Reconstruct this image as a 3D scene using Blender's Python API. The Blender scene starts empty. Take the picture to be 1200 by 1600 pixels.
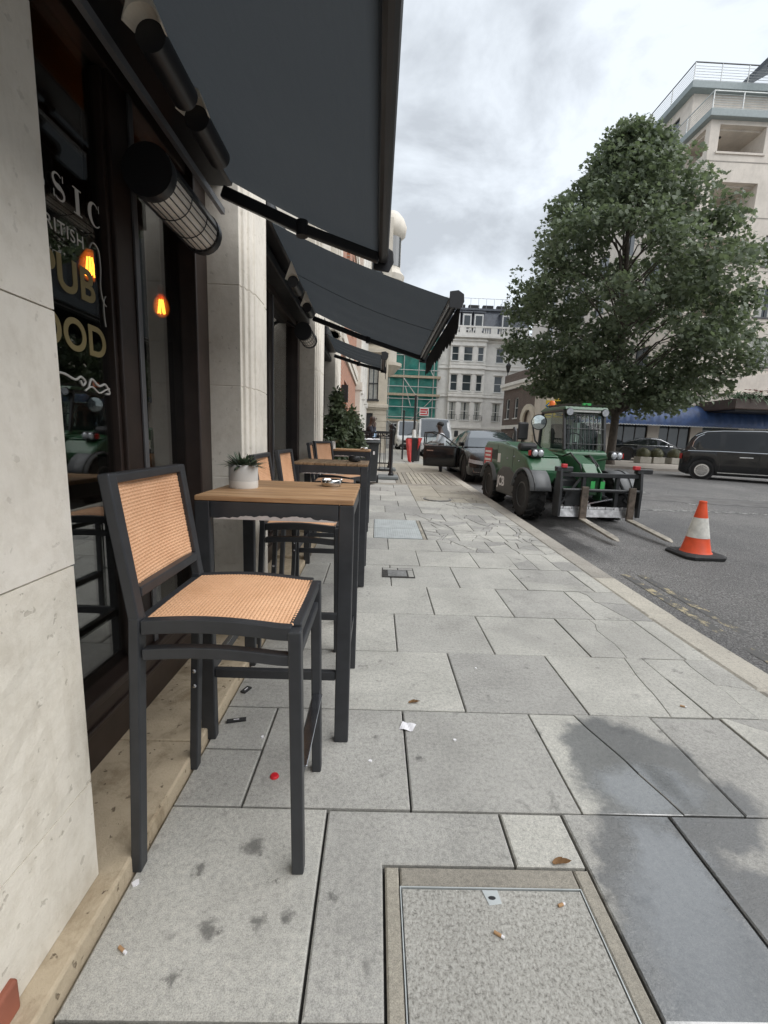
import bpy, bmesh, math, random
import numpy as np
from mathutils import Vector, Matrix
R = math.radians
S = bpy.context.scene
C = S.collection

# ------------------------------------------------------------------ camera
def camera_axes(yaw, pitch, roll):
    cy, sy, cp, sp, cr, sr = math.cos(yaw), math.sin(yaw), math.cos(pitch), math.sin(pitch), math.cos(roll), math.sin(roll)
    f = Vector((sy*cp, cy*cp, -sp)); r = Vector((cy, -sy, 0)); d = f.cross(r)
    return cr*r + sr*d, -sr*r + cr*d, f
cd = bpy.data.cameras.new('camera'); cam = bpy.data.objects.new('camera', cd); C.objects.link(cam)
r_, d_, f_ = camera_axes(0.02124, 0.1647, -0.03855)
m = Matrix.Identity(4)
for i in range(3):
    m[i][0] = r_[i]; m[i][1] = -d_[i]; m[i][2] = -f_[i]
m.translation = (0, 0, 1.30)
cam.matrix_world = m
cd.sensor_fit = 'HORIZONTAL'; cd.sensor_width = 36; cd.lens = 683.36/1200*36
cd.clip_start = 0.02; cd.clip_end = 2000
S.camera = cam

# ------------------------------------------------------------------ world: overcast daylight
SUN_EL, SUN_AZ = R(42), R(108)          # azimuth measured from +Y towards +X
w = bpy.data.worlds.new('World'); S.world = w; w.use_nodes = True
nt = w.node_tree; nt.nodes.clear()
def wn(t, **k):
    n = nt.nodes.new(t)
    for a, b in k.items(): setattr(n, a, b)
    return n
sky = wn('ShaderNodeTexSky', sky_type='NISHITA', sun_disc=False, sun_elevation=SUN_EL, sun_rotation=SUN_AZ)
bg1 = wn('ShaderNodeBackground'); bg1.inputs[1].default_value = 0.06
nt.links.new(sky.outputs[0], bg1.inputs[0])
tc = wn('ShaderNodeTexCoord')
mp = wn('ShaderNodeMapping'); mp.inputs['Scale'].default_value = (1.3, 1.3, 2.3); mp.inputs['Location'].default_value = (0.35, 0.1, 0.2)
nt.links.new(tc.outputs['Generated'], mp.inputs['Vector'])
n1 = wn('ShaderNodeTexNoise'); n1.inputs['Scale'].default_value = 2.5; n1.inputs['Detail'].default_value = 7; n1.inputs['Roughness'].default_value = 0.58
n1.inputs['Distortion'].default_value = 0.35
nt.links.new(mp.outputs[0], n1.inputs['Vector'])
cr = wn('ShaderNodeValToRGB')
cr.color_ramp.elements[0].position = 0.40; cr.color_ramp.elements[0].color = (0.45, 0.482, 0.52, 1)
cr.color_ramp.elements[1].position = 0.61; cr.color_ramp.elements[1].color = (0.705, 0.755, 0.81, 1)
nt.links.new(n1.outputs['Fac'], cr.inputs[0])
bg2 = wn('ShaderNodeBackground'); bg2.inputs[1].default_value = 0.55
nt.links.new(cr.outputs[0], bg2.inputs[0])
mx = wn('ShaderNodeMixShader'); mx.inputs[0].default_value = 0.93
nt.links.new(bg1.outputs[0], mx.inputs[1]); nt.links.new(bg2.outputs[0], mx.inputs[2])
wo = wn('ShaderNodeOutputWorld'); nt.links.new(mx.outputs[0], wo.inputs[0])

sd = bpy.data.lights.new('sun', 'SUN'); so = bpy.data.objects.new('sun', sd); C.objects.link(so)
sd.energy = 1.5; sd.angle = R(75); sd.color = (1.0, 0.98, 0.96)
sv = Vector((math.sin(SUN_AZ)*math.cos(SUN_EL), math.cos(SUN_AZ)*math.cos(SUN_EL), math.sin(SUN_EL)))
so.rotation_euler = sv.to_track_quat('Z', 'Y').to_euler(); so.location = (0, 0, 60)

S.view_settings.view_transform = 'Standard'; S.view_settings.look = 'None'
S.view_settings.exposure = 1.36; S.view_settings.gamma = 1.0; S.view_settings.use_curve_mapping = False
S.cycles.max_bounces = 6; S.cycles.transparent_max_bounces = 16
try: S.cycles.use_denoising = True
except Exception: pass
rng = random.Random(7)

# ------------------------------------------------------------------ helpers
LOC = {}
def G(y):                                # the street climbs gently away from the camera
    if y < 3: return 0.0
    if y < 14: return 0.028*(y-3)
    return 0.308 + 0.018*(y-14)
def tag(o, label, cat=None, group=None, kind=None):
    if label: o['label'] = label
    if cat: o['category'] = cat
    if group: o['group'] = group
    if kind: o['kind'] = kind
    return o
def thing(name, label, cat, loc=(0, 0, 0), rz=0, group=None):
    o = bpy.data.objects.new(name, None); C.objects.link(o); o.empty_display_size = 0.1
    o.location = loc; o.rotation_euler = (0, 0, rz); LOC[o.name] = Vector(loc)
    return tag(o, label, cat, group)
def struct(o): o['kind'] = 'structure'; return o

class MB:
    def __init__(s): s.v = []; s.f = []
    def add(s, vs, fs):
        n = len(s.v); s.v += [tuple(p) for p in vs]; s.f += [tuple(i+n for i in f) for f in fs]; return s
    def box(s, x0, x1, y0, y1, z0, z1):
        if x0 > x1: x0, x1 = x1, x0
        if y0 > y1: y0, y1 = y1, y0
        if z0 > z1: z0, z1 = z1, z0
        return s.add([(x0,y0,z0),(x1,y0,z0),(x1,y1,z0),(x0,y1,z0),(x0,y0,z1),(x1,y0,z1),(x1,y1,z1),(x0,y1,z1)],
                     [(0,3,2,1),(4,5,6,7),(0,1,5,4),(1,2,6,5),(2,3,7,6),(3,0,4,7)])
    def bar(s, p, q, w, h, up=(0,0,1), w2=None, h2=None):
        p, q = Vector(p), Vector(q); d = (q-p).normalized(); u = Vector(up)
        if abs(d.dot(u)) > 0.98: u = Vector((0,1,0))
        a = d.cross(u).normalized(); b = a.cross(d)
        w2 = w if w2 is None else w2; h2 = h if h2 is None else h2
        vs = []
        for c, ww, hh in ((p, w, h), (q, w2, h2)):
            vs += [c-a*ww/2-b*hh/2, c+a*ww/2-b*hh/2, c+a*ww/2+b*hh/2, c-a*ww/2+b*hh/2]
        return s.add(vs, [(0,1,2,3),(7,6,5,4),(4,5,1,0),(5,6,2,1),(6,7,3,2),(7,4,0,3)])
    def path(s, pts, r, n=8, cap=True):
        pts = [Vector(p) for p in pts]; k = len(pts)
        rr = r if isinstance(r, (list, tuple)) else [r]*k
        t0 = (pts[1]-pts[0]).normalized(); u = Vector((0,0,1))
        if abs(t0.dot(u)) > 0.95: u = Vector((1,0,0))
        a = t0.cross(u).normalized(); vs = []
        for i, p in enumerate(pts):
            t = ((pts[min(i+1,k-1)]-pts[max(i-1,0)])).normalized()
            a = (a - t*a.dot(t)).normalized(); b = t.cross(a)
            for j in range(n):
                g = 2*math.pi*j/n; vs.append(p+(a*math.cos(g)+b*math.sin(g))*rr[i])
        fs = [(i*n+j, i*n+(j+1)%n, (i+1)*n+(j+1)%n, (i+1)*n+j) for i in range(k-1) for j in range(n)]
        if cap: fs += [tuple(range(n))[::-1], tuple(range((k-1)*n, k*n))]
        return s.add(vs, fs)
    def tube(s, p, q, r, r2=None, n=14): return s.path([p, q], [r, r if r2 is None else r2], n)
    def lathe(s, prof, c=(0,0,0), n=24, axis=(0,0,1)):
        ax = Vector(axis).normalized(); u = Vector((1,0,0)) if abs(ax.x) < .9 else Vector((0,1,0))
        a = ax.cross(u).normalized(); b = ax.cross(a); c = Vector(c); vs = []
        for (r, z) in prof:
            for j in range(n):
                g = 2*math.pi*j/n; vs.append(c+ax*z+(a*math.cos(g)+b*math.sin(g))*r)
        k = len(prof)
        fs = [(i*n+j, i*n+(j+1)%n, (i+1)*n+(j+1)%n, (i+1)*n+j) for i in range(k-1) for j in range(n)]
        if prof[0][0] > 1e-4: fs.append(tuple(range(n))[::-1])
        if prof[-1][0] > 1e-4: fs.append(tuple(range((k-1)*n, k*n)))
        return s.add(vs, fs)
    def prism(s, poly, axis, a, b):
        n = len(poly)
        def P(u, v, w):
            return {'x': (w,u,v), 'y': (u,w,v), 'z': (u,v,w)}[axis]
        return s.add([P(u,v,a) for u,v in poly]+[P(u,v,b) for u,v in poly],
                     [tuple(range(n))[::-1], tuple(range(n,2*n))]+[(i,(i+1)%n,n+(i+1)%n,n+i) for i in range(n)])
    def grid(s, fn, nu, nv):
        return s.add([fn(i/nu, j/nv) for i in range(nu+1) for j in range(nv+1)],
                     [(i*(nv+1)+j, (i+1)*(nv+1)+j, (i+1)*(nv+1)+j+1, i*(nv+1)+j+1) for i in range(nu) for j in range(nv)])
    def sphere(s, c, r, nu=16, nv=10):
        rx, ry, rz = r if isinstance(r, (tuple, list)) else (r, r, r)
        prof = [(math.sin(math.pi*i/nv), -math.cos(math.pi*i/nv)) for i in range(nv+1)]
        prof[0] = (0.001, -1); prof[-1] = (0.001, 1)
        vs = []
        for (q, z) in prof:
            for j in range(nu):
                g = 2*math.pi*j/nu; vs.append((c[0]+rx*q*math.cos(g), c[1]+ry*q*math.sin(g), c[2]+rz*z))
        fs = [(i*nu+j, i*nu+(j+1)%nu, (i+1)*nu+(j+1)%nu, (i+1)*nu+j) for i in range(nv) for j in range(nu)]
        return s.add(vs, fs)
    def xf(s, M):
        s.v = [tuple(M @ Vector(p)) for p in s.v]; return s
    def mesh(s, name, mat, off=(0,0,0), smooth=False):
        me = bpy.data.meshes.new(name)
        me.from_pydata([(p[0]-off[0], p[1]-off[1], p[2]-off[2]) for p in s.v], [], s.f)
        bm = bmesh.new(); bm.from_mesh(me); bmesh.ops.recalc_face_normals(bm, faces=bm.faces)
        bm.to_mesh(me); bm.free()
        if mat: me.materials.append(mat)
        if smooth:
            me.polygons.foreach_set('use_smooth', [True]*len(me.polygons))
        return me
    def build(s, name, mat, parent=None, smooth=False, bevel=0, world=True, seg=2, weld=False):
        if parent is not None:
            root = parent
            while root.parent is not None: root = root.parent
            off = LOC.get(root.name, Vector((0,0,0))) if world else Vector((0,0,0))
        else:
            a = np.array(s.v); off = Vector(((a[:,0].min()+a[:,0].max())/2, (a[:,1].min()+a[:,1].max())/2, a[:,2].min()))
        me = s.mesh(name, mat, off, smooth)
        o = bpy.data.objects.new(name, me); C.objects.link(o)
        if parent is not None: o.parent = parent
        else: o.location = off; LOC[o.name] = Vector(off)
        if smooth:
            try: me.set_sharp_from_angle(angle=R(40))
            except Exception: pass
        if bevel:
            b = o.modifiers.new('bevel', 'BEVEL'); b.width = bevel; b.segments = seg; b.limit_method = 'ANGLE'; b.angle_limit = R(35)
        return o

def copy_tree(o, parent=None):
    kids = list(o.children)
    c = o.copy(); C.objects.link(c); c.parent = parent
    for ch in kids: copy_tree(ch, c)
    return c

# ------------------------------------------------------------------ materials
def lin(*c): return tuple((x/12.92 if x <= .04045 else ((x+.055)/1.055)**2.4) for x in [v/255 for v in c])
class MT:
    def __init__(s, name):
        s.m = bpy.data.materials.new(name); s.m.use_nodes = True; s.t = s.m.node_tree; s.t.nodes.clear()
        s.out = s.t.nodes.new('ShaderNodeOutputMaterial')
    def n(s, t, ins=None, **k):
        n = s.t.nodes.new(t)
        for a, b in k.items(): setattr(n, a, b)
        for a, b in (ins or {}).items():
            if hasattr(b, 'is_output') or isinstance(b, bpy.types.NodeSocket): s.t.links.new(b, n.inputs[a])
            else: n.inputs[a].default_value = b
        return n
    def math(s, op, a, b=0.0, c=None):
        d = {0: a, 1: b}
        if c is not None: d[2] = c
        return s.n('ShaderNodeMath', d, operation=op).outputs[0]
    def coord(s, world=False):
        if world: return s.n('ShaderNodeNewGeometry').outputs['Position']
        return s.n('ShaderNodeTexCoord').outputs['Object']
    def noise(s, vec, scale, detail=4, rough=.55, dist=0):
        return s.n('ShaderNodeTexNoise', {'Vector': vec, 'Scale': scale, 'Detail': detail, 'Roughness': rough, 'Distortion': dist}).outputs['Fac']
    def ramp(s, f, stops):
        r = s.n('ShaderNodeValToRGB', {0: f}); e = r.color_ramp.elements
        while len(e) < len(stops): e.new(0.5)
        for q, (p, c) in zip(e, stops):
            q.position = p; q.color = (*c, 1) if len(c) == 3 else c
        return r.outputs[0]
    def rampf(s, f, a, b): return s.n('ShaderNodeMapRange', {0: f, 1: a, 2: b, 3: 0.0, 4: 1.0}).outputs[0]
    def mix(s, f, a, b, mode='MIX'):
        n = s.n('ShaderNodeMix', data_type='RGBA', blend_type=mode)
        for sock, v in ((n.inputs[0], f), (n.inputs[6], a), (n.inputs[7], b)):
            if isinstance(v, bpy.types.NodeSocket): s.t.links.new(v, sock)
            else: sock.default_value = v if not isinstance(v, tuple) else (*v[:3], 1)
        return n.outputs[2]
    def bsdf(s, col, rough=.6, metal=0, normal=None, **k):
        b = s.n('ShaderNodeBsdfPrincipled')
        def st(name, v):
            if isinstance(v, bpy.types.NodeSocket): s.t.links.new(v, b.inputs[name])
            elif isinstance(v, tuple): b.inputs[name].default_value = (*v[:3], 1)
            else: b.inputs[name].default_value = v
        st('Base Color', col); st('Roughness', rough); st('Metallic', metal)
        if normal is not None: st('Normal', normal)
        for a, v in k.items(): st(a.replace('_', ' '), v)
        return b.outputs[0]
    def bump(s, h, strength=.3, dist=.01):
        return s.n('ShaderNodeBump', {'Height': h, 'Strength': strength, 'Distance': dist}).outputs[0]
    def done(s, shader): s.t.links.new(shader, s.out.inputs[0]); return s.m

def simple(name, col, rough=.6, metal=0, var=.12, scale=6, bump=0., bscale=60, bdist=.004, world=False, wear=None, **k):
    t = MT(name); v = t.coord(world)
    c = tuple(col)
    if var:
        f = t.noise(v, scale, 5)
        base = t.ramp(f, [(.3, tuple(x*(1-var) for x in c)), (.7, tuple(min(1, x*(1+var)) for x in c))])
    else: base = c
    if wear:                                     # chipped paint: pale specks
        f2 = t.noise(v, wear[1], 6, .7)
        base = t.mix(t.rampf(f2, wear[2], wear[2]+.02), base, wear[0])
    rf = rough
    if var:
        rf = t.math('MULTIPLY_ADD', t.noise(v, scale*2.3, 3), .25*rough, rough*.88)
    nm = t.bump(t.noise(v, bscale, 4), bump, bdist) if bump else None
    return t.done(t.bsdf(base, rf, metal, nm, **k))
M = {}
def glassmat(name, tint=(.9,.95,.95), ior=1.5, trans=.9, rough=.0):
    t = MT(name)
    fc = t.n('ShaderNodeLayerWeight', {'Blend': .5}).outputs['Facing']
    f0 = ((ior-1)/(ior+1))**2
    fr = t.math('MULTIPLY_ADD', t.math('POWER', fc, 5.0), 1-f0, f0)     # Schlick, the same from both sides
    gl = t.n('ShaderNodeBsdfGlossy', {'Roughness': rough, 'Color': (1,1,1,1)}).outputs[0]
    tr = t.n('ShaderNodeBsdfTransparent', {'Color': (*tint, 1)}).outputs[0]
    mx = t.n('ShaderNodeMixShader', {0: fr, 1: tr, 2: gl}).outputs[0]
    return t.done(mx)
def emit(name, col, s):
    t = MT(name); return t.done(t.n('ShaderNodeEmission', {0: (*col, 1), 1: s}).outputs[0])

# stone and paving -----------------------------------------------------------
def slab_material(name, base, wet=False, warm=0.0):
    t = MT(name); v = t.coord(True)
    rnd = t.n('ShaderNodeObjectInfo').outputs['Random']
    f1 = t.noise(v, 2.2, 6, .6); f2 = t.noise(v, 60, 5, .75); f3 = t.noise(v, 330, 3, .7); f4 = t.noise(v, 9, 5, .65, .6)
    b = tuple(base)
    col = t.ramp(f1, [(.28, tuple(x*.80 for x in b)), (.52, b), (.75, tuple(x*1.16 for x in b))])
    col = t.mix(.55, col, t.ramp(f2, [(.28, (.42,.42,.41)), (.5, (1,1,1)), (.75, (1.45,1.43,1.38))]), 'MULTIPLY')
    col = t.mix(.6, col, t.ramp(f3, [(.33, (.48,.48,.48)), (.5, (1,1,1)), (.68, (1.45,1.45,1.42))]), 'MULTIPLY')
    k = t.math('MULTIPLY_ADD', rnd, .36, .80)
    col = t.mix(1.0, col, t.n('ShaderNodeCombineColor', {0: k, 1: k, 2: t.math('MULTIPLY_ADD', rnd, .32, .80)}).outputs[0], 'MULTIPLY')
    # old gum, oil and drink stains
    st = t.rampf(f4, .58, .70); st2 = t.rampf(t.noise(v, 5.3, 3, .5), .50, .62)
    col = t.mix(t.math('MULTIPLY', t.math('MULTIPLY', st, st2), .75), col, tuple(x*.28 for x in b))
    vo = t.n('ShaderNodeTexVoronoi', {'Vector': v, 'Scale': 6.5, 'Randomness': 1.0})
    gum = t.rampf(vo.outputs['Distance'], .085, .055)
    gm = t.math('MULTIPLY', gum, t.rampf(t.n('ShaderNodeSeparateColor', {0: vo.outputs['Color']}).outputs[0], .62, .66))
    col = t.mix(t.math('MULTIPLY', gm, .42), col, tuple(x*.45 for x in b))
    vs = t.n('ShaderNodeTexVoronoi', {'Vector': v, 'Scale': 17.0, 'Randomness': 1.0})
    wf = t.math('MULTIPLY', t.rampf(vs.outputs['Distance'], .07, .03), t.rampf(t.n('ShaderNodeSeparateColor', {0: vs.outputs['Color']}).outputs[1], .80, .84))
    col = t.mix(t.math('MULTIPLY', wf, .5), col, (.62,.61,.58))
    rough = t.math('MULTIPLY_ADD', f2, .2, .68); spec = .4; coat = 0.0
    if wet:                                              # spilt drinks and oil near the stool
        dn = t.n('ShaderNodeTexNoise', {'Vector': v, 'Scale': 26.0, 'Detail': 5.0, 'Roughness': .7}).outputs['Color']
        do = t.n('ShaderNodeVectorMath', {0: t.n('ShaderNodeVectorMath', {0: dn, 1: (.5,.5,.5)}, operation='SUBTRACT').outputs[0], 'Scale': .09}, operation='SCALE').outputs[0]
        pv_ = t.n('ShaderNodeVectorMath', {0: v, 1: do}, operation='ADD').outputs[0]
        acc = None
        for (sx_, sy_, sr_) in ((-.353,1.211,.030), (-.33,1.195,.012), (-.399,.97,.022), (-.375,.955,.010), (-.282,.99,.020), (-.203,1.007,.018), (-.086,1.064,.014), (-.49,1.13,.016), (-.25,1.10,.011), (.22,1.62,.014), (.05,2.2,.012), (-.45,.86,.014)):
            dd = t.n('ShaderNodeVectorMath', {0: pv_, 1: (sx_, sy_, 0)}, operation='DISTANCE').outputs['Value']
            e = t.rampf(dd, sr_*1.5, sr_*.5); acc = e if acc is None else t.math('MAXIMUM', acc, e)
        col = t.mix(t.math('MULTIPLY', acc, .72), col, tuple(x*.16 for x in b))
        big = t.math('MULTIPLY', t.rampf(t.noise(v, 1.1, 6, .65, .8), .50, .72), .45)
        col = t.mix(big, col, tuple(x*.50 for x in b))
    h = t.math('ADD', t.math('MULTIPLY', f3, .5), t.math('MULTIPLY', f2, .8))
    if wet:
        nv = t.n('ShaderNodeTexNoise', {'Vector': v, 'Scale': 5.0, 'Detail': 7.0, 'Roughness': .68}).outputs['Color']
        off = t.n('ShaderNodeVectorMath', {0: nv, 1: (.5,.5,.5)}, operation='SUBTRACT').outputs[0]
        off = t.n('ShaderNodeVectorMath', {0: off, 'Scale': .30}, operation='SCALE').outputs[0]
        p = t.n('ShaderNodeVectorMath', {0: v, 1: off}, operation='ADD').outputs[0]
        def blob(cx, cy, rx, ry, ang, src):
            mp = t.n('ShaderNodeMapping', {'Vector': src, 'Location': (cx, cy, 0), 'Rotation': (0, 0, ang), 'Scale': (rx, ry, 1)}, vector_type='TEXTURE')
            sp = t.n('ShaderNodeSeparateXYZ', {0: mp.outputs[0]})
            return t.math('SQRT', t.math('ADD', t.math('POWER', sp.outputs[0], 2.0), t.math('POWER', sp.outputs[1], 2.0)))
        def union(blobs, src):
            d = None
            for q in blobs:
                e = blob(*q, src); d = e if d is None else t.math('MINIMUM', d, e)
            return d
        wetd = union([(1.12,1.62,.27,.29,.2), (1.16,1.42,.32,.20,0), (.96,1.12,.22,.32,-.25), (.95,.80,.30,.32,0), (1.08,.98,.20,.30,.3)], p)
        pool = union([(1.10,1.47,.20,.13,.15), (.93,.86,.18,.34,-.1), (1.0,1.16,.12,.18,.2)], p)
        wm = t.rampf(wetd, 1.12, .90); pm = t.rampf(pool, 1.25, .75)
        col = t.mix(t.math('MULTIPLY', wm, .92), col, t.mix(1.0, col, (.30,.315,.335), 'MULTIPLY'))
        rough = t.math('SUBTRACT', rough, t.math('MULTIPLY', wm, .38))
        rough = t.math('MAXIMUM', t.math('SUBTRACT', rough, t.math('MULTIPLY', pm, .34)), .09)
        h = t.math('MULTIPLY', h, t.math('SUBTRACT', 1.0, t.math('MULTIPLY', pm, .92)))
        spec = t.math('MULTIPLY_ADD', wm, .6, .4); coat = t.math('MULTIPLY', pm, .95)
    return t.done(t.bsdf(col, rough, 0, t.bump(h, .55, .004), Specular_IOR_Level=spec, Coat_Weight=coat, Coat_IOR=2.1, Coat_Roughness=.06))
M['slab'] = slab_material('paving_stone', (.395,.388,.368), True)
M['kerbstone'] = slab_material('granite_kerb', (.40,.375,.335))
M['patch'] = slab_material('concrete_patch', (.34,.315,.27))
def joint_mat():
    return simple('joint_mortar', (.045,.043,.04), .95, var=.4, scale=40, bump=.6, bscale=200, world=True)
M['joint'] = joint_mat()
def lid_mat():
    t = MT('exposed_aggregate_lid'); v = t.coord(True)
    vo = t.n('ShaderNodeTexVoronoi', {'Vector': v, 'Scale': 120.0}); f = t.noise(v, 95, 5, .8); f3 = t.noise(v, 3, 4)
    col = t.ramp(f, [(.34, (.17,.165,.15)), (.47, (.37,.36,.33)), (.62, (.50,.49,.46))])
    col = t.mix(.5, col, t.ramp(f3, [(.3, (.75,.75,.73)), (.7, (1.1,1.1,1.08))]), 'MULTIPLY')
    h = t.math('ADD', f, t.math('MULTIPLY', vo.outputs['Distance'], .4))
    return t.done(t.bsdf(col, .8, 0, t.bump(h, .8, .006)))
M['lid'] = lid_mat()
def asphalt_mat():
    t = MT('asphalt'); v = t.coord(True)
    f = t.noise(v, 62, 5, .82); f1 = t.noise(v, .5, 5, .6); vo = t.n('ShaderNodeTexVoronoi', {'Vector': v, 'Scale': 70.0})
    col = t.ramp(f, [(.32, (.055,.055,.055)), (.5, (.165,.163,.160)), (.68, (.42,.415,.405))])
    col = t.mix(.8, col, t.ramp(f1, [(.3, (.7,.7,.72)), (.7, (1.35,1.33,1.3))]), 'MULTIPLY')
    # oil and damp along the gutter under the machine
    sp = t.n('ShaderNodeSeparateXYZ', {0: v})
    wx = t.math('ADD', t.math('ABSOLUTE', t.math('SUBTRACT', sp.outputs[0], 2.62)), t.math('MULTIPLY', t.noise(v, 3, 4), .7))
    wy = t.math('ABSOLUTE', t.math('SUBTRACT', sp.outputs[1], 7.2))
    damp = t.math('MULTIPLY', t.rampf(wx, .75, .55), t.rampf(wy, 2.3, 1.6))
    col = t.mix(t.math('MULTIPLY', damp, .8), col, (.016,.016,.017))
    rough = t.math('SUBTRACT', .82, t.math('MULTIPLY', damp, .45))
    h = t.math('ADD', f, vo.outputs['Distance'])
    return t.done(t.bsdf(col, rough, 0, t.bump(h, 1.0, .016)))
M['asphalt'] = asphalt_mat()
def worn_paint(name, col, thr):
    t = MT(name); v = t.coord(True)
    f = t.math('ADD', t.math('MULTIPLY', t.noise(v, 9, 6, .75), .7), t.math('MULTIPLY', t.noise(v, 80, 4, .8), .3))
    a = t.rampf(f, thr, thr+.05)
    base = t.mix(a, (.085,.084,.082), col)
    return t.done(t.bsdf(base, .75, 0, t.bump(f, .4, .003)))
M['yellow_line'] = worn_paint('worn_yellow_paint', (.40,.34,.21), .525)
M['white_line'] = worn_paint('worn_white_paint', (.35,.35,.33), .50)
def limestone(name, base, dirty=1.0, bump=.35):
    t = MT(name); v = t.coord(True)
    f1 = t.noise(v, 1.6, 6, .6); f2 = t.noise(v, 22, 6, .7); f3 = t.noise(v, 140, 4, .7)
    b = tuple(base)
    col = t.ramp(f1, [(.28, tuple(x*.84 for x in b)), (.55, b), (.78, tuple(min(.9, x*1.08) for x in b))])
    col = t.mix(.5, col, t.ramp(f2, [(.3, (.80,.78,.74)), (.55, (1,1,1))]), 'MULTIPLY')
    # brown and grey grime in streaks
    mp = t.n('ShaderNodeMapping', {'Vector': v, 'Scale': (3.5, 3.5, 1.1)})
    g = t.noise(mp.outputs[0], 1.9, 7, .68, .5)
    gm = t.math('MULTIPLY', t.rampf(g, .50, .68), .6*dirty)
    col = t.mix(gm, col, (b[0]*.48, b[1]*.44, b[2]*.38))
    pit = t.rampf(t.noise(v, 34, 3, .5), .66, .70)
    col = t.mix(t.math('MULTIPLY', pit, .55*dirty), col, (b[0]*.25, b[1]*.22, b[2]*.18))
    h = t.math('SUBTRACT', t.math('ADD', t.math('MULTIPLY', f3, .35), t.math('MULTIPLY', f2, .9)), t.math('MULTIPLY', pit, .7*dirty))
    return t.done(t.bsdf(col, .82, 0, t.bump(h, bump, .006)))
M['limestone'] = limestone('limestone', (.79,.745,.665), .36); M['limestone_low'] = limestone('grimy_limestone', (.77,.72,.625), .60, .5)
M['plinth'] = limestone('worn_plinth_stone', (.53,.44,.315), 1.3, .8)
M['limestone_far'] = limestone('pale_limestone', (.66,.62,.55), .25, .1)
M['stucco'] = limestone('white_stucco', (.80,.785,.75), .15, .06)
M['cream'] = limestone('cream_ashlar', (.68,.62,.52), .25, .08)
M['portland'] = limestone('portland_stone_panels', (.66,.60,.53), .25, .08)
def brickmat(name, a, b, mortar, axis='y', scale=1.0):
    t = MT(name); v = t.coord(True)
    sp = t.n('ShaderNodeSeparateXYZ', {0: v})
    u = sp.outputs[1] if axis == 'y' else sp.outputs[0]
    vv = t.n('ShaderNodeCombineXYZ', {0: u, 1: sp.outputs[2], 2: 0.0}).outputs[0]
    br = t.n('ShaderNodeTexBrick', {'Vector': vv, 'Color1': (*a, 1), 'Color2': (*b, 1), 'Mortar': (*mortar, 1), 'Scale': 1.0/scale,
             'Mortar Size': .012, 'Brick Width': .225, 'Row Height': .075, 'Bias': 0.0})
    col = t.mix(.5, br.outputs['Color'], t.ramp(t.noise(v, 3, 5), [(.3, (.75,.75,.75)), (.7, (1.15,1.15,1.15))]), 'MULTIPLY')
    return t.done(t.bsdf(col, .85, 0, t.bump(br.outputs['Fac'], -.5, .01)))
M['red_brick'] = brickmat('orange_brick', (.44,.165,.085), (.33,.12,.065), (.36,.30,.25))
M['dark_brick'] = brickmat('dark_brick', (.13,.082,.07), (.095,.065,.058), (.2,.18,.16))
M['dark_brick_x'] = brickmat('dark_brick_front', (.13,.082,.07), (.095,.065,.058), (.2,.18,.16), 'x')

# ------------------------------------------------------------------ ground
def sheet(x0, x1, y0, y1, zoff, ny=24, nx=1, jag=None):
    mb = MB()
    def fn(u, v):
        x = x0+(x1-x0)*u; y = y0+(y1-y0)*v
        return (x, y, G(y)+zoff)
    return mb.grid(fn, nx, ny)
KX0, KX1 = 2.17, 2.41
o = sheet(-48, 90, -46, 125, -.13, 120, 2).build('ground', M['asphalt']); struct(o)
o = sheet(2.38, 60, -6, 130, -.10, 140, 6).build('road', M['asphalt']); struct(o)
pavement = thing('pavement', 'grey stone slab pavement running beside the pub', 'pavement', (0, 0, 0)); struct(pavement)
del pavement['category']
sheet(-1.2, KX1-.02, -1.2, 34, -.022, 60).build('bedding', M['joint'], pavement)

def area(p): return 0.5*sum(p[i][0]*p[(i+1)%len(p)][1]-p[(i+1)%len(p)][0]*p[i][1] for i in range(len(p)))
def inset(poly, d):
    n = len(poly); out = []
    for i in range(n):
        a, b, c = Vector(poly[i-1]), Vector(poly[i]), Vector(poly[(i+1)%n])
        e1 = (b-a); e2 = (c-b)
        if e1.length < 1e-6 or e2.length < 1e-6: out.append(tuple(b)); continue
        n1 = Vector((-e1.y, e1.x)).normalized(); n2 = Vector((-e2.y, e2.x)).normalized()
        k = n1+n2
        if k.length < .3: k = n1
        k = k.normalized(); q = max(.45, k.dot(n1)); out.append(tuple(b+k*(d/q)))
    return out
def slab(poly, mat, gap=.0045, name='slab', parent=None, zoff=None, th=.03, cham=.005, tilt=.0035, rr=None):
    rr = rr or rng
    if area(poly) < 0: poly = poly[::-1]
    p0 = inset(poly, gap)
    if area(p0) < 1e-4: return None
    p1 = inset(p0, cham)
    cx = sum(p[0] for p in p0)/len(p0); cy = sum(p[1] for p in p0)/len(p0)
    dz = rr.uniform(-.0022, .0022) if zoff is None else zoff; tx, ty = rr.uniform(-tilt, tilt), rr.uniform(-tilt, tilt)
    def z(p, d): return G(p[1])+dz+(p[0]-cx)*tx+(p[1]-cy)*ty+d
    n = len(p0); mb = MB()
    vs = [(*p, z(p, -th)) for p in p0]+[(*p, z(p, -cham*.8)) for p in p0]+[(*p, z(p, 0)) for p in p1]
    fs = [(i, (i+1)%n, n+(i+1)%n, n+i) for i in range(n)]+[(n+i, n+(i+1)%n, 2*n+(i+1)%n, 2*n+i) for i in range(n)]+[tuple(range(2*n, 3*n))]
    mb.add(vs, fs)
    return mb.build(name, mat, parent or pavement)
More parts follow.
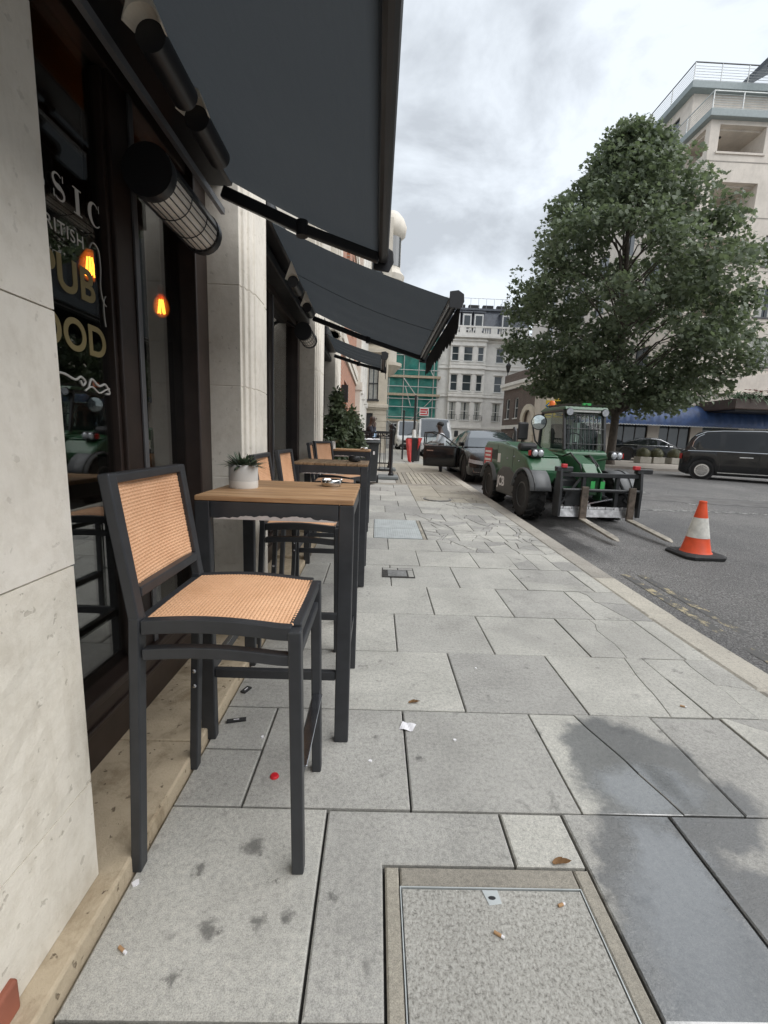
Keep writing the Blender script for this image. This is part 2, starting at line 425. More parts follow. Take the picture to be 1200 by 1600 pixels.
def jag_split(poly, a, b, rr, amp, seg):
    """cut a polygon along the line a-b, the cut being a jagged polyline both halves share"""
    a, b = Vector(a), Vector(b); d = (b-a).normalized(); nrm = Vector((-d.y, d.x))
    s = [(Vector(p)-a).dot(nrm) for p in poly]; n = len(poly)
    cuts = []
    for i in range(n):
        j = (i+1) % n
        if s[i]*s[j] < 0:
            t = s[i]/(s[i]-s[j]); cuts.append((i, Vector(poly[i]).lerp(Vector(poly[j]), t)))
    if len(cuts) != 2: return [poly]
    (i0, q0), (i1, q1) = cuts
    L = (q1-q0).length; k = max(1, int(L/seg)); mid = []
    for q in range(1, k):
        w = math.sin(math.pi*q/k)**.5
        mid.append(tuple(q0.lerp(q1, (q+rr.uniform(-.25,.25))/k)+nrm*rr.uniform(-amp, amp)*w))
    A = [poly[i] for i in range(i0+1, i1+1)]
    B = [poly[(i1+1+i) % n] for i in range(n-(i1-i0))]
    return [A+[tuple(q1)]+mid[::-1]+[tuple(q0)], B+[tuple(q0)]+mid+[tuple(q1)]]
def shatter(poly, depth, rr, amp=.012, seg=.07, minarea=.014):
    ar = abs(area(poly))
    if depth <= 0 or ar < minarea: return [poly]
    xs = [p[0] for p in poly]; ys = [p[1] for p in poly]
    c = (sum(xs)/len(xs)+rr.uniform(-.1,.1)*(max(xs)-min(xs)), sum(ys)/len(ys)+rr.uniform(-.1,.1)*(max(ys)-min(ys)))
    ang = (0 if (max(ys)-min(ys)) > (max(xs)-min(xs)) else math.pi/2)+rr.uniform(-.65,.65)
    out = []
    for q in jag_split(poly, c, (c[0]+math.cos(ang), c[1]+math.sin(ang)), rr, amp, seg):
        out += shatter(q, depth-1-(rr.random() < .28), rr, amp, seg, minarea)
    return out
def rect(x0, x1, y0, y1): return [(x0,y0),(x1,y0),(x1,y1),(x0,y1)]
XL, XR = -.678, KX0
rows = [.19, .783, 1.362, 1.944, 2.544, 3.139, 3.723, 4.314, 4.88, 5.40, 5.97, 6.55, 7.12, 7.70]
cr_ = random.Random(21)
crackrows = {   # explicit cracks: list of polylines per slab (row, approx x) -> cuts
}
for k in range(len(rows)-1):
    y0, y1 = rows[k], rows[k+1]
    js = [.17, .785, 1.395, 2.0] if k % 2 == 0 else [.48, 1.093, 1.712]
    js = [XL]+([-.436] if k % 2 == 0 else [-.135])+js+[XR]
    if k == 1: js = [XL, -.13, .48, .704, 1.095, 1.705, XR]
    if k == 2: js = [XL, -.436, .167, .785, 1.385, 1.74, XR]
    if k in (9, 10): js = [XL, -.33, -.005]+([.68, 1.093, 1.712] if k == 9 else [.68, 1.395, 2.0])+[XR]
    for a, b in zip(js, js[1:]):
        if b-a < .03: continue
        if k in (9, 10) and a == -.005: continue
        rc = rect(a, b, y0, y1); mid = (a+b)/2
        if k == 1 and .48 <= mid <= .71:                 # slab pieces behind the inspection cover
            slab(rect(a, b, 1.158, y1), M['slab']); continue
        if k == 1 and -.13 <= mid < .48:
            slab([(a,y0),(.066,y0),(.066,1.158),(b,1.158),(b,y1),(a,y1)], M['slab']); continue
        if k == 0:
            if mid < -.13: slab(rc, M['slab']); continue
            if b < .75 or a < .7:
                if b > .704: slab(rect(.704, b, y0, y1), M['slab'])
                elif a < .066: slab(rect(a, .066, y0, y1), M['slab'])
                continue
            slab(rc, M['slab']); continue
        if k == 2 and mid < -.45:
            slab(rect(a, b, y0, 1.652), M['slab']); slab(rect(a, b, 1.652, y1), M['slab']); continue
        pieces = [rc]
        pieces = [inset(rc, .0026)]
        def cut(p, q, amp=.02, seg=.09):
            global pieces
            out = []
            for s_ in pieces: out += jag_split(s_, p, q, cr_, amp, seg)
            pieces = out
        if k == 2 and 1.7 < mid: cut((1.76, 1.95), (2.17, 1.70))
        if k == 2 and 1.0 < mid < 1.3: cut((1.02, 1.9), (1.16, 1.36), .01)
        if k == 3 and 1.1 < mid < 1.7: cut((1.60, 2.54), (1.50, 1.94), .012)
        if k == 3 and mid > 1.72: cut((1.72, 2.30), (2.17, 2.20), .02); cut((1.98, 2.54), (1.96, 2.2), .01)
        if k == 4 and 1.4 < mid < 2: cut((1.66, 3.13), (1.62, 2.54), .03)
        if k == 5 and 1.7 < mid: cut((1.85, 3.72), (2.0, 3.14), .03); cut((1.75, 3.5), (2.17, 3.45), .01)
        if k == 5 and 1.1 < mid < 1.7: pass
        if k == 6 and 1.4 < mid < 2.0: cut((1.4, 3.95), (2.0, 3.85), .008)
        if k == 7 and .48 < mid < 1.1: cut((.49, 4.33), (1.08, 4.86), .006)
        if k == 7 and 1.1 < mid < 1.7: cut((1.35, 4.33), (1.70, 4.66), .02); cut((1.5, 4.55), (1.5, 4.88), .02)
        if k == 7 and mid > 1.7: cut((1.72, 4.6), (2.17, 4.6), .02); cut((1.95, 4.31), (1.93, 4.88), .02)
        if k >= 8 and .6 < mid and y0 < 7.6:
            dep = 3 if k in (8, 11) else 4
            if k in (12,): dep = 2
            pieces = []
            for s_ in [rc]: pieces += shatter(s_, dep, cr_, .018, .07, .02)
        for s_ in pieces:
            if k >= 8 and len(pieces) > 3: slab(s_, M['slab'], gap=.0042, tilt=.012)
            else: slab(s_, M['slab'], gap=.0012, cham=.005 if len(pieces) == 1 else .0025)
# slabs along the steel plate
# farther paving: coarser rows, concrete patch, ribbed crossing strip
for k, y0 in enumerate([7.70, 8.30, 8.90, 9.50, 10.1]):
    y1 = y0+.60
    js = [-1.15, -.6, .1, .78] if k % 2 else [-1.15, -.3, .42, .78]
    for a, b in zip(js, js[1:]): slab(rect(a, b, y0, y1), M['slab'])
slab(rect(.78, 1.36, 8.95, 10.6), M['patch'])
for s_ in shatter(rect(.78, XR, 7.70, 8.35), 5, cr_, .02, .08, .02): slab(s_, M['slab'], gap=.004, tilt=.012)
for s_ in shatter(rect(1.36, XR, 8.95, 10.6), 4, cr_, .02, .12, .02): slab(s_, M['patch'], gap=.004)
for s_ in shatter(rect(1.55, XR, 8.35, 8.95), 4, cr_, .02, .08, .015): slab(s_, M['patch'], gap=.004, tilt=.012)
slab(rect(.78, .93, 8.35, 8.95), M['patch'])
slab(rect(-1.15, XR, 10.62, 11.0), M['patch'])
for k in range(13):                                      # ribbed strip: long narrow setts
    a = .52+k*.127
    slab(rect(a, a+.127, 11.0, 13.7), M['patch'], gap=.0065, tilt=.001)
slab(rect(-1.15, .52, 11.0, 13.7), M['slab'])
for k in range(10):
    y0 = 13.7+k*2.0
    for a, b in ((-1.15, .2), (.2, 1.2), (1.2, XR)): slab(rect(a, b, y0, y0+2.0), M['patch'] if k < 2 else M['slab'])
# kerb
kerb = thing('kerb', 'pale granite kerb along the gutter', 'kerb', (0, 0, 0)); struct(kerb); del kerb['category']
yy = -.6; kk = 0
while yy < 34:
    L = (.92, 1.05, .85, 1.0)[kk % 4] if yy < 14 else 2.4
    for (x0, x1) in ((KX0, KX1),):
        slab(rect(x0+.002, x1, yy, yy+L), M['kerbstone'], gap=.003, name='kerb_stone', parent=kerb, th=.16, cham=.018, tilt=.004)
    yy += L; kk += 1
# worn double yellow lines: thin paint in broken lengths
for nm, x in (('yellow_line', 2.74), ('yellow_line', 2.92)):
    mb = sheet(x-.045, x+.045, 2.2, 4.55, -.096, 30)
    o = mb.build(nm, M['yellow_line']); struct(o)
o = sheet(7.2, 7.34, 9.5, 16, -.096, 8).build('road_marking', M['white_line']); struct(o)
o = sheet(5.0, 9.5, 8.75, 8.95, -.096, 1, 4).build('road_marking', M['white_line']); struct(o)
M['tarmac_patch'] = simple('pale_tarmac_patch', (.135,.132,.128), .85, var=.3, scale=4, bump=.8, bscale=90, world=True)
mb = MB(); mb.grid(lambda u, v: (5.2+u*9, 10.6+v*1.3-u*2.2, G(10.6+v*1.3-u*2.2)-.0955), 10, 3); o = mb.build('tarmac_patch', M['tarmac_patch']); struct(o)
# far pavement on the other side of the side street
mb = MB()
poly = [(8.6,60),(8.6,25.0),(9.6,22.3),(13.0,20.4),(15.5,20.2),(60,23.5),(60,60)]
mb.add([(x, y, G(y)-.10) for x, y in poly]+[(x, y, G(y)+.01) for x, y in poly], [tuple(range(7, 14))]+[(i,(i+1)%7,7+(i+1)%7,7+i) for i in range(7)])
M['far_pave'] = simple('far_paving', (.33,.30,.265), .85, var=.15, scale=1.2, bump=.2, world=True)
o = mb.build('far_pavement', M['far_pave']); struct(o)

# ------------------------------------------------------------------ the pub on the left
M['timber'] = simple('dark_brown_timber', (.030,.019,.015), .42, var=.25, scale=9)
M['black_paint'] = simple('black_painted_timber', (.012,.012,.013), .5, var=.2)
M['steel_strip'] = simple('grey_steel_strip', (.20,.20,.21), .35, .6)
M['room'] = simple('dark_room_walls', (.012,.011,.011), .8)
M['room_wood'] = simple('dark_pub_wood', (.07,.035,.018), .5)
M['pane'] = glassmat('window_glass', (.78,.80,.79), 2.15)
M['white_vinyl'] = simple('white_window_lettering', (.58,.57,.54), .6, var=0)
M['gold_vinyl'] = simple('gold_window_lettering', (.30,.24,.11), .45, .2, var=.1)
M['terracotta'] = simple('terracotta', (.30,.10,.06), .7, var=.2)
pub = thing('pub_building', 'pub front with limestone pillars and dark glazed windows under black awnings', 'pub', (-.8, 2, 0))
PX = -.745
def rough_face(mb, x, y0, y1, z0, z1, amp, seed, ny=26, nz=14):
    """a weathered block: front sheet with real relief, the rest of the block behind it"""
    rr = np.random.RandomState(seed); ph = rr.rand(8)*6
    def d(y, z):
        a = math.sin(y*9+ph[0])*math.sin(z*13+ph[1])*.5+math.sin(y*23+ph[2]+z*17)*.3+math.sin(y*41+ph[3])*math.sin(z*53+ph[4])*.2
        e = min(1, min(y-y0, y1-y, z-z0, z1-z)/.02)
        return amp*a*max(0, e)
    def fn(u, v):
        y = y0+(y1-y0)*u; z = z0+(z1-z0)*v; return (x+d(y, z), y, z)
    mb.grid(fn, ny, nz)
    n = len(mb.v); bx = x-.02
    mb.add([(bx,y0,z0),(bx,y1,z0),(bx,y1,z1),(bx,y0,z1),(x,y0,z0),(x,y1,z0),(x,y1,z1),(x,y0,z1)], [(0,1,5,4),(1,2,6,5),(2,3,7,6),(3,0,4,7),(0,3,2,1)])
# near pillar, block by block
def pillar(y0, y1, zs, back=-1.12, seed=1, rough=None, plan=None, top=3.0):
    p = MB()
    if plan is None: p.box(back, PX-.025, y0+.006, y1-.006, zs[0]-.05 if zs[0] < .1 else zs[0]+.01, top-.004)
    else:
        pl = [(x-.004 if x > -.9 else x, min(max(y, y0+.003), y1-.003)) for x, y in plan]
        p.prism(pl, 'z', 0, top)
    o = p.build('pillar', M['limestone'], pub)
    for i, (a, b) in enumerate(zip(zs, zs[1:])):
        q = MB()
        if plan is None:
            q.box(back-.004, PX-.02, y0, y1, a+.002, b-.002)
            rough_face(q, PX, y0, y1, a+.002, b-.002, rough[i] if rough else .001, seed+i)
        else: q.prism(plan, 'z', a+.0015, b-.0015)
        q.build('stone_block', M['limestone_low' if (b < 1.0 and plan is None) else 'limestone'], o, bevel=.003, seg=1)
    return o
pillar(-.62, 1.064, [.055, .355, .962], rough=[.003, .006], seed=5, top=.962)
pillar(-.62, 1.068, [.962, 1.56, 2.16, 2.76], rough=[.0015, .0015, .001], seed=8)
def flute(y0, w, back=-1.12):
    # plan of a pilaster whose street side is stepped into three mouldings
    return [(back, y0), (PX-.045, y0), (PX-.045, y0+.03), (PX-.028, y0+.036), (PX-.028, y0+.085), (PX-.012, y0+.092), (PX-.012, y0+.15),
            (PX, y0+.158), (PX, y0+w-.10), (PX-.012, y0+w-.09), (PX-.012, y0+w), (back, y0+w)]
for (y0, w) in ((2.60, .46), (5.55, .62), (8.10, .7)):
    pillar(y0, y0+w, [.055, .52, 1.045, 1.567, 2.108, 2.76], plan=flute(y0, w))
mb = MB(); mb.box(-.85, PX-.01, -.62, 1.04, 2.76, 2.9); mb.build('pillar_cap', M['limestone'], pub, bevel=.006)
# step / plinth in lengths of stone
yb = [-.7, .72, 1.62, 2.30, 3.25, 4.3, 5.4, 6.6, 7.8, 8.9]
for a, b in zip(yb, yb[1:]):
    mb = MB()
    za = G((a+b)/2)+.055
    mb.box(-1.2, -.682, a+.002, b-.002, -.05, za); mb.build('plinth_stone', M['plinth'], pub, bevel=.008)
MB().box(-.80, -.728, .30, .772, .056, .135).build('red_tile', M['terracotta'], pub, bevel=.006)
# red brick pier at the very edge of the view
mb = MB(); mb.box(-1.2, -.752, -1.4, .60, 0, 2.7); mb.build('brick_pier_core', M['joint'], pub) if False else None
# timber shopfront, bay by bay
GX = -1.05
def bay(y0, y1, mull, zf):
    mb = MB(); mb.box(GX-.05, GX+.05, y0, y1, zf+.055, zf+.30); mb.box(GX-.05, GX+.075, y0, y1, zf+.30, zf+.335); mb.box(GX-.045, GX+.062, y0, y1, zf+.20, zf+.225)
    mb.build('sill_rail', M['timber'], pub, bevel=.006)
    mb = MB(); mb.box(GX-.05, GX+.05, y0, y1, 2.56, 2.70); mb.build('head_rail', M['timber'], pub, bevel=.006)
    ed = [y0]+[m_ for p in mull for m_ in p]+[y1]
    for k in range(0, len(ed), 2):
        a, b = ed[k], ed[k+1]
        mb = MB(); mb.box(GX-.004, GX+.004, a-.01, b+.01, zf+.33, 2.57)
        mb.build('window_pane', M['pane'], pub)
        for (c0, c1) in ((a, a+.022), (b-.022, b)):
            mb = MB(); mb.box(GX-.02, GX+.028, c0, c1, zf+.34, 2.55); mb.build('glazing_bead', M['timber'], pub, bevel=.003)
    for (a, b) in mull:
        mb = MB(); mb.box(GX-.045, GX+.045, a, b, zf+.335, 2.56); o = mb.build('mullion', M['timber'], pub, bevel=.006)
        mb = MB(); mb.box(GX+.046, GX+.056, b-.035, b-.004, zf+.335, 2.56); mb.build('steel_strip', M['steel_strip'], o, bevel=.002)
bay(.30, 2.56, [(1.80, 1.95)], 0)
mb = MB(); mb.box(GX-.05, GX+.085, 2.44, 2.60, .055, 2.70); mb.build('door_jamb', M['timber'], pub, bevel=.006)
bay(3.06, 5.55, [(4.15, 4.30)], .03)
bay(6.17, 8.10, [(7.0, 7.12)], .09)
for y in (3.06, 5.43, 6.17, 7.98):
    mb = MB(); mb.box(GX-.05, GX+.075, y, y+.12, .055, 2.70); mb.build('door_jamb', M['timber'], pub, bevel=.006)
# fascia over the windows, soffit, upper wall
mb = MB(); mb.box(-1.3, -.90, -1.4, 8.8, 2.701, 3.15); mb.build('fascia', M['black_paint'], pub, bevel=.01)
mb = MB(); mb.box(-1.3, -.86, -1.4, 8.8, 2.62, 2.695); mb.build('fascia_cornice', M['black_paint'], pub, bevel=.012)
mb = MB(); mb.box(-6, -.90, -1.4, 8.85, 3.152, 9.6); mb.build('upper_wall', M['limestone_far'], pub)
for (a, b) in ((5.5, 6.2), (8.05, 8.85)):
    for k, w_ in enumerate((.0, .12, .22)):
        mb = MB(); mb.box(-.9, -.80+.03*k, a+w_, b-w_, 3.152, 9.5); mb.build('pilaster', M['limestone_far'], pub)
for z in (5.9, 8.9):
    mb = MB(); mb.box(-.95, -.79, -1.4, 8.9, z, z+.14); mb.box(-.95, -.82, -1.4, 8.9, z-.1, z); mb.build('string_course', M['limestone_far'], pub, bevel=.02)
# the room behind the glass
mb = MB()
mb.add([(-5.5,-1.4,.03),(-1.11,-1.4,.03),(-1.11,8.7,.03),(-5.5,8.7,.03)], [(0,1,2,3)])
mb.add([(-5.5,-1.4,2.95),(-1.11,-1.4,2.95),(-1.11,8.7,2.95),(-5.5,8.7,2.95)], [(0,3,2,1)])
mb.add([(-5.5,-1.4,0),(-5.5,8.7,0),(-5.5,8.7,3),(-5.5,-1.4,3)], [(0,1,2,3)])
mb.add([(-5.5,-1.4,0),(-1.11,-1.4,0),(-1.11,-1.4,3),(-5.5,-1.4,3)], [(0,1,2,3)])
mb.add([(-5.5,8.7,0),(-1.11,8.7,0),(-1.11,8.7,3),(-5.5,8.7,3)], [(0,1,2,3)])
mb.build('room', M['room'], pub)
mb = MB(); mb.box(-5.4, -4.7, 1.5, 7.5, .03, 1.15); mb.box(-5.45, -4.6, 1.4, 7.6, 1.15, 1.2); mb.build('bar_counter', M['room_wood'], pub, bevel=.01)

# window lettering: letters lie on the outside of the glass
GZ = GX+.0055
def glyphs(text, size, y, z, mat, name='lettering', parent=pub, align='RIGHT', sp=1.0, sx=1.0, rot=None, off=.0, bold=0):
    cu = bpy.data.curves.new('t', 'FONT'); cu.body = text; cu.size = size; cu.align_x = align; cu.space_character = sp; cu.extrude = .0006; cu.offset = bold
    ob = bpy.data.objects.new('t', cu); C.objects.link(ob)
    dg = bpy.context.evaluated_depsgraph_get(); me = bpy.data.meshes.new_from_object(ob.evaluated_get(dg))
    bpy.data.objects.remove(ob)
    me.materials.clear(); me.materials.append(mat); me.name = name
    o = bpy.data.objects.new(name, me); C.objects.link(o); o.parent = parent
    if rot is None: rot = Matrix(((0,0,1,0),(sx,0,0,0),(0,1,0,0),(0,0,0,1))); pos = Vector((GZ, y, z))
    else: pos = Vector((off, y, z)) if not isinstance(off, Vector) else off
    root = parent
    while root.parent is not None: root = root.parent
    o.matrix_local = Matrix.Translation(pos-LOC[root.name]) @ rot
    return o
def didone(ch, y, z, h):
    """high-contrast serif capitals as flat shapes in the (y, z) plane; returns a list of outlines"""
    W = h*.86; th = h*.24; hl = h*.05; out = []
    def r(a, b, c, d): out.append([(y+a,z+b),(y+c,z+b),(y+c,z+d),(y+a,z+d)])
    def band(pts, ws):
        P = [Vector(p) for p in pts]; L = []; Rr = []
        for i, p in enumerate(P):
            t = (P[min(i+1,len(P)-1)]-P[max(i-1,0)]).normalized(); n = Vector((-t.y, t.x))
            L.append(p+n*ws[i]/2); Rr.append(p-n*ws[i]/2)
        for i in range(len(P)-1): out.append([(y+q.x, z+q.y) for q in (L[i], L[i+1], Rr[i+1], Rr[i])])
    if ch == 'I':
        r(W*.5-th/2, 0, W*.5+th/2, h); r(W*.2, 0, W*.8, hl); r(W*.2, h-hl, W*.8, h)
    if ch == 'L':
        r(W*.15, 0, W*.15+th, h); r(0, 0, W*.95, hl); r(0, h-hl, W*.5, h); r(W*.9, 0, W*.95, h*.25)
    if ch == 'A':
        band([(W*.1, 0), (W*.5, h)], [hl, hl]); band([(W*.48, h), (W*.88, 0)], [th, th]); r(W*.28, h*.3, W*.75, h*.3+hl); r(-W*.05, 0, W*.28, hl); r(W*.65, 0, W*1.08, hl)
    if ch == 'C':
        n = 16; pts = []; ws = []
        for i in range(n+1):
            a = R(45+270*i/n); pts.append((W*.52+W*.42*math.cos(a), h*.5+h*.47*math.sin(a))); ws.append(hl+(th-hl)*max(0, -math.cos(a))**1.3)
        band(pts, ws); r(W*.78, h*.68, W*.84, h*.98)
    if ch == 'S':
        pts = []; ws = []; n = 9
        for i in range(n+1):
            a = R(40+230*i/n); pts.append((W*.46+W*.30*math.cos(a), h*.735+h*.235*math.sin(a))); ws.append(hl+(th-hl)*(i/n)**2)
        for i in range(1, n+1):
            a = R(90-230*i/n); pts.append((W*.46+W*.34*math.cos(a), h*.255+h*.235*math.sin(a))); ws.append(hl+(th-hl)*(1-i/n)**2*.9)
        band(pts, ws); r(W*.70, h*.72, W*.76, h*.97); r(W*.08, h*.03, W*.14, h*.3)
    return out
for i, ch in enumerate('CLASSIC'):
    mb = MB()
    for k, q in enumerate(didone(ch, 1.168+i*.0895, 2.012, .082)):
        e = .0002*k; mb.add([(GZ+e, a, b) for a, b in q], [(0,1,2,3)])
    mb.build('lettering', M['white_vinyl'], pub)
glyphs('BRITISH', .057, 1.672, 1.912, M['white_vinyl'], sp=1.15)
glyphs('PUB', .150, 1.715, 1.745, M['gold_vinyl'], sp=1.05, bold=.004)
glyphs('FOOD', .148, 1.765, 1.562, M['gold_vinyl'], sp=1.03, bold=.003)
def scroll(pts, r=.0022):
    mb = MB(); sm = []
    P = [Vector((GZ+.001, *p)) for p in pts]
    for i in range(len(P)-1):
        for k in range(4): 
            t = k/4; p0, p1, p2, p3 = P[max(i-1,0)], P[i], P[i+1], P[min(i+2,len(P)-1)]
            sm.append(.5*((2*p1)+(p2-p0)*t+(2*p0-5*p1+4*p2-p3)*t*t+(3*p1-p0-3*p2+p3)*t**3))
    sm.append(P[-1]); mb.path(sm, r, 5); mb.build('scroll_line', M['white_vinyl'], pub)
scroll([(1.70,1.93),(1.72,1.955),(1.75,1.94),(1.757,1.88),(1.75,1.82),(1.76,1.77),(1.785,1.755),(1.80,1.775),(1.785,1.795),(1.765,1.77),(1.762,1.72),(1.768,1.68)])
scroll([(1.30,1.47),(1.40,1.445),(1.50,1.475),(1.57,1.462),(1.60,1.475),(1.625,1.462),(1.61,1.447),(1.60,1.462)], .004)
scroll([(1.64,1.44),(1.66,1.475),(1.70,1.455),(1.74,1.465),(1.765,1.435),(1.74,1.43)], .004)
scroll([(1.62,1.43),(1.66,1.448),(1.70,1.43),(1.74,1.445),(1.765,1.452)], .003)

# hanging filament bulbs inside the pub
M['filament'] = emit('bulb_filament', (1.0,.34,.05), 4)
M['amber_glass'] = glassmat('amber_bulb_glass', (1.0,.72,.38), 1.45)
def glowing_glass():
    t = MT('lit_bulb_glass'); tr = t.n('ShaderNodeBsdfTransparent', {0: (1,.75,.45,1)}).outputs[0]; fc = t.n('ShaderNodeLayerWeight', {'Blend': .4}).outputs['Facing']; em = t.n('ShaderNodeEmission', {0: (1.0,.20,.02,1), 1: t.math('MULTIPLY', t.math('POWER', t.math('SUBTRACT', 1.0, fc), 2.0), .26)}).outputs[0]
    return t.done(t.n('ShaderNodeAddShader', {0: tr, 1: em}).outputs[0])
M['lit_glass'] = glowing_glass()
M['brass'] = simple('dull_brass', (.25,.16,.06), .4, .8)
def bulb(x, y, z, label):
    t = thing('hanging_bulb', label, 'light bulb', (x, y, z), group='filament bulbs inside the pub')
    mb = MB(); mb.lathe([(.014,.055),(.02,.045),(.048,.0),(.057,-.045),(.048,-.085),(.022,-.11),(.001,-.115)], (x,y,z), 16); mb.build('glass_envelope', M['lit_glass'], t, smooth=True)
    mb = MB()
    for k in range(6):
        a = k*math.pi/3; mb.tube((x+.012*math.cos(a), y+.012*math.sin(a), z+.01), (x+.024*math.cos(a+.3), y+.024*math.sin(a+.3), z-.085), .0042, n=6)
    mb.build('filament', M['filament'], t)
    mb = MB(); mb.lathe([(.017,.04),(.020,.05),(.020,.10),(.008,.115)], (x,y,z), 14); mb.build('lamp_holder', M['brass'], t, smooth=True)
    mb = MB(); mb.tube((x,y,z+.11), (x,y,2.945), .003, n=6); mb.build('flex', M['black_paint'], t)
    return t
bulb(-1.6, 2.60, 2.205, 'lit filament bulb behind the gold lettering of the near window')
b2 = bulb(-1.6, 3.40, 2.225, 'lit filament bulb under a rounded shade, farther inside the pub')
mb = MB(); mb.lathe([(.012,.10),(.05,.085),(.085,.045),(.10,-.01),(.097,-.012),(.08,.04),(.045,.078),(.012,.092)], (-1.6,3.40,2.235), 20); mb.build('shade', M['amber_glass'], b2, smooth=True)

# ------------------------------------------------------------------ awnings
def awning_mat():
    t = MT('charcoal_awning_canvas'); v = t.coord(True)
    f = t.noise(v, 2.0, 4); col = t.ramp(f, [(.3, (.010,.0105,.011)), (.7, (.017,.018,.019))])
    f2 = t.noise(t.n('ShaderNodeMapping', {'Vector': v, 'Scale': (3, .6, 3)}).outputs[0], 3, 5, .6)
    nm = t.bump(t.math('ADD', t.math('MULTIPLY', f2, 1.0), t.math('MULTIPLY', t.noise(v, 500, 2), .06)), .45, .02)
    a = t.bsdf(col, .85, 0, nm)
    tr = t.n('ShaderNodeBsdfTranslucent', {0: (.052,.059,.065,1), 'Normal': nm}).outputs[0]
    return t.done(t.n('ShaderNodeMixShader', {0: .45, 1: a, 2: tr}).outputs[0])
M['canvas'] = awning_mat()
M['black_metal'] = simple('black_powder_coat', (.014,.014,.016), .38, var=.2)
M['alu'] = simple('brushed_aluminium', (.42,.42,.43), .35, .8)
def awning(label, y0, y1, xw, zw, xf, zf, scallop, sag=.02, fold_gap=.10):
    t = thing('awning', label, 'awning', (xw, (y0+y1)/2, zw), group='black awnings along the pub front')
    mb = MB()
    def fn(u, v):
        x = xw+(xf-xw)*u; y = y0+(y1-y0)*v
        z = zw+(zf-zw)*u - sag*math.sin(math.pi*u)*(1.0+.6*math.sin(math.pi*v)) + .006*math.sin(v*31)*math.sin(math.pi*u)
        return (x, y, z)
    mb.grid(fn, 16, 30)
    mb.build('canvas', M['canvas'], t, smooth=True)
    for ks in range(1, int((y1-y0)/1.2)+1):                  # stitched seams
        vv_ = min(.97, ks*1.2/(y1-y0)-.12); mb = MB(); mb.path([Vector(fn(k/14, vv_))-Vector((0,0,.001)) for k in range(15)], .0025, 4); mb.build('seam', M['canvas'], t)
    mb = MB(); mb.bar((xf+.02, y0-.02, zf), (xf+.02, y1+.02, zf), .05, .07); mb.build('front_bar', M['black_metal'], t, bevel=.018)
    for y, s in ((y0-.03, -1), (y1+.02, 1)):
        mb = MB(); mb.prism([(xf-.03,zf-.06),(xf+.05,zf-.07),(xf+.075,zf-.02),(xf+.07,zf+.03),(xf+.03,zf+.055),(xf-.03,zf+.045)], 'y', y, y+.012); mb.build('end_cap', M['black_metal'], t, bevel=.003)
    for dz in ((.012, -.02) if scallop else ()):
        mb = MB(); mb.bar((xf-.022, y0, zf+dz-.005), (xf-.022, y1, zf+dz-.005), .012, .008); mb.build('trim_strip', M['alu'], t)
    mb = MB(); mb.box(xw-.12, xw+.03, y0-.05, y1+.05, zw-.02, zw+.13); mb.build('cassette', M['black_metal'], t, bevel=.02)
    for y in (y1-.04,):
        el = Vector(((xw+xf)/2, y+(.32 if y < (y0+y1)/2 else -.04), (zw+zf)/2-fold_gap))
        p, q = Vector((xw+.0, y, zw-.08)), Vector((xf, y, zf-.03))
        if y > (y0+y1)/2: el = p.lerp(q, .5)+Vector((0, 0, -.015))
        mb = MB(); mb.bar(p, el, .035, .055); mb.bar(el, q, .03, .05); mb.build('arm', M['black_metal'], t, bevel=.008)
        mb = MB(); mb.tube(el+Vector((0,0,.035)), el-Vector((0,0,.035)), .03, n=14); mb.build('arm_joint', M['black_metal'], t)
    if scallop:
        n = int((y1-y0)/.12); mb = MB(); top = []; bot = []
        K = n*8
        for i in range(K+1):
            y = y0+(y1-y0)*i/K; s = abs(math.sin(math.pi*i/8)); wv = .008*math.sin(y*9)
            top.append((xf+.055, y, zf-.02)); bot.append((xf+.055+wv, y, zf-.02-scallop+.03-.035*s))
        mb.add(top+bot, [(i, i+1, K+2+i, K+1+i) for i in range(K)])
        ob = mb.build('valance', M['canvas'], t); sm = ob.modifiers.new('thickness', 'SOLIDIFY'); sm.thickness = .003
    return t
awning('black awning overhead, the nearest one, above the first table', -.9, 2.42, -.80, 2.545, -.022, 2.225, 0, .012, .05)
awning('wide charcoal awning with scalloped valance over the second pub bay', 3.28, 5.45, -.80, 2.74, .50, 2.29, .20, .03)
awning('small far charcoal awning over the third pub bay, lowest in the row', 6.75, 8.0, -.80, 2.78, .045, 2.52, .16, .02)

# tubular sign lights and infrared heaters
M['reflector'] = simple('cream_reflector', (.66,.62,.54), .45, var=.08)
M['quartz'] = simple('quartz_heater_tube', (.80,.76,.70), .3, var=.1)
def sign_light(x, y, z, label):
    t = thing('sign_light', label, 'lamp', (x, y, z), group='tubular lights under the awnings')
    r = .045
    mb = MB(); mb.path([(x,y+.02,z),(x,y+.25,z)], r, 18); mb.build('tube_body', M['black_metal'], t, smooth=True)
    mb = MB(); n = 12; A = (x, y-.05, z+.125); vs = [A]      # pale flared collar above the near end
    for i in range(n+1):
        a = R(8+164*i/n); vs.append((x+r*1.25*math.cos(a), y-.03, z+r*1.25*math.sin(a)-.012))
    for i in range(n+1):
        a = R(8+164*i/n); vs.append((x+r*1.02*math.cos(a), y+.03, z+r*1.02*math.sin(a)))
    mb.add(vs, [(0, i+1, i+2) for i in range(n)]+[(i+1, n+2+i, n+3+i, i+2) for i in range(n)])
    ob = mb.build('reflector', M['reflector'], t, smooth=False); ob.modifiers.new('thickness', 'SOLIDIFY').thickness = .004
    mb = MB(); mb.bar((x-.02,y+.15,z+.03), (x-.1,y+.15,z+.12), .03, .02); mb.build('bracket', M['black_metal'], t)
    return t
sign_light(-.70, 1.47, 2.43, 'tubular black light nearest overhead, first under the near awning')
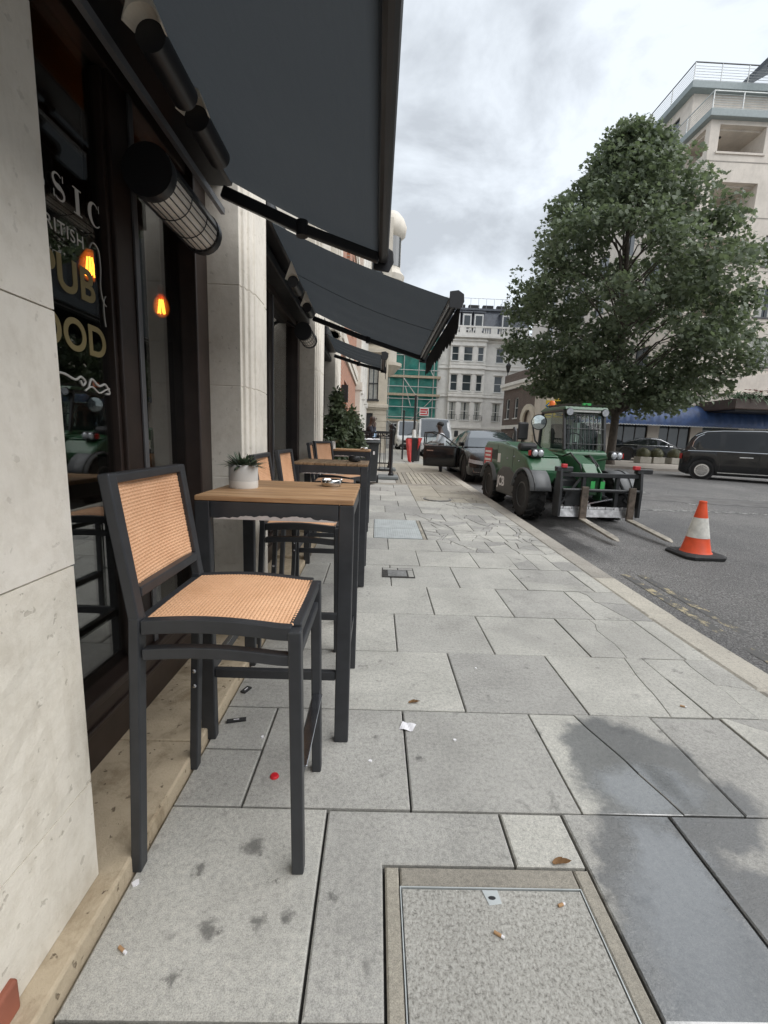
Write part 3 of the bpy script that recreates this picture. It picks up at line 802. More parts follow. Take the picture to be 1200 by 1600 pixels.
sign_light(-.70, 1.80, 2.43, 'second tubular black light under the near awning')
sign_light(-.72, 3.75, 2.52, 'first tubular black light under the scalloped awning')
sign_light(-.72, 4.45, 2.52, 'second tubular black light under the scalloped awning')
mb = MB(); mb.bar((-.84,.2,2.43), (-.84,2.5,2.43), .02, .03); mb.build('conduit', M['steel_strip'], pub)
mb = MB(); mb.bar((-.93,1.95,2.30), (-.93,2.3,2.30), .05, .12); mb.build('timber_block', M['room_wood'], pub)
def heater(x, y, z, label, L=.46):
    t = thing('patio_heater', label, 'heater', (x, y, z), group='infrared heaters on the pub front')
    r = .085
    mb = MB()
    def fn(u, v):
        a = R(5+220*u); return (x+r*math.cos(a), y+L*v, z+r*math.sin(a))
    mb.grid(fn, 20, 1); mb.build('housing', M['black_metal'], t, smooth=True).modifiers.new('thickness', 'SOLIDIFY').thickness = .006
    for yy_, nm in ((y, 'end_cap'), (y+L, 'end_cap')):
        mb = MB(); mb.lathe([(r*1.04,-.02),(r*1.06,0),(r*1.04,.02)], (x, yy_, z), 22, (0,1,0)); mb.build(nm, M['black_metal'], t, smooth=True)
    mb = MB()
    def fn2(u, v):
        a = R(-130+130*u); return (x+r*.93*math.cos(a), y+.02+(L-.04)*v, z+r*.93*math.sin(a))
    mb.grid(fn2, 10, 1); mb.build('reflector_face', M['quartz'], t, smooth=True)
    for k in range(9):
        a = R(-130+130*k/8); mb = MB(); mb.tube((x+r*math.cos(a), y+.015, z+r*math.sin(a)), (x+r*math.cos(a), y+L-.015, z+r*math.sin(a)), .0022, n=5); mb.build('guard_wire', M['black_metal'], t)
    for q in (.33, .66):
        mb = MB(); mb.path([(x+(r+.002)*math.cos(R(-130+13*k)), y+L*q, z+(r+.002)*math.sin(R(-130+13*k))) for k in range(11)], .0022, 5); mb.build('guard_hoop', M['black_metal'], t)
    mb = MB(); mb.bar((x-.05, y+L/2, z+.05), (GX+.05, y+L/2, z+.14), .05, .02); mb.build('bracket', M['black_metal'], t)
    return t
heater(-.84, 1.74, 2.20, 'infrared bar heater with wire guard beside the near window')
heater(-.80, 4.75, 2.36, 'infrared bar heater under the scalloped awning', .40)

# ------------------------------------------------------------------ bar tables and stools
M['frame_grey'] = simple('charcoal_powder_coat', (.032,.034,.038), .42, var=.18, scale=14, wear=((.16,.16,.17), 38, .735))
M['chip'] = simple('bare_metal_under_paint', (.50,.47,.46), .55, var=.1, scale=40)
M['chrome'] = simple('worn_steel_footrest', (.55,.56,.60), .22, 1.0, var=.15, scale=20)
def rattan():
    t = MT('woven_rattan'); v = t.coord()
    f = t.noise(v, 7, 4); col = t.ramp(f, [(.3, (.60,.335,.185)), (.7, (.74,.45,.27))])
    col = t.mix(.5, col, t.ramp(t.noise(v, 220, 3, .7), [(.3, (.72,.7,.66)), (.6, (1.08,1.06,1.02))]), 'MULTIPLY')
    return t.done(t.bsdf(col, .5, 0))
M['rattan'] = rattan()
def wood(name, ax, a=(.36,.205,.10), b=(.55,.35,.19)):
    t = MT(name); v = t.coord()
    rnd = t.n('ShaderNodeObjectInfo').outputs['Random']
    ofs = t.n('ShaderNodeCombineXYZ', {0: t.math('MULTIPLY', rnd, 3.0), 1: t.math('MULTIPLY', rnd, 5.0), 2: 0.0}).outputs[0]
    v2 = t.n('ShaderNodeVectorMath', {0: v, 1: ofs}, operation='ADD').outputs[0]
    sc = (2.5, 55, 30) if ax == 'x' else (55, 2.5, 30)
    f = t.noise(t.n('ShaderNodeMapping', {'Vector': v2, 'Scale': sc}).outputs[0], 1.0, 6, .65, .4)
    col = t.ramp(f, [(.30, tuple(x*.6 for x in a)), (.45, a), (.68, b)])
    k = t.math('MULTIPLY_ADD', rnd, .35, .80)
    col = t.mix(1.0, col, t.n('ShaderNodeCombineColor', {0: k, 1: k, 2: k}).outputs[0], 'MULTIPLY')
    return t.done(t.bsdf(col, .52, 0, t.bump(f, .25, .003)))
M['teak_x'] = wood('teak_planks_across', 'x'); M['teak_y'] = wood('weathered_planks_along', 'y', (.24,.15,.08), (.38,.26,.15))
def weave(fn, nu, nv, mat, name, parent, sub=7, amp=.0028):
    """a woven sheet: fn(u,v)->point, normal from finite differences, basket weave relief as geometry"""
    NU, NV = nu*sub, nv*sub
    U, V = np.meshgrid(np.linspace(0,1,NU+1), np.linspace(0,1,NV+1), indexing='ij')
    P = np.array([[fn(u, v) for v in V[0]] for u in U[:,0]])
    du = np.gradient(P, axis=0); dv = np.gradient(P, axis=1); N = np.cross(du, dv); N /= np.linalg.norm(N, axis=2, keepdims=True)
    a = U*nu; b = V*nv; ia = np.floor(a); ib = np.floor(b); fa = a-ia-.5; fb = b-ib-.5
    over = ((ia+ib) % 2) == 0
    bump_u = np.sqrt(np.clip(1-(fb*1.9)**2, 0, 1))*(.55+.45*np.cos(fa*math.pi*.9)); bump_v = np.sqrt(np.clip(1-(fa*1.9)**2, 0, 1))*(.55+.45*np.cos(fb*math.pi*.9))
    h = np.where(over, bump_u, bump_v)-.5
    P = P+N*h[..., None]*amp*2
    vs = P.reshape(-1, 3); idx = np.arange((NU+1)*(NV+1)).reshape(NU+1, NV+1)
    fs = np.stack([idx[:-1,:-1], idx[1:,:-1], idx[1:,1:], idx[:-1,1:]], -1).reshape(-1, 4)
    me = bpy.data.meshes.new(name); me.from_pydata(vs.tolist(), [], fs.tolist()); me.materials.append(mat)
    me.polygons.foreach_set('use_smooth', [True]*len(me.polygons))
    o = bpy.data.objects.new(name, me); C.objects.link(o); o.parent = parent
    return o
def make_stool():
    t = thing('bar_stool', 'x', 'bar stool')
    fg = M['frame_grey']; hy = .205
    def sx_side(u):                                        # saddle curve of the side rails
        return .772+.010*math.sin(math.pi*min(1, u*1.1))-.006*u*u
    for s in (-1, 1):
        y = s*hy
        mb = MB(); mb.bar((-.240,y,0), (-.205,y,.80), .040, .030, up=(1,0,0)); mb.bar((-.205,y,.79), (-.262,y,1.185), .036, .030, up=(1,0,0)); mb.build('back_leg', fg, t, bevel=.004, world=False)
        mb = MB(); mb.bar((.238,y,0), (.225,y,.775), .038, .036, up=(1,0,0)); mb.build('front_leg', fg, t, bevel=.005, world=False)
        for (x0, x1, z, hh, nm) in ((-.19, .215, 0, .040, 'side_rail'), (-.19, .212, -.078, .032, 'lower_side_rail')):
            mb = MB(); n = 12
            tp_ = [(x0+(x1-x0)*k/n, sx_side(k/n)+z+hh/2) for k in range(n+1)]; bt_ = [(x0+(x1-x0)*k/n, sx_side(k/n)+z-hh/2) for k in range(n+1)]
            vs = [(a, yy_, b) for yy_ in (y-.015, y+.015) for (a, b) in tp_+bt_]; m_ = n+1; o2 = 2*m_
            fs = [(i, i+1, m_+i+1, m_+i) for i in range(n)]+[(o2+i, o2+m_+i, o2+m_+i+1, o2+i+1) for i in range(n)]+[(i, o2+i, o2+i+1, i+1) for i in range(n)]+[(m_+i, m_+i+1, o2+m_+i+1, o2+m_+i) for i in range(n)]+[(0, m_, o2+m_, o2), (n, o2+n, o2+m_+n, m_+n)]
            mb.add(vs, fs)
            mb.build(nm, fg, t, bevel=.003, world=False)
    mb = MB(); mb.bar((.222,-hy+.018,.768), (.222,hy-.018,.768), .034, .034); mb.build('front_rail', fg, t, bevel=.004, world=False)
    mb = MB(); mb.bar((.224,-hy+.018,.690), (.224,hy-.018,.690), .026, .030); mb.build('lower_front_rail', fg, t, bevel=.004, world=False)
    mb = MB(); mb.bar((-.205,-hy+.018,.765), (-.205,hy-.018,.765), .03, .04); mb.build('rear_rail', fg, t, bevel=.004, world=False)
    mb = MB(); mb.bar((.233,-hy+.018,.315), (.233,hy-.018,.315), .030, .036); o = mb.build('footrest', fg, t, bevel=.004, world=False)
    mb = MB(); mb.bar((.240,-hy+.02,.336), (.240,hy-.02,.336), .036, .006); mb.build('wear_plate', M['chrome'], o, bevel=.002, world=False)
    mb = MB(); mb.bar((-.262,-hy-.015,1.172), (-.262,hy+.015,1.174), .032, .026); mb.build('top_rail', fg, t, bevel=.005, world=False)
    mb = MB(); mb.bar((-.212,-hy+.018,.862), (-.212,hy-.018,.862), .028, .030); mb.build('bottom_back_rail', fg, t, bevel=.004, world=False)
    for z in (.42, .36):
        mb = MB(); mb.lathe([(.008,0),(.008,.004),(.003,.006)], (-.222,hy-.0215,z), 10, (0,-1,0)); mb.build('bolt', M['chrome'], t, world=False)
    weave(lambda u, v: (-.188+.405*u, -hy+.012+(2*hy-.024)*v, sx_side(u)+.020+.003*math.sin(math.pi*v)-.004), 38, 26, M['rattan'], 'seat_weave', t)
    weave(lambda u, v: (-.214-.045*u+.012*math.sin(math.pi*v)*-1, -hy+.013+(2*hy-.026)*v, .872+.294*u), 30, 40, M['rattan'], 'back_weave', t, 6)
    return t
stool = make_stool()
stool_spots = [(-.432, 1.342, 0, 'nearest bar stool, tan woven seat and back, in front of the first table'),
    (-.45, 2.72, 2, 'tan woven bar stool right behind the potted succulent table'),
    (-.44, 3.33, -2, 'tan woven bar stool pushed up to the near side of the second table'),
    (-.46, 4.78, 3, 'bar stool between the second and third tables, its woven back half turned'),
    (-.42, 5.30, -22, 'farthest bar stool, seen edge-on beside the third table')]
for i, (x, y, a, lb) in enumerate(stool_spots):
    o = stool if i == 0 else copy_tree(stool)
    o.location = (x, y, G(y)); o.rotation_euler.z = R(a); o['label'] = lb; o['group'] = 'woven bar stools on the pavement'
def make_table(along):
    t = thing('bar_table', 'x', 'bar table'); fg = M['frame_grey']
    X, Y, H = .63, .66, 1.058
    n = 7
    for k in range(n):
        mb = MB()
        if along == 'x':
            a = -Y/2+Y*k/n; mb.box(-X/2+.004, X/2-.004, a+.0015, a+Y/n-.0015, H-.020, H)
        else:
            a = -X/2+X*k/n; mb.box(a+.002, a+X/n-.002, -Y/2+.004, Y/2-.004, H-.020, H)
        mb.build('plank', M['teak_x' if along == 'x' else 'teak_y'], t, bevel=.003, world=False)
    for sx in (-1, 1):
        for sy in (-1, 1):
            mb = MB(); cx, cy = sx*(X/2-.032), sy*(Y/2-.022); mb.box(cx-.030, cx+.030, cy-.020, cy+.020, 0, H-.021); mb.build('leg', fg, t, bevel=.005, world=False)
    for sy in (-1, 1):
        cy = sy*(Y/2-.021)
        mb = MB(); mb.box(-X/2+.063, X/2-.063, cy-.019, cy+.019, H-.088, H-.0215); mb.build('apron', fg, t, bevel=.004, world=False)
        mb = MB(); mb.box(-X/2+.063, X/2-.063, cy-.013, cy+.013, .285, .325); mb.build('stretcher', fg, t, bevel=.004, world=False)
    for sx in (-1, 1):
        cx = sx*(X/2-.030)
        mb = MB(); mb.box(cx-.022, cx+.022, -Y/2+.043, Y/2-.043, H-.088, H-.0215); mb.build('apron', fg, t, bevel=.004, world=False)
        mb = MB(); mb.box(cx-.013, cx+.013, -Y/2+.043, Y/2-.043, .285, .325); o = mb.build('stretcher', fg, t, bevel=.004, world=False)
        mb = MB(); mb.box(cx-.012, cx+.012, -Y/2+.05, Y/2-.05, .3255, .3285); mb.build('wear_plate', M['chrome'], o, world=False)
    return t
def chipped(t, y, z0, z1, x0, x1, seed, top=True):
    """ragged strip where the apron's paint has flaked away"""
    rr = random.Random(seed); n = 46; lo = []; hi = []; h = 0
    for i in range(n+1):
        x = x0+(x1-x0)*i/n; e = math.sin(math.pi*min(1, max(0, i/n)))**.5
        h = .55*h+.45*rr.random(); lo.append((x, y, z0)); hi.append((x, y, z0+.0015+(z1-z0)*h*e))
    mb = MB(); mb.add(lo+hi, [(i, i+1, n+2+i, n+1+i) for i in range(n)]); mb.build('flaked_paint', M['chip'], t, world=False)
T1 = make_table('x'); T2 = make_table('y')
T1.location = (-.395, 2.03, 0); T1['label'] = 'nearest bar table, teak slat top holding the potted succulent and ashtray'
chipped(T1, -.3508, .971, .996, -.23, .25, 3)
T2.location = (-.385, 3.97, G(3.9)+.004); T2['label'] = 'second bar table, weathered planks with a small black bowl'
chipped(T2, -.3508, .971, .982, -.23, .12, 9)
T3 = copy_tree(T1); T3.location = (-.395, 5.95, G(5.9)+.012); T3['label'] = 'third bar table, farthest, with a small white plant pot'
for t in (T1, T2, T3): t['group'] = 'bar tables on the pavement'

# things on the tables
M['glaze_a'] = simple('grey_white_glaze', (.56,.555,.53), .5, var=.06); M['glaze_b'] = simple('bare_cream_band', (.70,.69,.65), .6, var=.05)
M['soil'] = simple('potting_soil', (.03,.022,.016), .95, bump=.8, bscale=150)
M['succulent'] = simple('succulent_green', (.075,.105,.062), .5, var=.35, scale=25)
M['steel'] = simple('polished_steel', (.60,.59,.57), .16, 1.0, var=.1)
M['black_ceramic'] = simple('black_bowl', (.02,.02,.02), .4)
def leaf_blade(mb, p, d, L, w, up=Vector((0,0,1)), curl=.25, n=4, fold=.2):
    d = Vector(d).normalized(); s = d.cross(up)
    if s.length < .01: s = Vector((1,0,0))
    s.normalize(); nn = s.cross(d).normalized(); P = Vector(p); vs = []
    for i in range(n+1):
        u = i/n; ww = w*(math.sin(math.pi*(.12+.88*u))**.8 if u < 1 else 0.02); c = P+d*L*u+nn*(-curl*L*u*u)
        vs += [c-s*ww/2+nn*fold*ww*.5, c-nn*0, c+s*ww/2+nn*fold*ww*.5]
    mb.add(vs, [f for i in range(n) for f in ((3*i,3*i+3,3*i+4,3*i+1),(3*i+1,3*i+4,3*i+5,3*i+2))])
def potted(x, y, z, r, h, label, nleaf, L, w, seed, leafmat, band=True):
    t = thing('potted_plant', label, 'potted plant', (x, y, z))
    mb = MB(); mb.lathe([(r*.96,0),(r,.006),(r,h*.32)], (x,y,z), 28); mb.build('pot_base', M['glaze_b'], t, smooth=True)
    mb = MB(); mb.lathe([(r,h*.32+.0005),(r,h-.004),(r*.97,h),(r*.90,h-.002),(r*.89,h-.02)], (x,y,z), 28); mb.build('pot', M['glaze_a'], t, smooth=True)
    mb = MB(); mb.lathe([(.001,h-.014),(r*.9,h-.016)], (x,y,z), 20); mb.build('soil', M['soil'], t)
    rr = random.Random(seed)
    for k in range(nleaf):
        a = rr.uniform(0, 6.28); q = rr.random()**.6; el = 1.35-1.15*q+rr.uniform(-.15,.2)
        mb = MB(); d = (math.cos(a)*math.cos(el), math.sin(a)*math.cos(el), math.sin(el))
        rr_ = r*.75*q
        leaf_blade(mb, (x+math.cos(a)*rr_, y+math.sin(a)*rr_, z+h-.01), d, L*rr.uniform(.6,1.1), w*rr.uniform(.7,1.1), curl=rr.uniform(-.1,.5))
        mb.build('leaf', leafmat, t, smooth=True)
    return t
potted(-.603, 2.00, 1.058, .064, .105, 'grey and white pot of spiky green succulent on the nearest table', 95, .072, .016, 4, M['succulent'])
def ashtray(x, y, z, mat, label, r=.052, h=.034):
    t = thing('ashtray', label, 'ashtray', (x, y, z))
    mb = MB(); mb.lathe([(r*.7,0),(r*.93,.003),(r,.012),(r*.99,h-.004),(r*.94,h),(r*.88,h-.003),(r*.80,.010),(.001,.006)], (x,y,z), 32); mb.build('bowl', mat, t, smooth=True)
    for k in range(3):
        a = k*2.094+.4; mb = MB(); mb.path([(x+r*.97*math.cos(a+q), y+r*.97*math.sin(a+q), z+h+.001-.004*math.cos(q*8)) for q in (-.18,-.09,0,.09,.18)], .0035, 6); mb.build('cigarette_rest', mat, t, smooth=True)
    return t
ashtray(-.222, 2.19, 1.058, M['steel'], 'round polished steel ashtray on the nearest table')
ashtray(-.20, 3.99, 1.066+G(3.9), M['black_ceramic'], 'small black ashtray bowl on the weathered second table', .055, .05)
ashtray(-.17, 5.85, 1.071+G(5.9), M['steel'], 'low steel ashtray on the third, farthest table', .055, .03)
potted(-.60, 5.80, 1.071+G(5.9), .055, .10, 'small white pot with a leafy sprig on the farthest table', 40, .10, .03, 12, M['succulent'])

# ------------------------------------------------------------------ buildings down the street
M['far_glass'] = simple('dark_window_glass', (.045,.055,.062), .07, var=.3, scale=.6, Specular_IOR_Level=.8)
M['sash_white'] = simple('white_sash_paint', (.72,.72,.70), .5, var=.05)
M['slate'] = simple('grey_slate', (.115,.125,.145), .55, var=.25, scale=3, bump=.5, bscale=8, bdist=.02, world=True)
M['dark_frame'] = simple('dark_bronze_frame', (.035,.035,.038), .4)
M['iron'] = simple('black_iron', (.012,.012,.013), .45)
M['curtain'] = simple('pale_curtain', (.42,.42,.39), .8, var=.2, scale=9)
def fy(y): return lambda u, d, z: (u, y-d, z)              # faces the camera (-y)
def fpx(x): return lambda u, d, z: (x+d, u, z)             # faces +x
def fmx(x): return lambda u, d, z: (x-d, u, z)             # faces -x
def fline(ax, ay, bx, by):                                 # oblique wall, u metres along a->b, outward to the right of a->b
    L = math.hypot(bx-ax, by-ay); tx, ty = (bx-ax)/L, (by-ay)/L
    return lambda u, d, z: (ax+tx*u+ty*d, ay+ty*u-tx*d, z)
def mbox(mb, mp, u0, u1, d0, d1, z0, z1):
    P = [mp(u, d, z) for z in (z0, z1) for (u, d) in ((u0,d0),(u1,d0),(u1,d1),(u0,d1))]
    return mb.add(P, [(0,3,2,1),(4,5,6,7),(0,1,5,4),(1,2,6,5),(2,3,7,6),(3,0,4,7)])
def wall_open(mb, mp, u0, u1, z0, z1, ops, t=.4):
    us = sorted({u0, u1, *[o[0] for o in ops], *[o[1] for o in ops]}); zs = sorted({z0, z1, *[o[2] for o in ops], *[o[3] for o in ops]})
    for a, b in zip(zs, zs[1:]):
        run = None
        for c, d in zip(us, us[1:]):
            hole = any(o[0] <= (c+d)/2 <= o[1] and o[2] <= (a+b)/2 <= o[3] for o in ops)
            if not hole:
                if run is None: run = [c, d]
                else: run[1] = d
            if hole or d == us[-1]:
                if run: mbox(mb, mp, run[0], run[1], -t, 0, a, b)
                run = None
    return mb
def win(parent, mp, u0, u1, z0, z1, fm, gm, d=-.14, sash=True, sill=True, cols=1, fw=.05, cur=False, name='window'):
    mb = MB()
    mbox(mb, mp, u0, u0+fw, d-.04, d+.05, z0, z1); mbox(mb, mp, u1-fw, u1, d-.04, d+.05, z0, z1)
    mbox(mb, mp, u0+fw, u1-fw, d-.04, d+.05, z0, z0+fw); mbox(mb, mp, u0+fw, u1-fw, d-.04, d+.05, z1-fw, z1)
    zm = (z0+z1)/2
    if sash: mbox(mb, mp, u0+fw, u1-fw, d-.03, d+.055, zm-.025, zm+.025)
    for k in range(1, cols):
        u = u0+(u1-u0)*k/cols; mbox(mb, mp, u-.02, u+.02, d-.03, d+.045, z0+fw, z1-fw)
    o = mb.build(name, fm, parent)
    halves = [(z0+fw, zm-.025), (zm+.025, z1-fw)] if sash else [(z0+fw, z1-fw)]
    for a, b in halves:
        mb = MB(); mbox(mb, mp, u0+fw, u1-fw, d-.02, d, a, b); mb.build('pane', gm, o)
    if cur:
        mb = MB(); n = 12; w_ = (u1-u0)*.35
        for s in (0, 1):
            pts = [(u0+fw+k*w_/n if s == 0 else u1-fw-k*w_/n) for k in range(n+1)]
            vs = [mp(p, d+.004+.008*(k % 2), z) for k, p in enumerate(pts) for z in (z0+fw, z1-fw)]
            mb.add(vs, [(2*k, 2*k+2, 2*k+3, 2*k+1) for k in range(n)])
        mb.build('curtain', M['curtain'], o)
    if sill:
        mb = MB(); mbox(mb, mp, u0-.06, u1+.06, -.15, .07, z0-.08, z0); mb.build('sill', fm, o)
    return o

# --- brick and stone terrace next to the pub
bt = thing('brick_terrace', 'orange brick and pale stone building beyond the pub', 'building', (-1.5, 15, .4))
mpx = fpx(-.80)
mb = MB(); wall_open(mb, mpx, 8.9, 15.2, .1, 15, [(10.3,11.2,1.2,2.6),(10.3,11.2,4.2,6.0),(10.3,11.2,7.3,9.0),(12.2,12.9,4.2,6.0),(12.2,12.9,7.3,9.0)], .35)
mb.build('brick_wall', M['red_brick'], bt)
for (a, b) in ((10.3,11.2), (12.2,12.9)):
    for (c_, d_) in ((4.2,6.0), (7.3,9.0)): win(bt, mpx, a, b, c_, d_, M['sash_white'], M['far_glass'])
win(bt, mpx, 10.3, 11.2, 1.2, 2.6, M['dark_frame'], M['far_glass'])
mb = MB(); wall_open(mb, mpx, 15.2, 25, .1, 15, [(a, a+1.1, z, z+1.8) for a in (17.2, 19.6, 22.0) for z in (1.2, 4.2, 7.3)], .35)
mb.build('stone_wall', M['limestone_far'], bt)
for a in (17.2, 19.6, 22.0):
    for z in (1.2, 4.2, 7.3): win(bt, mpx, a, a+1.1, z, z+1.8, M['sash_white'], M['far_glass'])
for a, mt_ in ((15.2, 'limestone_far'), (16.3, 'stucco'), (18.7, 'stucco'), (21.1, 'stucco'), (23.6, 'stucco')):
    mb = MB(); mbox(mb, mpx, a, a+.42, 0, .16, .2, 14.6); mbox(mb, mpx, a-.04, a+.46, 0, .22, 2.9, 3.15); mbox(mb, mpx, a-.04, a+.46, 0, .2, .2, .6); mb.build('pilaster', M[mt_], bt)
for z, dd in ((3.2, .08), (6.4, .08), (9.6, .10), (12.6, .3)):
    mb = MB(); mbox(mb, mpx, 8.9, 25, 0, dd, z, z+.22); mbox(mb, mpx, 8.9, 25, 0, dd*.6, z-.15, z); mb.build('cornice', M['limestone_far'], bt)
mb = MB(); mb.box(-6, -1.16, 8.9, 25, .1, 15); mb.build('core', M['limestone_far'], bt)
mb = MB(); mbox(mb, mpx, 9.55, 9.7, 0, .14, 2.05, 2.4); mb.build('sign_box', M['iron'], bt)

# --- cream corner building that steps into the street
cb = thing('corner_building', 'cream stone corner building with rounded bay and dark door beside the scaffolding', 'building', (-.5, 26, .5))
my = fy(25.6)
mb = MB(); wall_open(mb, my, -4, .47, .4, 9.0, [(-.82,-.32,.4,2.75), (-.62,-.05,3.5,5.3), (-.62,-.05,6.6,8.4)], .4); mb.build('wall', M['cream'], cb)
mb = MB(); mb.box(-4, .468, 26.0, 44, .4, 13.0); mb.build('core', M['cream'], cb)
mb = MB(); wall_open(mb, my, -4, .47, 9.0, 13.0, [(-.62,-.05,10.2,12.0)], .4); mb.build('upper_wall', M['limestone_far'], cb)
for z in (3.5, 6.6, 10.2): win(cb, my, -.62, -.05, z, z+1.8, M['dark_frame'], M['far_glass'], cur=(z == 3.5))
mb = MB(); mbox(mb, my, -.82, -.32, -.2, -.14, .45, 2.75); d0 = mb.build('door', M['dark_frame'], cb)
mb = MB(); mbox(mb, my, -.42, -.36, -.14, -.09, 1.4, 1.5); mb.build('handle', M['brass'], d0)
for k in range(7):
    z = .5+k*.36
    for (a, b) in ((-.30, .47), (-1.6, -.84)):
        mb = MB(); mbox(mb, my, a, b, 0, .03, z+.012, z+.348); mb.build('stone_course', M['cream'], cb, bevel=.008, seg=1)
mb = MB(); mbox(mb, my, -4, .55, 0, .22, 3.05, 3.25); mbox(mb, my, -4, .52, 0, .14, 2.96, 3.05); mb.build('cornice', M['cream'], cb, bevel=.02)
mb = MB(); mbox(mb, my, -4, .5, 0, .2, 6.05, 6.25); mb.build('cornice', M['cream'], cb)
mb = MB(); mb.box(-1.1, -1.0, 25.2, 25.3, 2.2, 2.45); mb.build('security_camera', M['sash_white'], cb) if False else None
# rounded bay on the corner with corbelled balconies
bx, by = .10, 26.6
mb = MB(); mb.lathe([(.001,4.9),(.35,5.0),(.62,5.35),(.80,5.45),(.80,5.62),(.62,5.64)], (bx+.35,by-.2,0), 28); mb.build('balcony_corbel', M['cream'], cb, smooth=True)
mb = MB(); mb.lathe([(.60,5.6),(.60,9.9),(.80,10.05),(.86,10.35),(.66,10.6),(.60,10.7),(.60,12.3),(.82,12.5),(.88,12.9),(.72,13.3),(.45,13.6),(.1,13.7)], (bx+.25,by,0), 32); mb.build('round_bay', M['limestone_far'], cb, smooth=True)
for z in (6.8, 8.3, 10.8):
    mb = MB(); mb.add([(bx+.25+.62*math.cos(a), by+.62*math.sin(a), zz) for zz in (z, z+1.5) for a in (R(-80),R(-60),R(-40),R(-20))], [(0,1,5,4),(1,2,6,5),(2,3,7,6)]); mb.build('bay_window', M['far_glass'], cb)

# --- building behind the scaffold
sb = thing('scaffolded_building', 'pale building wrapped in green netting beside the white stucco house', 'building', (3, 47, .8))
mb = MB(); ops = [(a, a+.9, z, z+1.7) for a in (1.2, 2.9, 4.5) for z in (4.2, 7.3, 10.4)]
wall_open(mb, fy(46.6), .2, 5.75, .7, 14.5, ops+[(1.3,2.5,.7,3.0)], .3); mb.build('wall', M['stucco'], sb)
for o_ in ops: win(sb, fy(46.6), *o_, M['sash_white'], M['far_glass'])
mb = MB(); mbox(mb, fy(46.6), 1.3, 2.5, -.28, -.2, .7, 3.0); mb.build('door', M['dark_frame'], sb)
mb = MB(); mb.box(.2, 5.75, 46.92, 56, .7, 14.5); mb.build('core', M['stucco'], sb)
M['net'] = None
def netmat():
    t = MT('green_debris_netting'); v = t.coord(True)
    f = t.noise(v, 1.3, 4); col = t.ramp(f, [(.3, (.02,.22,.19)), (.7, (.06,.40,.34))])
    d = t.bsdf(col, .8, 0, t.bump(t.noise(v, 2.5, 3), .8, .1)); tl = t.n('ShaderNodeBsdfTranslucent', {0: col}).outputs[0]
    a = t.n('ShaderNodeMixShader', {0: .35, 1: d, 2: tl}).outputs[0]
    tr = t.n('ShaderNodeBsdfTransparent').outputs[0]
    return t.done(t.n('ShaderNodeMixShader', {0: .26, 1: a, 2: tr}).outputs[0])
M['net'] = netmat()
M['galv'] = simple('galvanised_tube', (.46,.47,.46), .45, .5)
M['board'] = simple('scaffold_boards', (.42,.35,.26), .8, var=.2)
sc = thing('scaffold', 'tube scaffold with green netting and timber lifts at the street end', 'scaffold', (3, 45.4, .8))
for x in (.95, 2.4, 3.9, 5.4, 5.78):
    for y in (45.2, 46.2):
        mb = MB(); mb.tube((x,y,.8), (x,y,14.2), .045, n=8); mb.build('standard', M['galv'], sc)
for z in (2.9, 3.6, 4.6, 5.4, 6.6, 7.6, 8.2, 9.6, 10.6, 11.6, 12.8):
    mb = MB(); mb.tube((.7,45.15,z), (5.95,45.15,z), .04, n=8); mb.build('ledger', M['galv'], sc)
for z in (3.15, 5.7, 7.45, 9.9, 12.2):
    mb = MB(); mb.box(.6, 6.1, 45.05, 46.2, z, z+.22); mb.build('board_lift', M['board'], sc)
for (a, b) in (((2.4,7.4),(3.9,5.5)), ((3.9,10.2),(5.4,7.6)), ((2.6,6.6),(3.2,4.7)), ((3.2,3.2),(5.4,5.5)), ((.95,3.2),(2.4,2.1))):
    mb = MB(); mb.tube((a[0],45.08,a[1]), (b[0],45.08,b[1]), .04, n=8); mb.build('brace', M['galv'], sc)
rr = random.Random(3)
for (x0, x1) in ((.7,2.4), (2.4,3.9), (3.9,5.75)):
    for (z0, z1) in ((3.3,5.7), (5.95,7.45), (7.7,9.9), (10.1,12.2), (12.4,14.2)):
        mb = MB(); p = rr.random()*6
        mb.grid(lambda u, v: (x0+(x1-x0)*u, 45.3+.05*math.sin(u*9+p)*math.sin(v*5+p), z0+(z1-z0)*v), 8, 6); mb.build('net_panel', M['net'], sc, smooth=True)

# --- white stucco house at the street end
wh = thing('stucco_house', 'white stucco house with shallow bow front and slate mansard at the street end', 'building', (10, 47, .9))
Y0 = 46.0
BW = [(6.9,0),(7.25,.28),(8.0,.42),(9.0,.45),(9.9,.40),(10.5,.22),(10.75,0)]
rowsw = [(3.55,5.35),(6.45,8.05),(9.35,10.75)]
colsw = [(7.15,7.85),(8.35,9.25),(9.75,10.35),(11.7,12.5)]
def bow(u):
    for (a, p), (b, q) in zip(BW, BW[1:]):
        if a <= u <= b: return p+(q-p)*(u-a)/(b-a)
    return 0
mpw = lambda u, d, z: (u, Y0-d-(.42 if 7.0 < u < 10.6 else 0), z)
ops = [(a, b, c_, d_) for (a, b) in colsw for (c_, d_) in rowsw]
mb = MB(); wall_open(mb, mpw, 5.76, 7.0, .8, 12.1, [], .5); wall_open(mb, mpw, 10.6, 14.9, .8, 12.1, [o_ for o_ in ops if o_[0] > 11], .5)
mb.build('wall', M['stucco'], wh)
mb = MB(); wall_open(mb, mpw, 7.001, 10.599, .8, 12.1, [o_ for o_ in ops if o_[0] < 11], .92); mb.build('bow_wall', M['stucco'], wh, bevel=.06, seg=3)
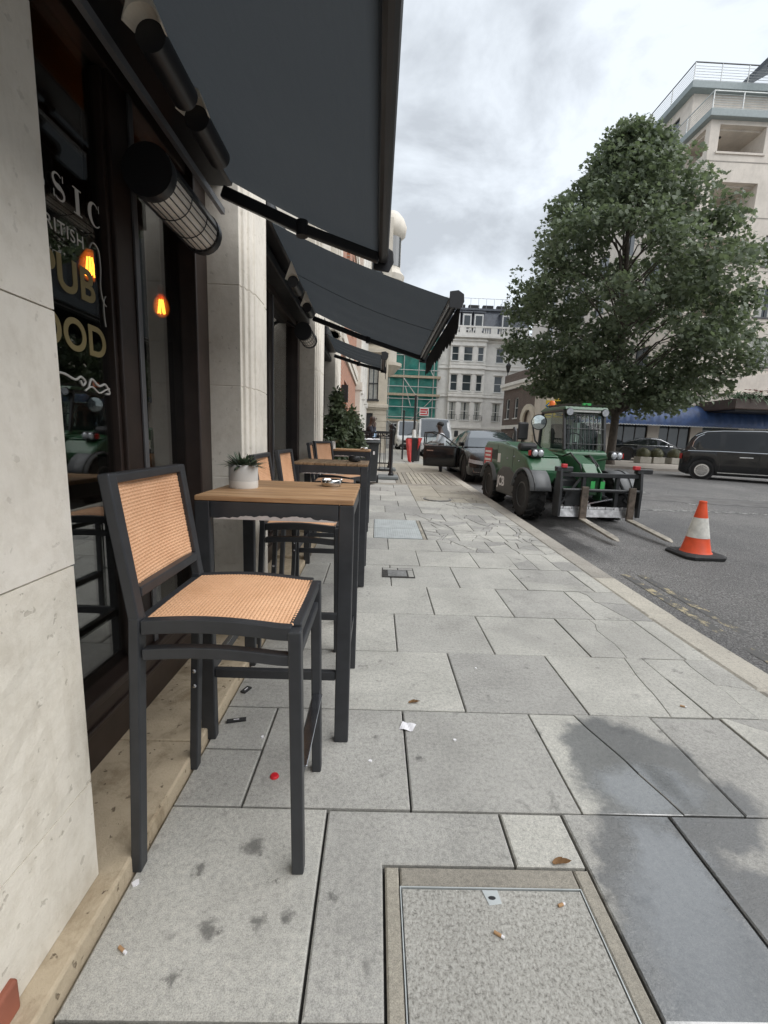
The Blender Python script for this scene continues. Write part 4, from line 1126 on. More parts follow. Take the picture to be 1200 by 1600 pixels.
for o_ in ops: 
    w_ = win(wh, mpw, *o_, M['sash_white'], M['far_glass'], cur=(o_[2] < 6))
    mb = MB(); mbox(mb, mpw, o_[0]-.12, o_[1]+.12, 0, .10, o_[3]+.04, o_[3]+.16); mb.build('hood', M['stucco'], w_)
    if o_[2] < 6:
        mb = MB()
        for k in range(5): mbox(mb, mpw, o_[0]-.05+k*.22, o_[0]-.03+k*.22, .10, .12, o_[2], o_[2]+.5)
        mbox(mb, mpw, o_[0]-.1, o_[1]+.1, .09, .12, o_[2]+.5, o_[2]+.53); mb.build('window_guard', M['iron'], w_)
for z in (2.7, 5.85, 8.6, 9.0, 6.15, 11.25):
    mb = MB(); h_ = .14 if z in (5.85, 8.6, 11.25, 2.7) else .05
    mbox(mb, lambda u, d, zz: (u, Y0-d, zz), 5.76, 6.999, 0, h_, z, z+h_); mbox(mb, lambda u, d, zz: (u, Y0-.42-d, zz), 6.95, 10.65, 0, h_, z, z+h_); mbox(mb, lambda u, d, zz: (u, Y0-d, zz), 10.601, 14.9, 0, h_, z, z+h_)
    mb.build('string_course', M['stucco'], wh)
mb = MB(); mb.box(5.76, 14.9, 46.5, 58, .8, 12.1); mb.build('core', M['stucco'], wh)
mb = MB(); mb.box(5.7, 15, Y0-.75, 46.6, 11.55, 11.75); mb.box(5.7, 15, Y0-.7, Y0-.45, 11.75, 11.95); mb.box(5.7, 15, Y0-.7, Y0-.45, 12.5, 12.65); mb.build('parapet', M['stucco'], wh)
for k in range(6):
    x = 6.2+k*1.55
    mb = MB(); mb.box(x, x+.62, Y0-.68, Y0-.47, 11.95, 12.5); mb.build('parapet_panel', M['stucco'], wh)
for k in range(36):
    x = 6.9+k*.22
    if (x-6.2) % 1.55 > .7:
        mb = MB(); mb.lathe([(.05,11.95),(.075,12.1),(.04,12.3),(.06,12.5)], (x, Y0-.57, 0), 8); mb.build('baluster', M['stucco'], wh)
mb = MB(); mb.add([(5.76,46.35,12.1),(15,46.35,12.1),(15,47.2,14.6),(5.76,47.2,14.6),(5.76,57,14.6),(15,57,14.6),(5.76,57,12.1),(15,57,12.1)], [(0,1,2,3),(3,2,5,4),(0,3,4,6),(1,7,5,2),(4,5,7,6)]); mb.build('mansard_roof', M['slate'], wh)
mb = MB(); mb.box(5.6, 15.1, 46.95, 47.3, 14.55, 14.75); mb.build('roof_gutter', M['slate'], wh)
for (x, w_) in ((7.1,.7), (8.15,.8), (9.3,.85), (12.1,.75)):
    mb = MB(); mb.box(x-.1, x+w_+.1, 46.2, 47.2, 12.35, 14.1); o = mb.build('dormer', M['slate'], wh)
    mb = MB(); mbox(mb, fy(46.2), x-.02, x+w_+.02, .0, .08, 12.4, 13.95); mb.build('dormer_window', M['sash_white'], o)
    mb = MB(); mbox(mb, fy(46.2), x+.1, x+w_-.1, .081, .10, 12.55, 13.8); mb.build('pane', M['far_glass'], o)
    mb = MB(); mb.box(x-.2, x+w_+.2, 46.05, 47.2, 14.1, 14.2); mb.build('dormer_lid', M['slate'], o)
for k in range(7):
    x = 6.0+k*1.45
    mb = MB(); mb.box(x, x+1.1, 47.6, 48.1, 14.6, 15.25); o = mb.build('roof_planter', M['iron'], wh, bevel=.05)
for k in range(12):
    x = 5.8+k*.8; mb = MB(); mb.tube((x,47.2,14.75), (x,47.2,15.75), .02, n=6); mb.build('rail_post', M['galv'], wh)
mb = MB(); mb.tube((5.8,47.2,15.75), (14.8,47.2,15.75), .022, n=6); mb.build('hand_rail', M['galv'], wh)

# --- low brick building on the corner opposite
lb = thing('brick_corner_house', 'low dark brick building with white cornice and arched doorway', 'building', (11, 36, .7))
mpl = fline(10.75, 38.6, 11.55, 32.6); LL = math.hypot(.80, 6.0)
ops = [(.6,1.3,3.4,5.0),(2.2,2.9,3.4,5.0),(.6,1.3,1.2,2.2),(2.2,2.9,1.2,2.2)]
mb = MB(); wall_open(mb, mpl, 0, LL, .6, 6.0, ops+[(4.2,5.6,.6,3.9)], .35); mb.build('wall', M['dark_brick'], lb)
for o_ in ops: win(lb, mpl, *o_, M['sash_white'], M['far_glass'])
mb = MB(); mbox(mb, mpl, -.1, LL, 0, .35, 6.0, 6.25); mbox(mb, mpl, -.05, LL, 0, .2, 5.75, 6.0); mb.build('cornice', M['stucco'], lb)
mb = MB(); mbox(mb, mpl, 0, LL, -.3, .02, 6.25, 7.0); mb.build('parapet', M['dark_brick'], lb)
mb = MB(); mbox(mb, mpl, 0, 4.0, 0, .12, 2.55, 2.85); mb.build('stone_band', M['stucco'], lb)
for (a, b) in ((3.75,4.2), (5.6,6.0)):
    for k in range(6):
        z = .7+k*.42; mb = MB(); mbox(mb, mpl, a, b, 0, .14, z+.01, z+.40); mb.build('quoin', M['cream'], lb, bevel=.02, seg=1)
n = 9
for k in range(n):
    a0, a1 = math.pi*k/n, math.pi*(k+1)/n; P = []
    for dd in (0, .16):
        for (rr_, aa) in ((.72,a0),(1.15,a0),(1.15,a1),(.72,a1)): P.append(mpl(4.9-rr_*math.cos(aa), dd, 3.2+rr_*math.sin(aa)))
    mb = MB(); mb.add(P, [(0,3,2,1),(4,5,6,7),(0,1,5,4),(1,2,6,5),(2,3,7,6),(3,0,4,7)]); mb.build('arch_stone', M['cream'], lb)
mb = MB(); mbox(mb, mpl, 4.2, 5.6, -.35, -.25, .6, 3.9); mb.build('door', M['dark_frame'], lb)
mb = MB(); mb.box(11.75, 17, 32.7, 40, .6, 6.9); mb.build('core', M['dark_brick_x'], lb)

# --- stone apartment block on the right
ab = thing('apartment_block', 'tall pale stone apartment block with open loggias and railed roof terraces', 'building', (24, 40, .6))
Ya = 31.0; Xa = 20.4
mpa = fy(Ya); mps = fmx(Xa)
log = [(21.0,24.0,20.2,21.75), (21.0,24.0,16.9,18.5), (21.0,24.0,13.6,15.2), (21.0,24.0,10.3,11.9)]
wn_ = [(25.1,26.8,z,z+1.9) for z in (7.2,10.4,13.6,16.9,20.0)]+[(28.5,30.4,z,z+1.9) for z in (7.2,10.4,13.6,16.9,20.0)]
mb = MB(); wall_open(mb, mpa, Xa, 36, .6, 22.0, log+wn_, .4); mb.build('front_wall', M['portland'], ab)
for o_ in log:
    mb = MB()
    for (a, b, c_, d_) in ((o_[0],o_[1],o_[2],o_[2]+.05), (o_[0],o_[1],o_[3]-.05,o_[3])):
        mbox(mb, mpa, a-.3, b+.3, -3.0, -.4, c_-.05, d_+.05)
    mbox(mb, mpa, o_[0]-.3, o_[1]+.3, -3.1, -3.0, o_[2]-.1, o_[3]+.1); mbox(mb, mpa, o_[1], o_[1]+.3, -3, -.4, o_[2], o_[3])
    lg = mb.build('loggia', M['portland'], ab)
    mb = MB(); mbox(mb, mpa, o_[0]-.1, o_[1]+.1, -.1, .08, o_[2]-.12, o_[2]-.002); mb.build('sill', M['portland'], lg)
    mb = MB(); x_, y_ = o_[0]+.7, Ya+1.0; mb.lathe([(.10,0),(.10,.06),(.001,.061)], (x_, y_, o_[3]-.16), 14); mb.build('ceiling_lamp', M['iron'], lg)
for o_ in wn_: win(ab, mpa, *o_, M['dark_frame'], M['far_glass'], sash=False, cols=2, cur=True)
ws_ = [(a, a+1.9, z, z+1.9) for a in (34.5, 38.5, 42.5, 46.5, 50.5, 54.5) for z in (4.2,7.2,10.4,13.6,16.9)]
lo_ = [(31.45, 33.4, z, z+1.55) for z in (10.3,13.6,16.9,20.2)]
mb = MB(); wall_open(mb, mps, Ya+.4, 62, .6, 22.0, ws_+lo_, .4); mb.build('side_wall', M['portland'], ab)
for o_ in ws_: win(ab, mps, *o_, M['dark_frame'], M['far_glass'], sash=False, cols=2)
for z in (3.9, 7.0, 10.1, 13.3, 16.5, 19.7):               # open joints between storeys
    mb = MB(); mbox(mb, mpa, Xa-.02, 36, 0, .02, z-.05, z); mb.build('joint_band', M['far_pave'], ab)
mb = MB(); mb.box(24.5, 36, 34.3, 62, .6, 21.9); mb.box(20.9, 24.4, 34.3, 62, .6, 21.9); mb.build('core', M['portland'], ab)
M['lead'] = simple('grey_green_lead', (.26,.30,.30), .5, var=.1)
mb = MB(); mb.box(Xa-.35, 36, Ya-.35, 62, 22.0, 22.42); mb.build('terrace_slab', M['lead'], ab, bevel=.03)
Xu, Yu = 21.5, 35.0
mu = fy(Yu); ms2 = fmx(Xu)
wu = [(22.9,25.6,23.2,25.3), (27,30,22.5,25.3)]
mb = MB(); wall_open(mb, mu, Xu, 36, 22.42, 26.2, wu, .4); mb.build('penthouse_front', M['portland'], ab)
for o_ in wu: win(ab, mu, *o_, M['dark_frame'], M['far_glass'], sash=False, cols=2)
wp = [(36.3,39.6,22.9,25.6), (42,46,22.9,25.6), (49,53,22.9,25.6)]
mb = MB(); wall_open(mb, ms2, Yu+.4, 62, 22.42, 26.2, wp, .4); mb.build('penthouse_side', M['portland'], ab)
for o_ in wp: win(ab, ms2, *o_, M['dark_frame'], M['far_glass'], sash=False, cols=2)
mb = MB(); mb.box(Xu+.4, 36, Yu+.4, 62, 22.42, 26.2); mb.build('penthouse_core', M['portland'], ab)
mb = MB(); mb.box(Xu-.55, 36, Yu-.55, 62, 26.2, 26.65); mb.build('roof_slab', M['lead'], ab, bevel=.03)
def railing(ax, ay, x1, y1, z, h, post):
    mb = MB(); mb.box(ax-.03, x1, ay-.03, ay+.03, z+h-.05, z+h); mb.box(ax-.03, ax+.03, ay+.03, y1, z+h-.05, z+h); mb.build('hand_rail', M['dark_frame'] if post else M['galv'], ab)
    for k in range(6):
        zz = z+.12+k*(h-.2)/6
        mb = MB(); mb.tube((ax,ay,zz), (x1,ay,zz), .014, n=5); mb.tube((ax,ay,zz), (ax,y1,zz), .014, n=5); mb.build('rail_wire', M['galv'], ab)
    for x in np.arange(ax, x1, 1.9):
        mb = MB(); mb.box(x-.025, x+.025, ay-.025, ay+.025, z, z+h-.05); mb.build('rail_post', M['galv'], ab)
    for y in np.arange(ay+2.4, y1, 2.4):
        mb = MB(); mb.box(ax-.025, ax+.025, y-.025, y+.025, z, z+h-.05); mb.build('rail_post', M['galv'], ab)
railing(Xa-.2, Ya-.2, 35, 61, 22.42, 1.05, False)
railing(Xu-.4, Yu-.4, 35, 61, 26.65, 1.2, True)
for k in range(12):                                        # terrace stair rising to the roof
    mb = MB(); mb.box(25.2+k*.28, 25.5+k*.28, 32.6, 33.6, 22.5+k*.36, 22.56+k*.36); mb.build('stair_tread', M['galv'], ab)
for y in (32.6, 33.6):
    mb = MB(); mb.bar((25.0,y,22.4), (28.6,y,26.9), .05, .22); mb.bar((25.0,y,23.4), (28.6,y,27.9), .04, .05); mb.build('stair_string', M['galv'], ab)
mb = MB(); mb.bar((25.5,34.4,27.6), (29,34.4,29.6), 4, .25, up=(0,0,1)); mb.build('stair_canopy', M['slate'], ab)
# ground floor wing with the long blue awning
mpg = fy(30.4)
gw = [(13.4,15.2,.7,3.1),(16.2,18.6,.7,3.1),(19.4,21.6,.7,3.1),(22.4,25,.7,3.1),(26,29,.7,3.1)]
mb = MB(); wall_open(mb, mpg, 11.5, 34, .6, 6.6, gw, .4); mb.box(11.5, 20.2, 30.8, 40, .6, 6.6); mb.build('wing_wall', M['portland'], ab)
M['shop_dark'] = simple('dark_shop_front', (.035,.028,.026), .4, var=.3)
for o_ in gw:
    win(ab, mpg, *o_, M['shop_dark'], M['far_glass'], sash=False, cols=3, sill=False, name='shop_window')
mb = MB(); mb.box(11.4, 34, 30.25, 30.4, 5.2, 5.36); mb.build('wing_cornice', M['portland'], ab)
M['blue_canvas'] = simple('blue_awning_canvas', (.028,.062,.16), .55, var=.3, scale=2.2, bump=.35, bscale=3, bdist=.05, world=True)
M['white_trim'] = simple('white_trim', (.6,.6,.58), .7)
aw = thing('shop_awning', 'long blue barrel awning on the stone building across the street', 'awning', (20, 30, 3))
mb = MB()
def fb(u, v):
    a = math.pi/2*v; x = 12.9+u*17.0
    rp = 1+.02*math.sin(x*14)
    return (x, 30.38-1.35*math.sin(a)*rp, 3.10+1.25*math.cos(a)*rp)
mb.grid(fb, 120, 8); mb.build('canvas', M['blue_canvas'], aw, smooth=True)
for x in (12.9, 29.9):
    mb = MB(); mb.add([(x,30.38,3.1)]+[(x, 30.38-1.35*math.sin(math.pi/2*k/8), 3.10+1.25*math.cos(math.pi/2*k/8)) for k in range(9)], [(0,k+1,k+2) for k in range(8)]); mb.build('end_panel', M['blue_canvas'], aw)
n = 17*5; mb = MB(); K = n*4
mb.add([(12.9+17*i/K, 29.02, 3.10) for i in range(K+1)]+[(12.9+17*i/K, 29.02, 2.93-.07*abs(math.sin(math.pi*i/4))) for i in range(K+1)], [(i,i+1,K+2+i,K+1+i) for i in range(K)])
mb.build('valance', M['blue_canvas'], aw)
mb = MB(); mb.path([(12.9+17*i/K, 29.0, 2.93-.07*abs(math.sin(math.pi*i/4))) for i in range(0, K+1)], .022, 4); mb.build('valance_trim', M['white_trim'], aw)
# flower canopy on the right edge
M['brown_box'] = simple('brown_canopy_box', (.06,.04,.032), .6)
M['fern'] = simple('fern_green', (.055,.105,.045), .6, var=.4, scale=5); M['red_flower'] = simple('red_flowers', (.42,.03,.035), .6)
fc = thing('flower_canopy', 'brown canopy box topped with green ferns and red flowers at the right edge', 'planter', (22.5, 27.5, 3.9))
mb = MB(); mb.box(21.6, 28, 26.9, 30.3, 3.95, 4.55); mb.build('box', M['brown_box'], fc, bevel=.04)
mb = MB(); mb.box(21.9, 28, 27.2, 30.3, 3.86, 3.95); mb.build('soffit', M['iron'], fc)
rr = random.Random(5); mb = MB(); mr = MB()
for k in range(900):
    a = rr.uniform(0, 6.28); q = rr.uniform(-.3, 1.2)
    leaf_blade(mb, (rr.uniform(21.7,28), rr.uniform(26.95,28.6), 4.5+rr.uniform(0,.4)), (math.cos(a), math.sin(a)-.6, q), rr.uniform(.35,.75), .07, curl=.7, n=3)
for k in range(110):
    p = (rr.uniform(22.6,28), rr.uniform(27.0,28.4), 4.95+rr.uniform(0,.3))
    for j in range(4):
        a = j*1.57+rr.random(); leaf_blade(mr, p, (math.cos(a), math.sin(a), .5), .13, .12, n=2)
mb.build('fern_leaves', M['fern'], fc); mr.build('flower_heads', M['red_flower'], fc)
# yellow hanging signs
def sign(x, y, z, w_, h_, label, mat, parts):
    t = thing('street_sign', label, 'sign', (x, y, z))
    mb = MB(); mb.box(x, x+w_, y-.03, y, z, z+h_); mb.build('plate', mat, t)
    for p in parts: p(t)
    return t
M['sign_yellow'] = simple('yellow_sign', (.75,.52,.03), .5, var=.05); M['sign_blue'] = simple('blue_emblem', (.03,.22,.45), .5, var=0); M['sign_ink'] = simple('dark_print', (.05,.05,.06), .6, var=0); M['sign_white'] = simple('white_print', (.8,.8,.8), .6, var=0); M['sign_red'] = simple('red_sign', (.55,.04,.05), .5, var=.05)
ROTF = Matrix(((1,0,0,0),(0,0,-1,0),(0,1,0,0),(0,0,0,1)))
def line(x0, x1, z0, z1, y, m_): return lambda t: MB().box(x0, x1, y-.006, y-.001, z0, z1).build('print_line', M[m_], t)
def emblem(x, z, y):
    def f(t):
        mb = MB(); mb.lathe([(.26,0),(.26,.006)], (x,y-.007,z), 4, (0,1,0)); mb.build('emblem', M['sign_blue'], t)
        mb = MB(); mb.lathe([(.14,0),(.14,.006)], (x,y-.014,z), 4, (0,1,0)); mb.build('emblem_centre', M['sign_yellow'], t)
    return f
mb = MB(); mb.box(11.35, 11.75, 30.2, 30.6, .5, 6.4); o = mb.build('sign_pier', M['cream'], ab)
sign(11.28, 30.15, 3.15, .45, 1.15, 'narrow yellow sign with blue diamond emblem on the corner pier', M['sign_yellow'], [emblem(11.50, 3.95, 30.12), line(11.33, 11.68, 3.3, 3.36, 30.12, 'sign_ink')])
sign(11.84, 30.15, 3.2, .85, 1.25, 'broad yellow sign beside the blue diamond one, above the telehandler cab', M['sign_yellow'], [line(12.0,12.5,4.12,4.2,30.12,'sign_ink'), line(12.2,12.3,3.75,3.82,30.12,'sign_ink'), line(12.05,12.5,3.52,3.58,30.12,'sign_ink'), line(11.95,12.6,3.3,3.38,30.12,'sign_ink')])

# ------------------------------------------------------------------ vehicles
def carpaint(name, col, rough=.25):
    t = MT(name); v = t.coord()
    f = t.noise(v, 3, 4); c = t.ramp(f, [(.3, tuple(x*.85 for x in col)), (.7, tuple(x*1.15 for x in col))])
    return t.done(t.bsdf(c, rough, 0, None, Coat_Weight=.45, Coat_Roughness=.06, Specular_IOR_Level=.35))
M['car_black'] = carpaint('black_car_paint', (.009,.010,.011)); M['van_white'] = carpaint('white_van_paint', (.66,.67,.67), .35)
M['car_silver'] = carpaint('silver_car_paint', (.40,.41,.42), .3)
M['car_glass'] = simple('tinted_car_glass', (.012,.014,.016), .03, var=0, Specular_IOR_Level=.55)
M['wind_glass'] = simple('windscreen_glass', (.02,.028,.034), .02, var=0, Specular_IOR_Level=1.0, Coat_Weight=1.0, Coat_IOR=1.8)
M['tyre'] = simple('tyre_rubber', (.018,.018,.018), .85, var=.3, scale=20)
M['rim'] = simple('alloy_rim', (.42,.42,.43), .3, .8); M['dark_rim'] = simple('dark_rim', (.10,.10,.105), .4, .6)
M['trim_chrome'] = simple('chrome_trim', (.70,.71,.72), .12, 1.0, var=0)
M['black_plastic'] = simple('black_plastic', (.02,.02,.021), .55)
M['tail_red'] = simple('red_tail_lamp', (.35,.02,.015), .2, var=0); M['head_lens'] = simple('headlamp_lens', (.55,.57,.6), .08, .3, var=.2, scale=30)
M['plate_white'] = simple('number_plate', (.75,.75,.72), .5, var=0)
def interp(tab, x):
    for (a, *p), (b, *q) in zip(tab, tab[1:]):
        if a <= x <= b:
            t = (x-a)/(b-a); t = t*t*(3-2*t) if len(tab[0]) > 9 else t
            return [u+(v-u)*t for u, v in zip(p, q)]
    return list(tab[-1][1:]) if x > tab[-1][0] else list(tab[0][1:])
def wheel(t, x, y, r, side, rim='rim', w=.21, spokes=10):
    wt = MB(); wt.lathe([(r*.66,-w/2),(r*.90,-w/2),(r*.98,-w*.38),(r,-w*.2),(r,w*.2),(r*.98,w*.38),(r*.90,w/2),(r*.66,w/2)], (x,y,r), 36, (0,1,0)); o = wt.build('wheel', M['tyre'], t, smooth=True, world=False)
    mb = MB(); yy_ = y+side*w*.30
    mb.lathe([(r*.67,-w*.1*side),(r*.67,w*.16*side),(r*.60,w*.16*side),(r*.56,0)], (x,yy_,r), 32, (0,1,0)); mb.build('rim', M[rim], o, smooth=True, world=False)
    mb = MB(); mb.lathe([(r*.66,0),(r*.001,.001)], (x,yy_-side*.04,r), 24, (0,1,0)); mb.build('brake_shadow', M['black_plastic'], o, world=False)
    for k in range(spokes):
        a = 2*math.pi*k/spokes; mb = MB(); mb.bar((x+r*.1*math.cos(a), yy_+side*.012, r+r*.1*math.sin(a)), (x+r*.6*math.cos(a), yy_+side*.008, r+r*.6*math.sin(a)), r*.11, .02, up=(0,1,0)); mb.build('spoke', M[rim], o, world=False)
    mb = MB(); mb.lathe([(r*.16,0),(r*.14,.02*side),(.001,.022*side)], (x,yy_,r), 16, (0,1,0)); mb.build('hub', M[rim], o, smooth=True, world=False)
    return o
def car(name, label, loc, rz, paint, body, house, wheels, r, sill=.20, cat='car', group=None, ws=None, rw=None, panes=(), rim='rim', n=84, cladding=None, hoodcrown=.03, glass='car_glass', skip=()):
    """body: (x, half_width, belt_z) table front=+x; house: (x, roof_z, roof_half_width) table; panes: x ranges of side windows"""
    t = thing(name, label, cat, loc, rz, group); P = M[paint]
    x0, x1 = body[0][0], body[-1][0]
    xs = [x0+(x1-x0)*i/n for i in range(n+1)]
    sec = []
    for x in xs:
        hw, zb = interp(body, x); zs = sill
        arch = False
        for wx in wheels:
            d = abs(x-wx)
            if d < r*1.16: zs = max(zs, r+math.sqrt(max(0, (r*1.16)**2-d*d))*.98); arch = True
        end = min((x-x0), (x1-x))/.25
        lift = .10*max(0, 1-end)**2
        zs = max(zs, sill+lift); zs = min(zs, zb-.16)
        zm = zs+(zb-zs)*.55
        sec.append([(hw*.955, zs), (hw*.992, zs+(zb-zs)*.16), (hw, zs+(zb-zs)*.42), (hw*.99, zm+(zb-zm)*.35), (hw*.975, zb-.05), (hw*.93, zb-.008), (hw*.80, zb+hoodcrown*.55), (hw*.4, zb+hoodcrown*.9), (0, zb+hoodcrown)])
    k = len(sec[0]); mb = MB(); vs = []
    for x, s in zip(xs, sec):
        vs += [(x, y, z) for y, z in s]+[(x, -y, z) for y, z in s[::-1][1:]]
    W = 2*k-1
    fs = [(i*W+j, (i+1)*W+j, (i+1)*W+j+1, i*W+j+1) for i in range(n) for j in range(W-1)]
    fs += [tuple(range(W)), tuple(range(n*W, (n+1)*W))[::-1]]
    mb.add(vs, fs); bo = mb.build('body', P, t, smooth=True, world=False)
    mb = MB(); mb.box(x0+.25, x1-.25, -interp(body,0)[0]*.80, interp(body,0)[0]*.80, sill-.03, sill+.32); mb.build('underbody', M['black_plastic'], t, world=False)
    for wx in wheels:                                    # dark inner arches
        for s in (-1, 1):
            hw = interp(body, wx)[0]
            mb = MB(); mb.lathe([(r*1.15,0),(r*1.15,.28)], (wx, s*hw*.94, r), 28, (0,-s,0)); mb.build('wheel_arch', M['black_plastic'], t, world=False)
    # greenhouse
    h0, h1 = house[0][0], house[-1][0]; m_ = 48
    hx = [h0+(h1-h0)*i/m_ for i in range(m_+1)]; V = []
    for x in hx:
        zr, rw_ = interp(house, x); hw, zb = interp(body, x); zb0 = zb-.03
        f = max(.02, min(1, (zr-zb0)/.45))
        hb = hw*.93; hr = hb+(rw_-hb)*f
        pts = [(hb, zb0), (hb+(hr-hb)*.12, zb0+(zr-zb0)*.12), (hb+(hr-hb)*.85, zb0+(zr-zb0)*.84), (hr-.01, zb0+(zr-zb0)*.94), (hr*.88, zr), (hr*.45, zr+.018*f), (0, zr+.022*f)]
        V.append([(x, y, z) for y, z in pts]+[(x, -y, z) for y, z in pts[::-1][1:]])
    KW = len(V[0])
    groups = {}
    for i in range(m_):
        xm = (hx[i]+hx[i+1])/2
        for j in range(KW-1):
            key = 'roof'
            jj = min(j, KW-2-j)
            if jj == 1:
                for q, (a, b) in enumerate(panes):
                    if a <= xm <= b: key = 'side_window_%d_%d' % (q, j > 5)
            elif jj >= 4:
                if ws and xm > ws: key = 'windscreen'
                elif rw is not None and xm < rw: key = 'rear_window'
            groups.setdefault(key, []).append((i, j))
    for key, cells in groups.items():
        mb = MB(); idx = {}
        for (i, j) in cells:
            f = []
            for (a, b) in ((i,j),(i+1,j),(i+1,j+1),(i,j+1)):
                if (a, b) not in idx: idx[(a,b)] = len(mb.v); mb.v.append(V[a][b])
                f.append(idx[(a,b)])
            mb.f.append(tuple(f))
        nm = 'side_window' if key.startswith('side') else key
        o = mb.build(nm, P if key == 'roof' else M['wind_glass' if key == 'windscreen' else glass], t, smooth=True, world=False)
    for wx in wheels:
        for s in (-1, 1):
            if (wx, s) in skip: continue
            hw = interp(body, wx)[0]; wheel(t, wx, s*(hw*.955-.10), r, s, rim)
    return t
def part(t, nm, mat, fn, bevel=0, smooth=False):
    mb = MB(); fn(mb); return mb.build(nm, M[mat], t, bevel=bevel, smooth=smooth, world=False)

# --- black saloon with its doors open, facing the camera
L2 = 2.62
body = [(-L2,.62,.80),(-2.5,.80,.92),(-2.2,.88,.98),(-1.5,.94,1.0),(-.5,.955,.98),(.6,.955,.97),(1.2,.95,.95),(1.8,.93,.88),(2.25,.87,.80),(2.5,.76,.70),(L2,.60,.62)]
house = [(-2.0,.99,.72),(-1.5,1.22,.66),(-1.0,1.40,.62),(-.4,1.485,.60),(.1,1.49,.60),(.45,1.43,.61),(.9,1.22,.68),(1.35,.97,.76)]
sal = car('saloon_car', 'black saloon with its kerbside doors open, parked behind the telehandler', (3.48, 14.45, G(14.4)-.105), R(-91), 'car_black', body, house, (1.62, -1.58), .35, ws=.40, rw=-1.05, panes=((-1.35,-.45),(-.38,.62)), cat='car')
part(sal, 'grille', 'black_plastic', lambda m: m.box(2.615,2.632,-.44,.44,.34,.60), .006)
for k in range(5): part(sal, 'grille_bar', 'trim_chrome', lambda m, k=k: m.path([(2.645, -.42+.84*u, .38+k*.048) for u in (0,.25,.5,.75,1)], .010, 6))
part(sal, 'grille_frame', 'trim_chrome', lambda m: m.path([(2.645, .45*a, z) for a, z in ((-.8,.33),(-1,.43),(-1,.52),(-.8,.60),(0,.615),(.8,.60),(1,.52),(1,.43),(.8,.33),(0,.32),(-.8,.33))], .014, 6))
for s in (-1, 1):
    part(sal, 'headlamp', 'head_lens', lambda m, s=s: m.grid(lambda u, v: (2.645-.13*u/.5 if u < .5 else 2.515-.22*(u-.5)/.5, s*(.56+.21*u/.5 if u < .5 else .77+.115*(u-.5)/.5), .50+.10*v+.05*u), 8, 3), smooth=True)
    part(sal, 'air_intake', 'black_plastic', lambda m, s=s: m.grid(lambda u, v: (2.65-.12*u, s*(.58+.18*u), .31+.10*v), 4, 2))
    part(sal, 'intake_trim', 'trim_chrome', lambda m, s=s: m.path([(2.66,s*.56,.30),(2.53,s*.775,.30),(2.48,s*.80,.42)], .008, 5))
part(sal, 'bumper', 'black_plastic', lambda m: m.path([(2.42,-.80,.26),(2.60,-.58,.25),(2.64,0,.25),(2.60,.58,.25),(2.42,.80,.26)], .035, 8))
part(sal, 'door_opening', 'black_plastic', lambda m: m.grid(lambda u, v: (-.38+1.25*u, -.957, .33+.62*v), 6, 2))
part(sal, 'number_plate', 'plate_white', lambda m: m.box(2.67,2.685,-.26,.26,.24,.34))
def car_door(L, name, ang, hinge, side):
    m1 = MB(); m1.grid(lambda u, v: (-L*u, side*(.05*math.sin(math.pi*v)-.02), .30+(.66)*v), 8, 8); d = m1.build(name, M['car_black'], sal, world=False, smooth=True)
    d.modifiers.new('thickness', 'SOLIDIFY').thickness = .07
    d.location = hinge; d.rotation_euler = (0, 0, ang)
    fr = [(-.02,0,.96),(-.25,0,1.12),(-.50,0,1.29),(-.78,0,1.38),(-L+.02,0,1.36),(-L,0,.96)]
    MB().path(fr, .022, 6).build('window_frame', M['car_black'], d, world=False)
    m2 = MB(); m2.add([(x, 0, z) for x, y, z in fr], [tuple(range(len(fr)))]); m2.build('door_glass', M['door_glass'], d, world=False)
    MB().bar((-L+.12, side*.05, .80), (-L+.34, side*.05, .80), .02, .03).build('handle', M['trim_chrome'], d, world=False)
    MB().path([(-.03, side*.02, .955), (-L, side*.02, .965)], .010, 5).build('waist_trim', M['trim_chrome'], d, world=False)
    return d
M['door_glass'] = glassmat('car_door_glass', (.80,.84,.84), 1.45)
fd = car_door(1.12, 'front_door', R(66), (.78, -.955, .0), -1)
rd = car_door(1.0, 'rear_door', R(58), (-.42, -.955, .0), -1)
m2 = MB(); m2.grid(lambda u, v: (.02+.16*u, -.03-.10*math.sin(math.pi*u)*1-.02, .98+.12*v), 5, 4); o = m2.build('door_mirror', M['car_black'], fd, world=False, smooth=True); o.modifiers.new('thickness', 'SOLIDIFY').thickness = .07
part(sal, 'mirror', 'car_black', lambda m: m.sphere((.72,1.06,1.02), (.07,.12,.08)), smooth=True)

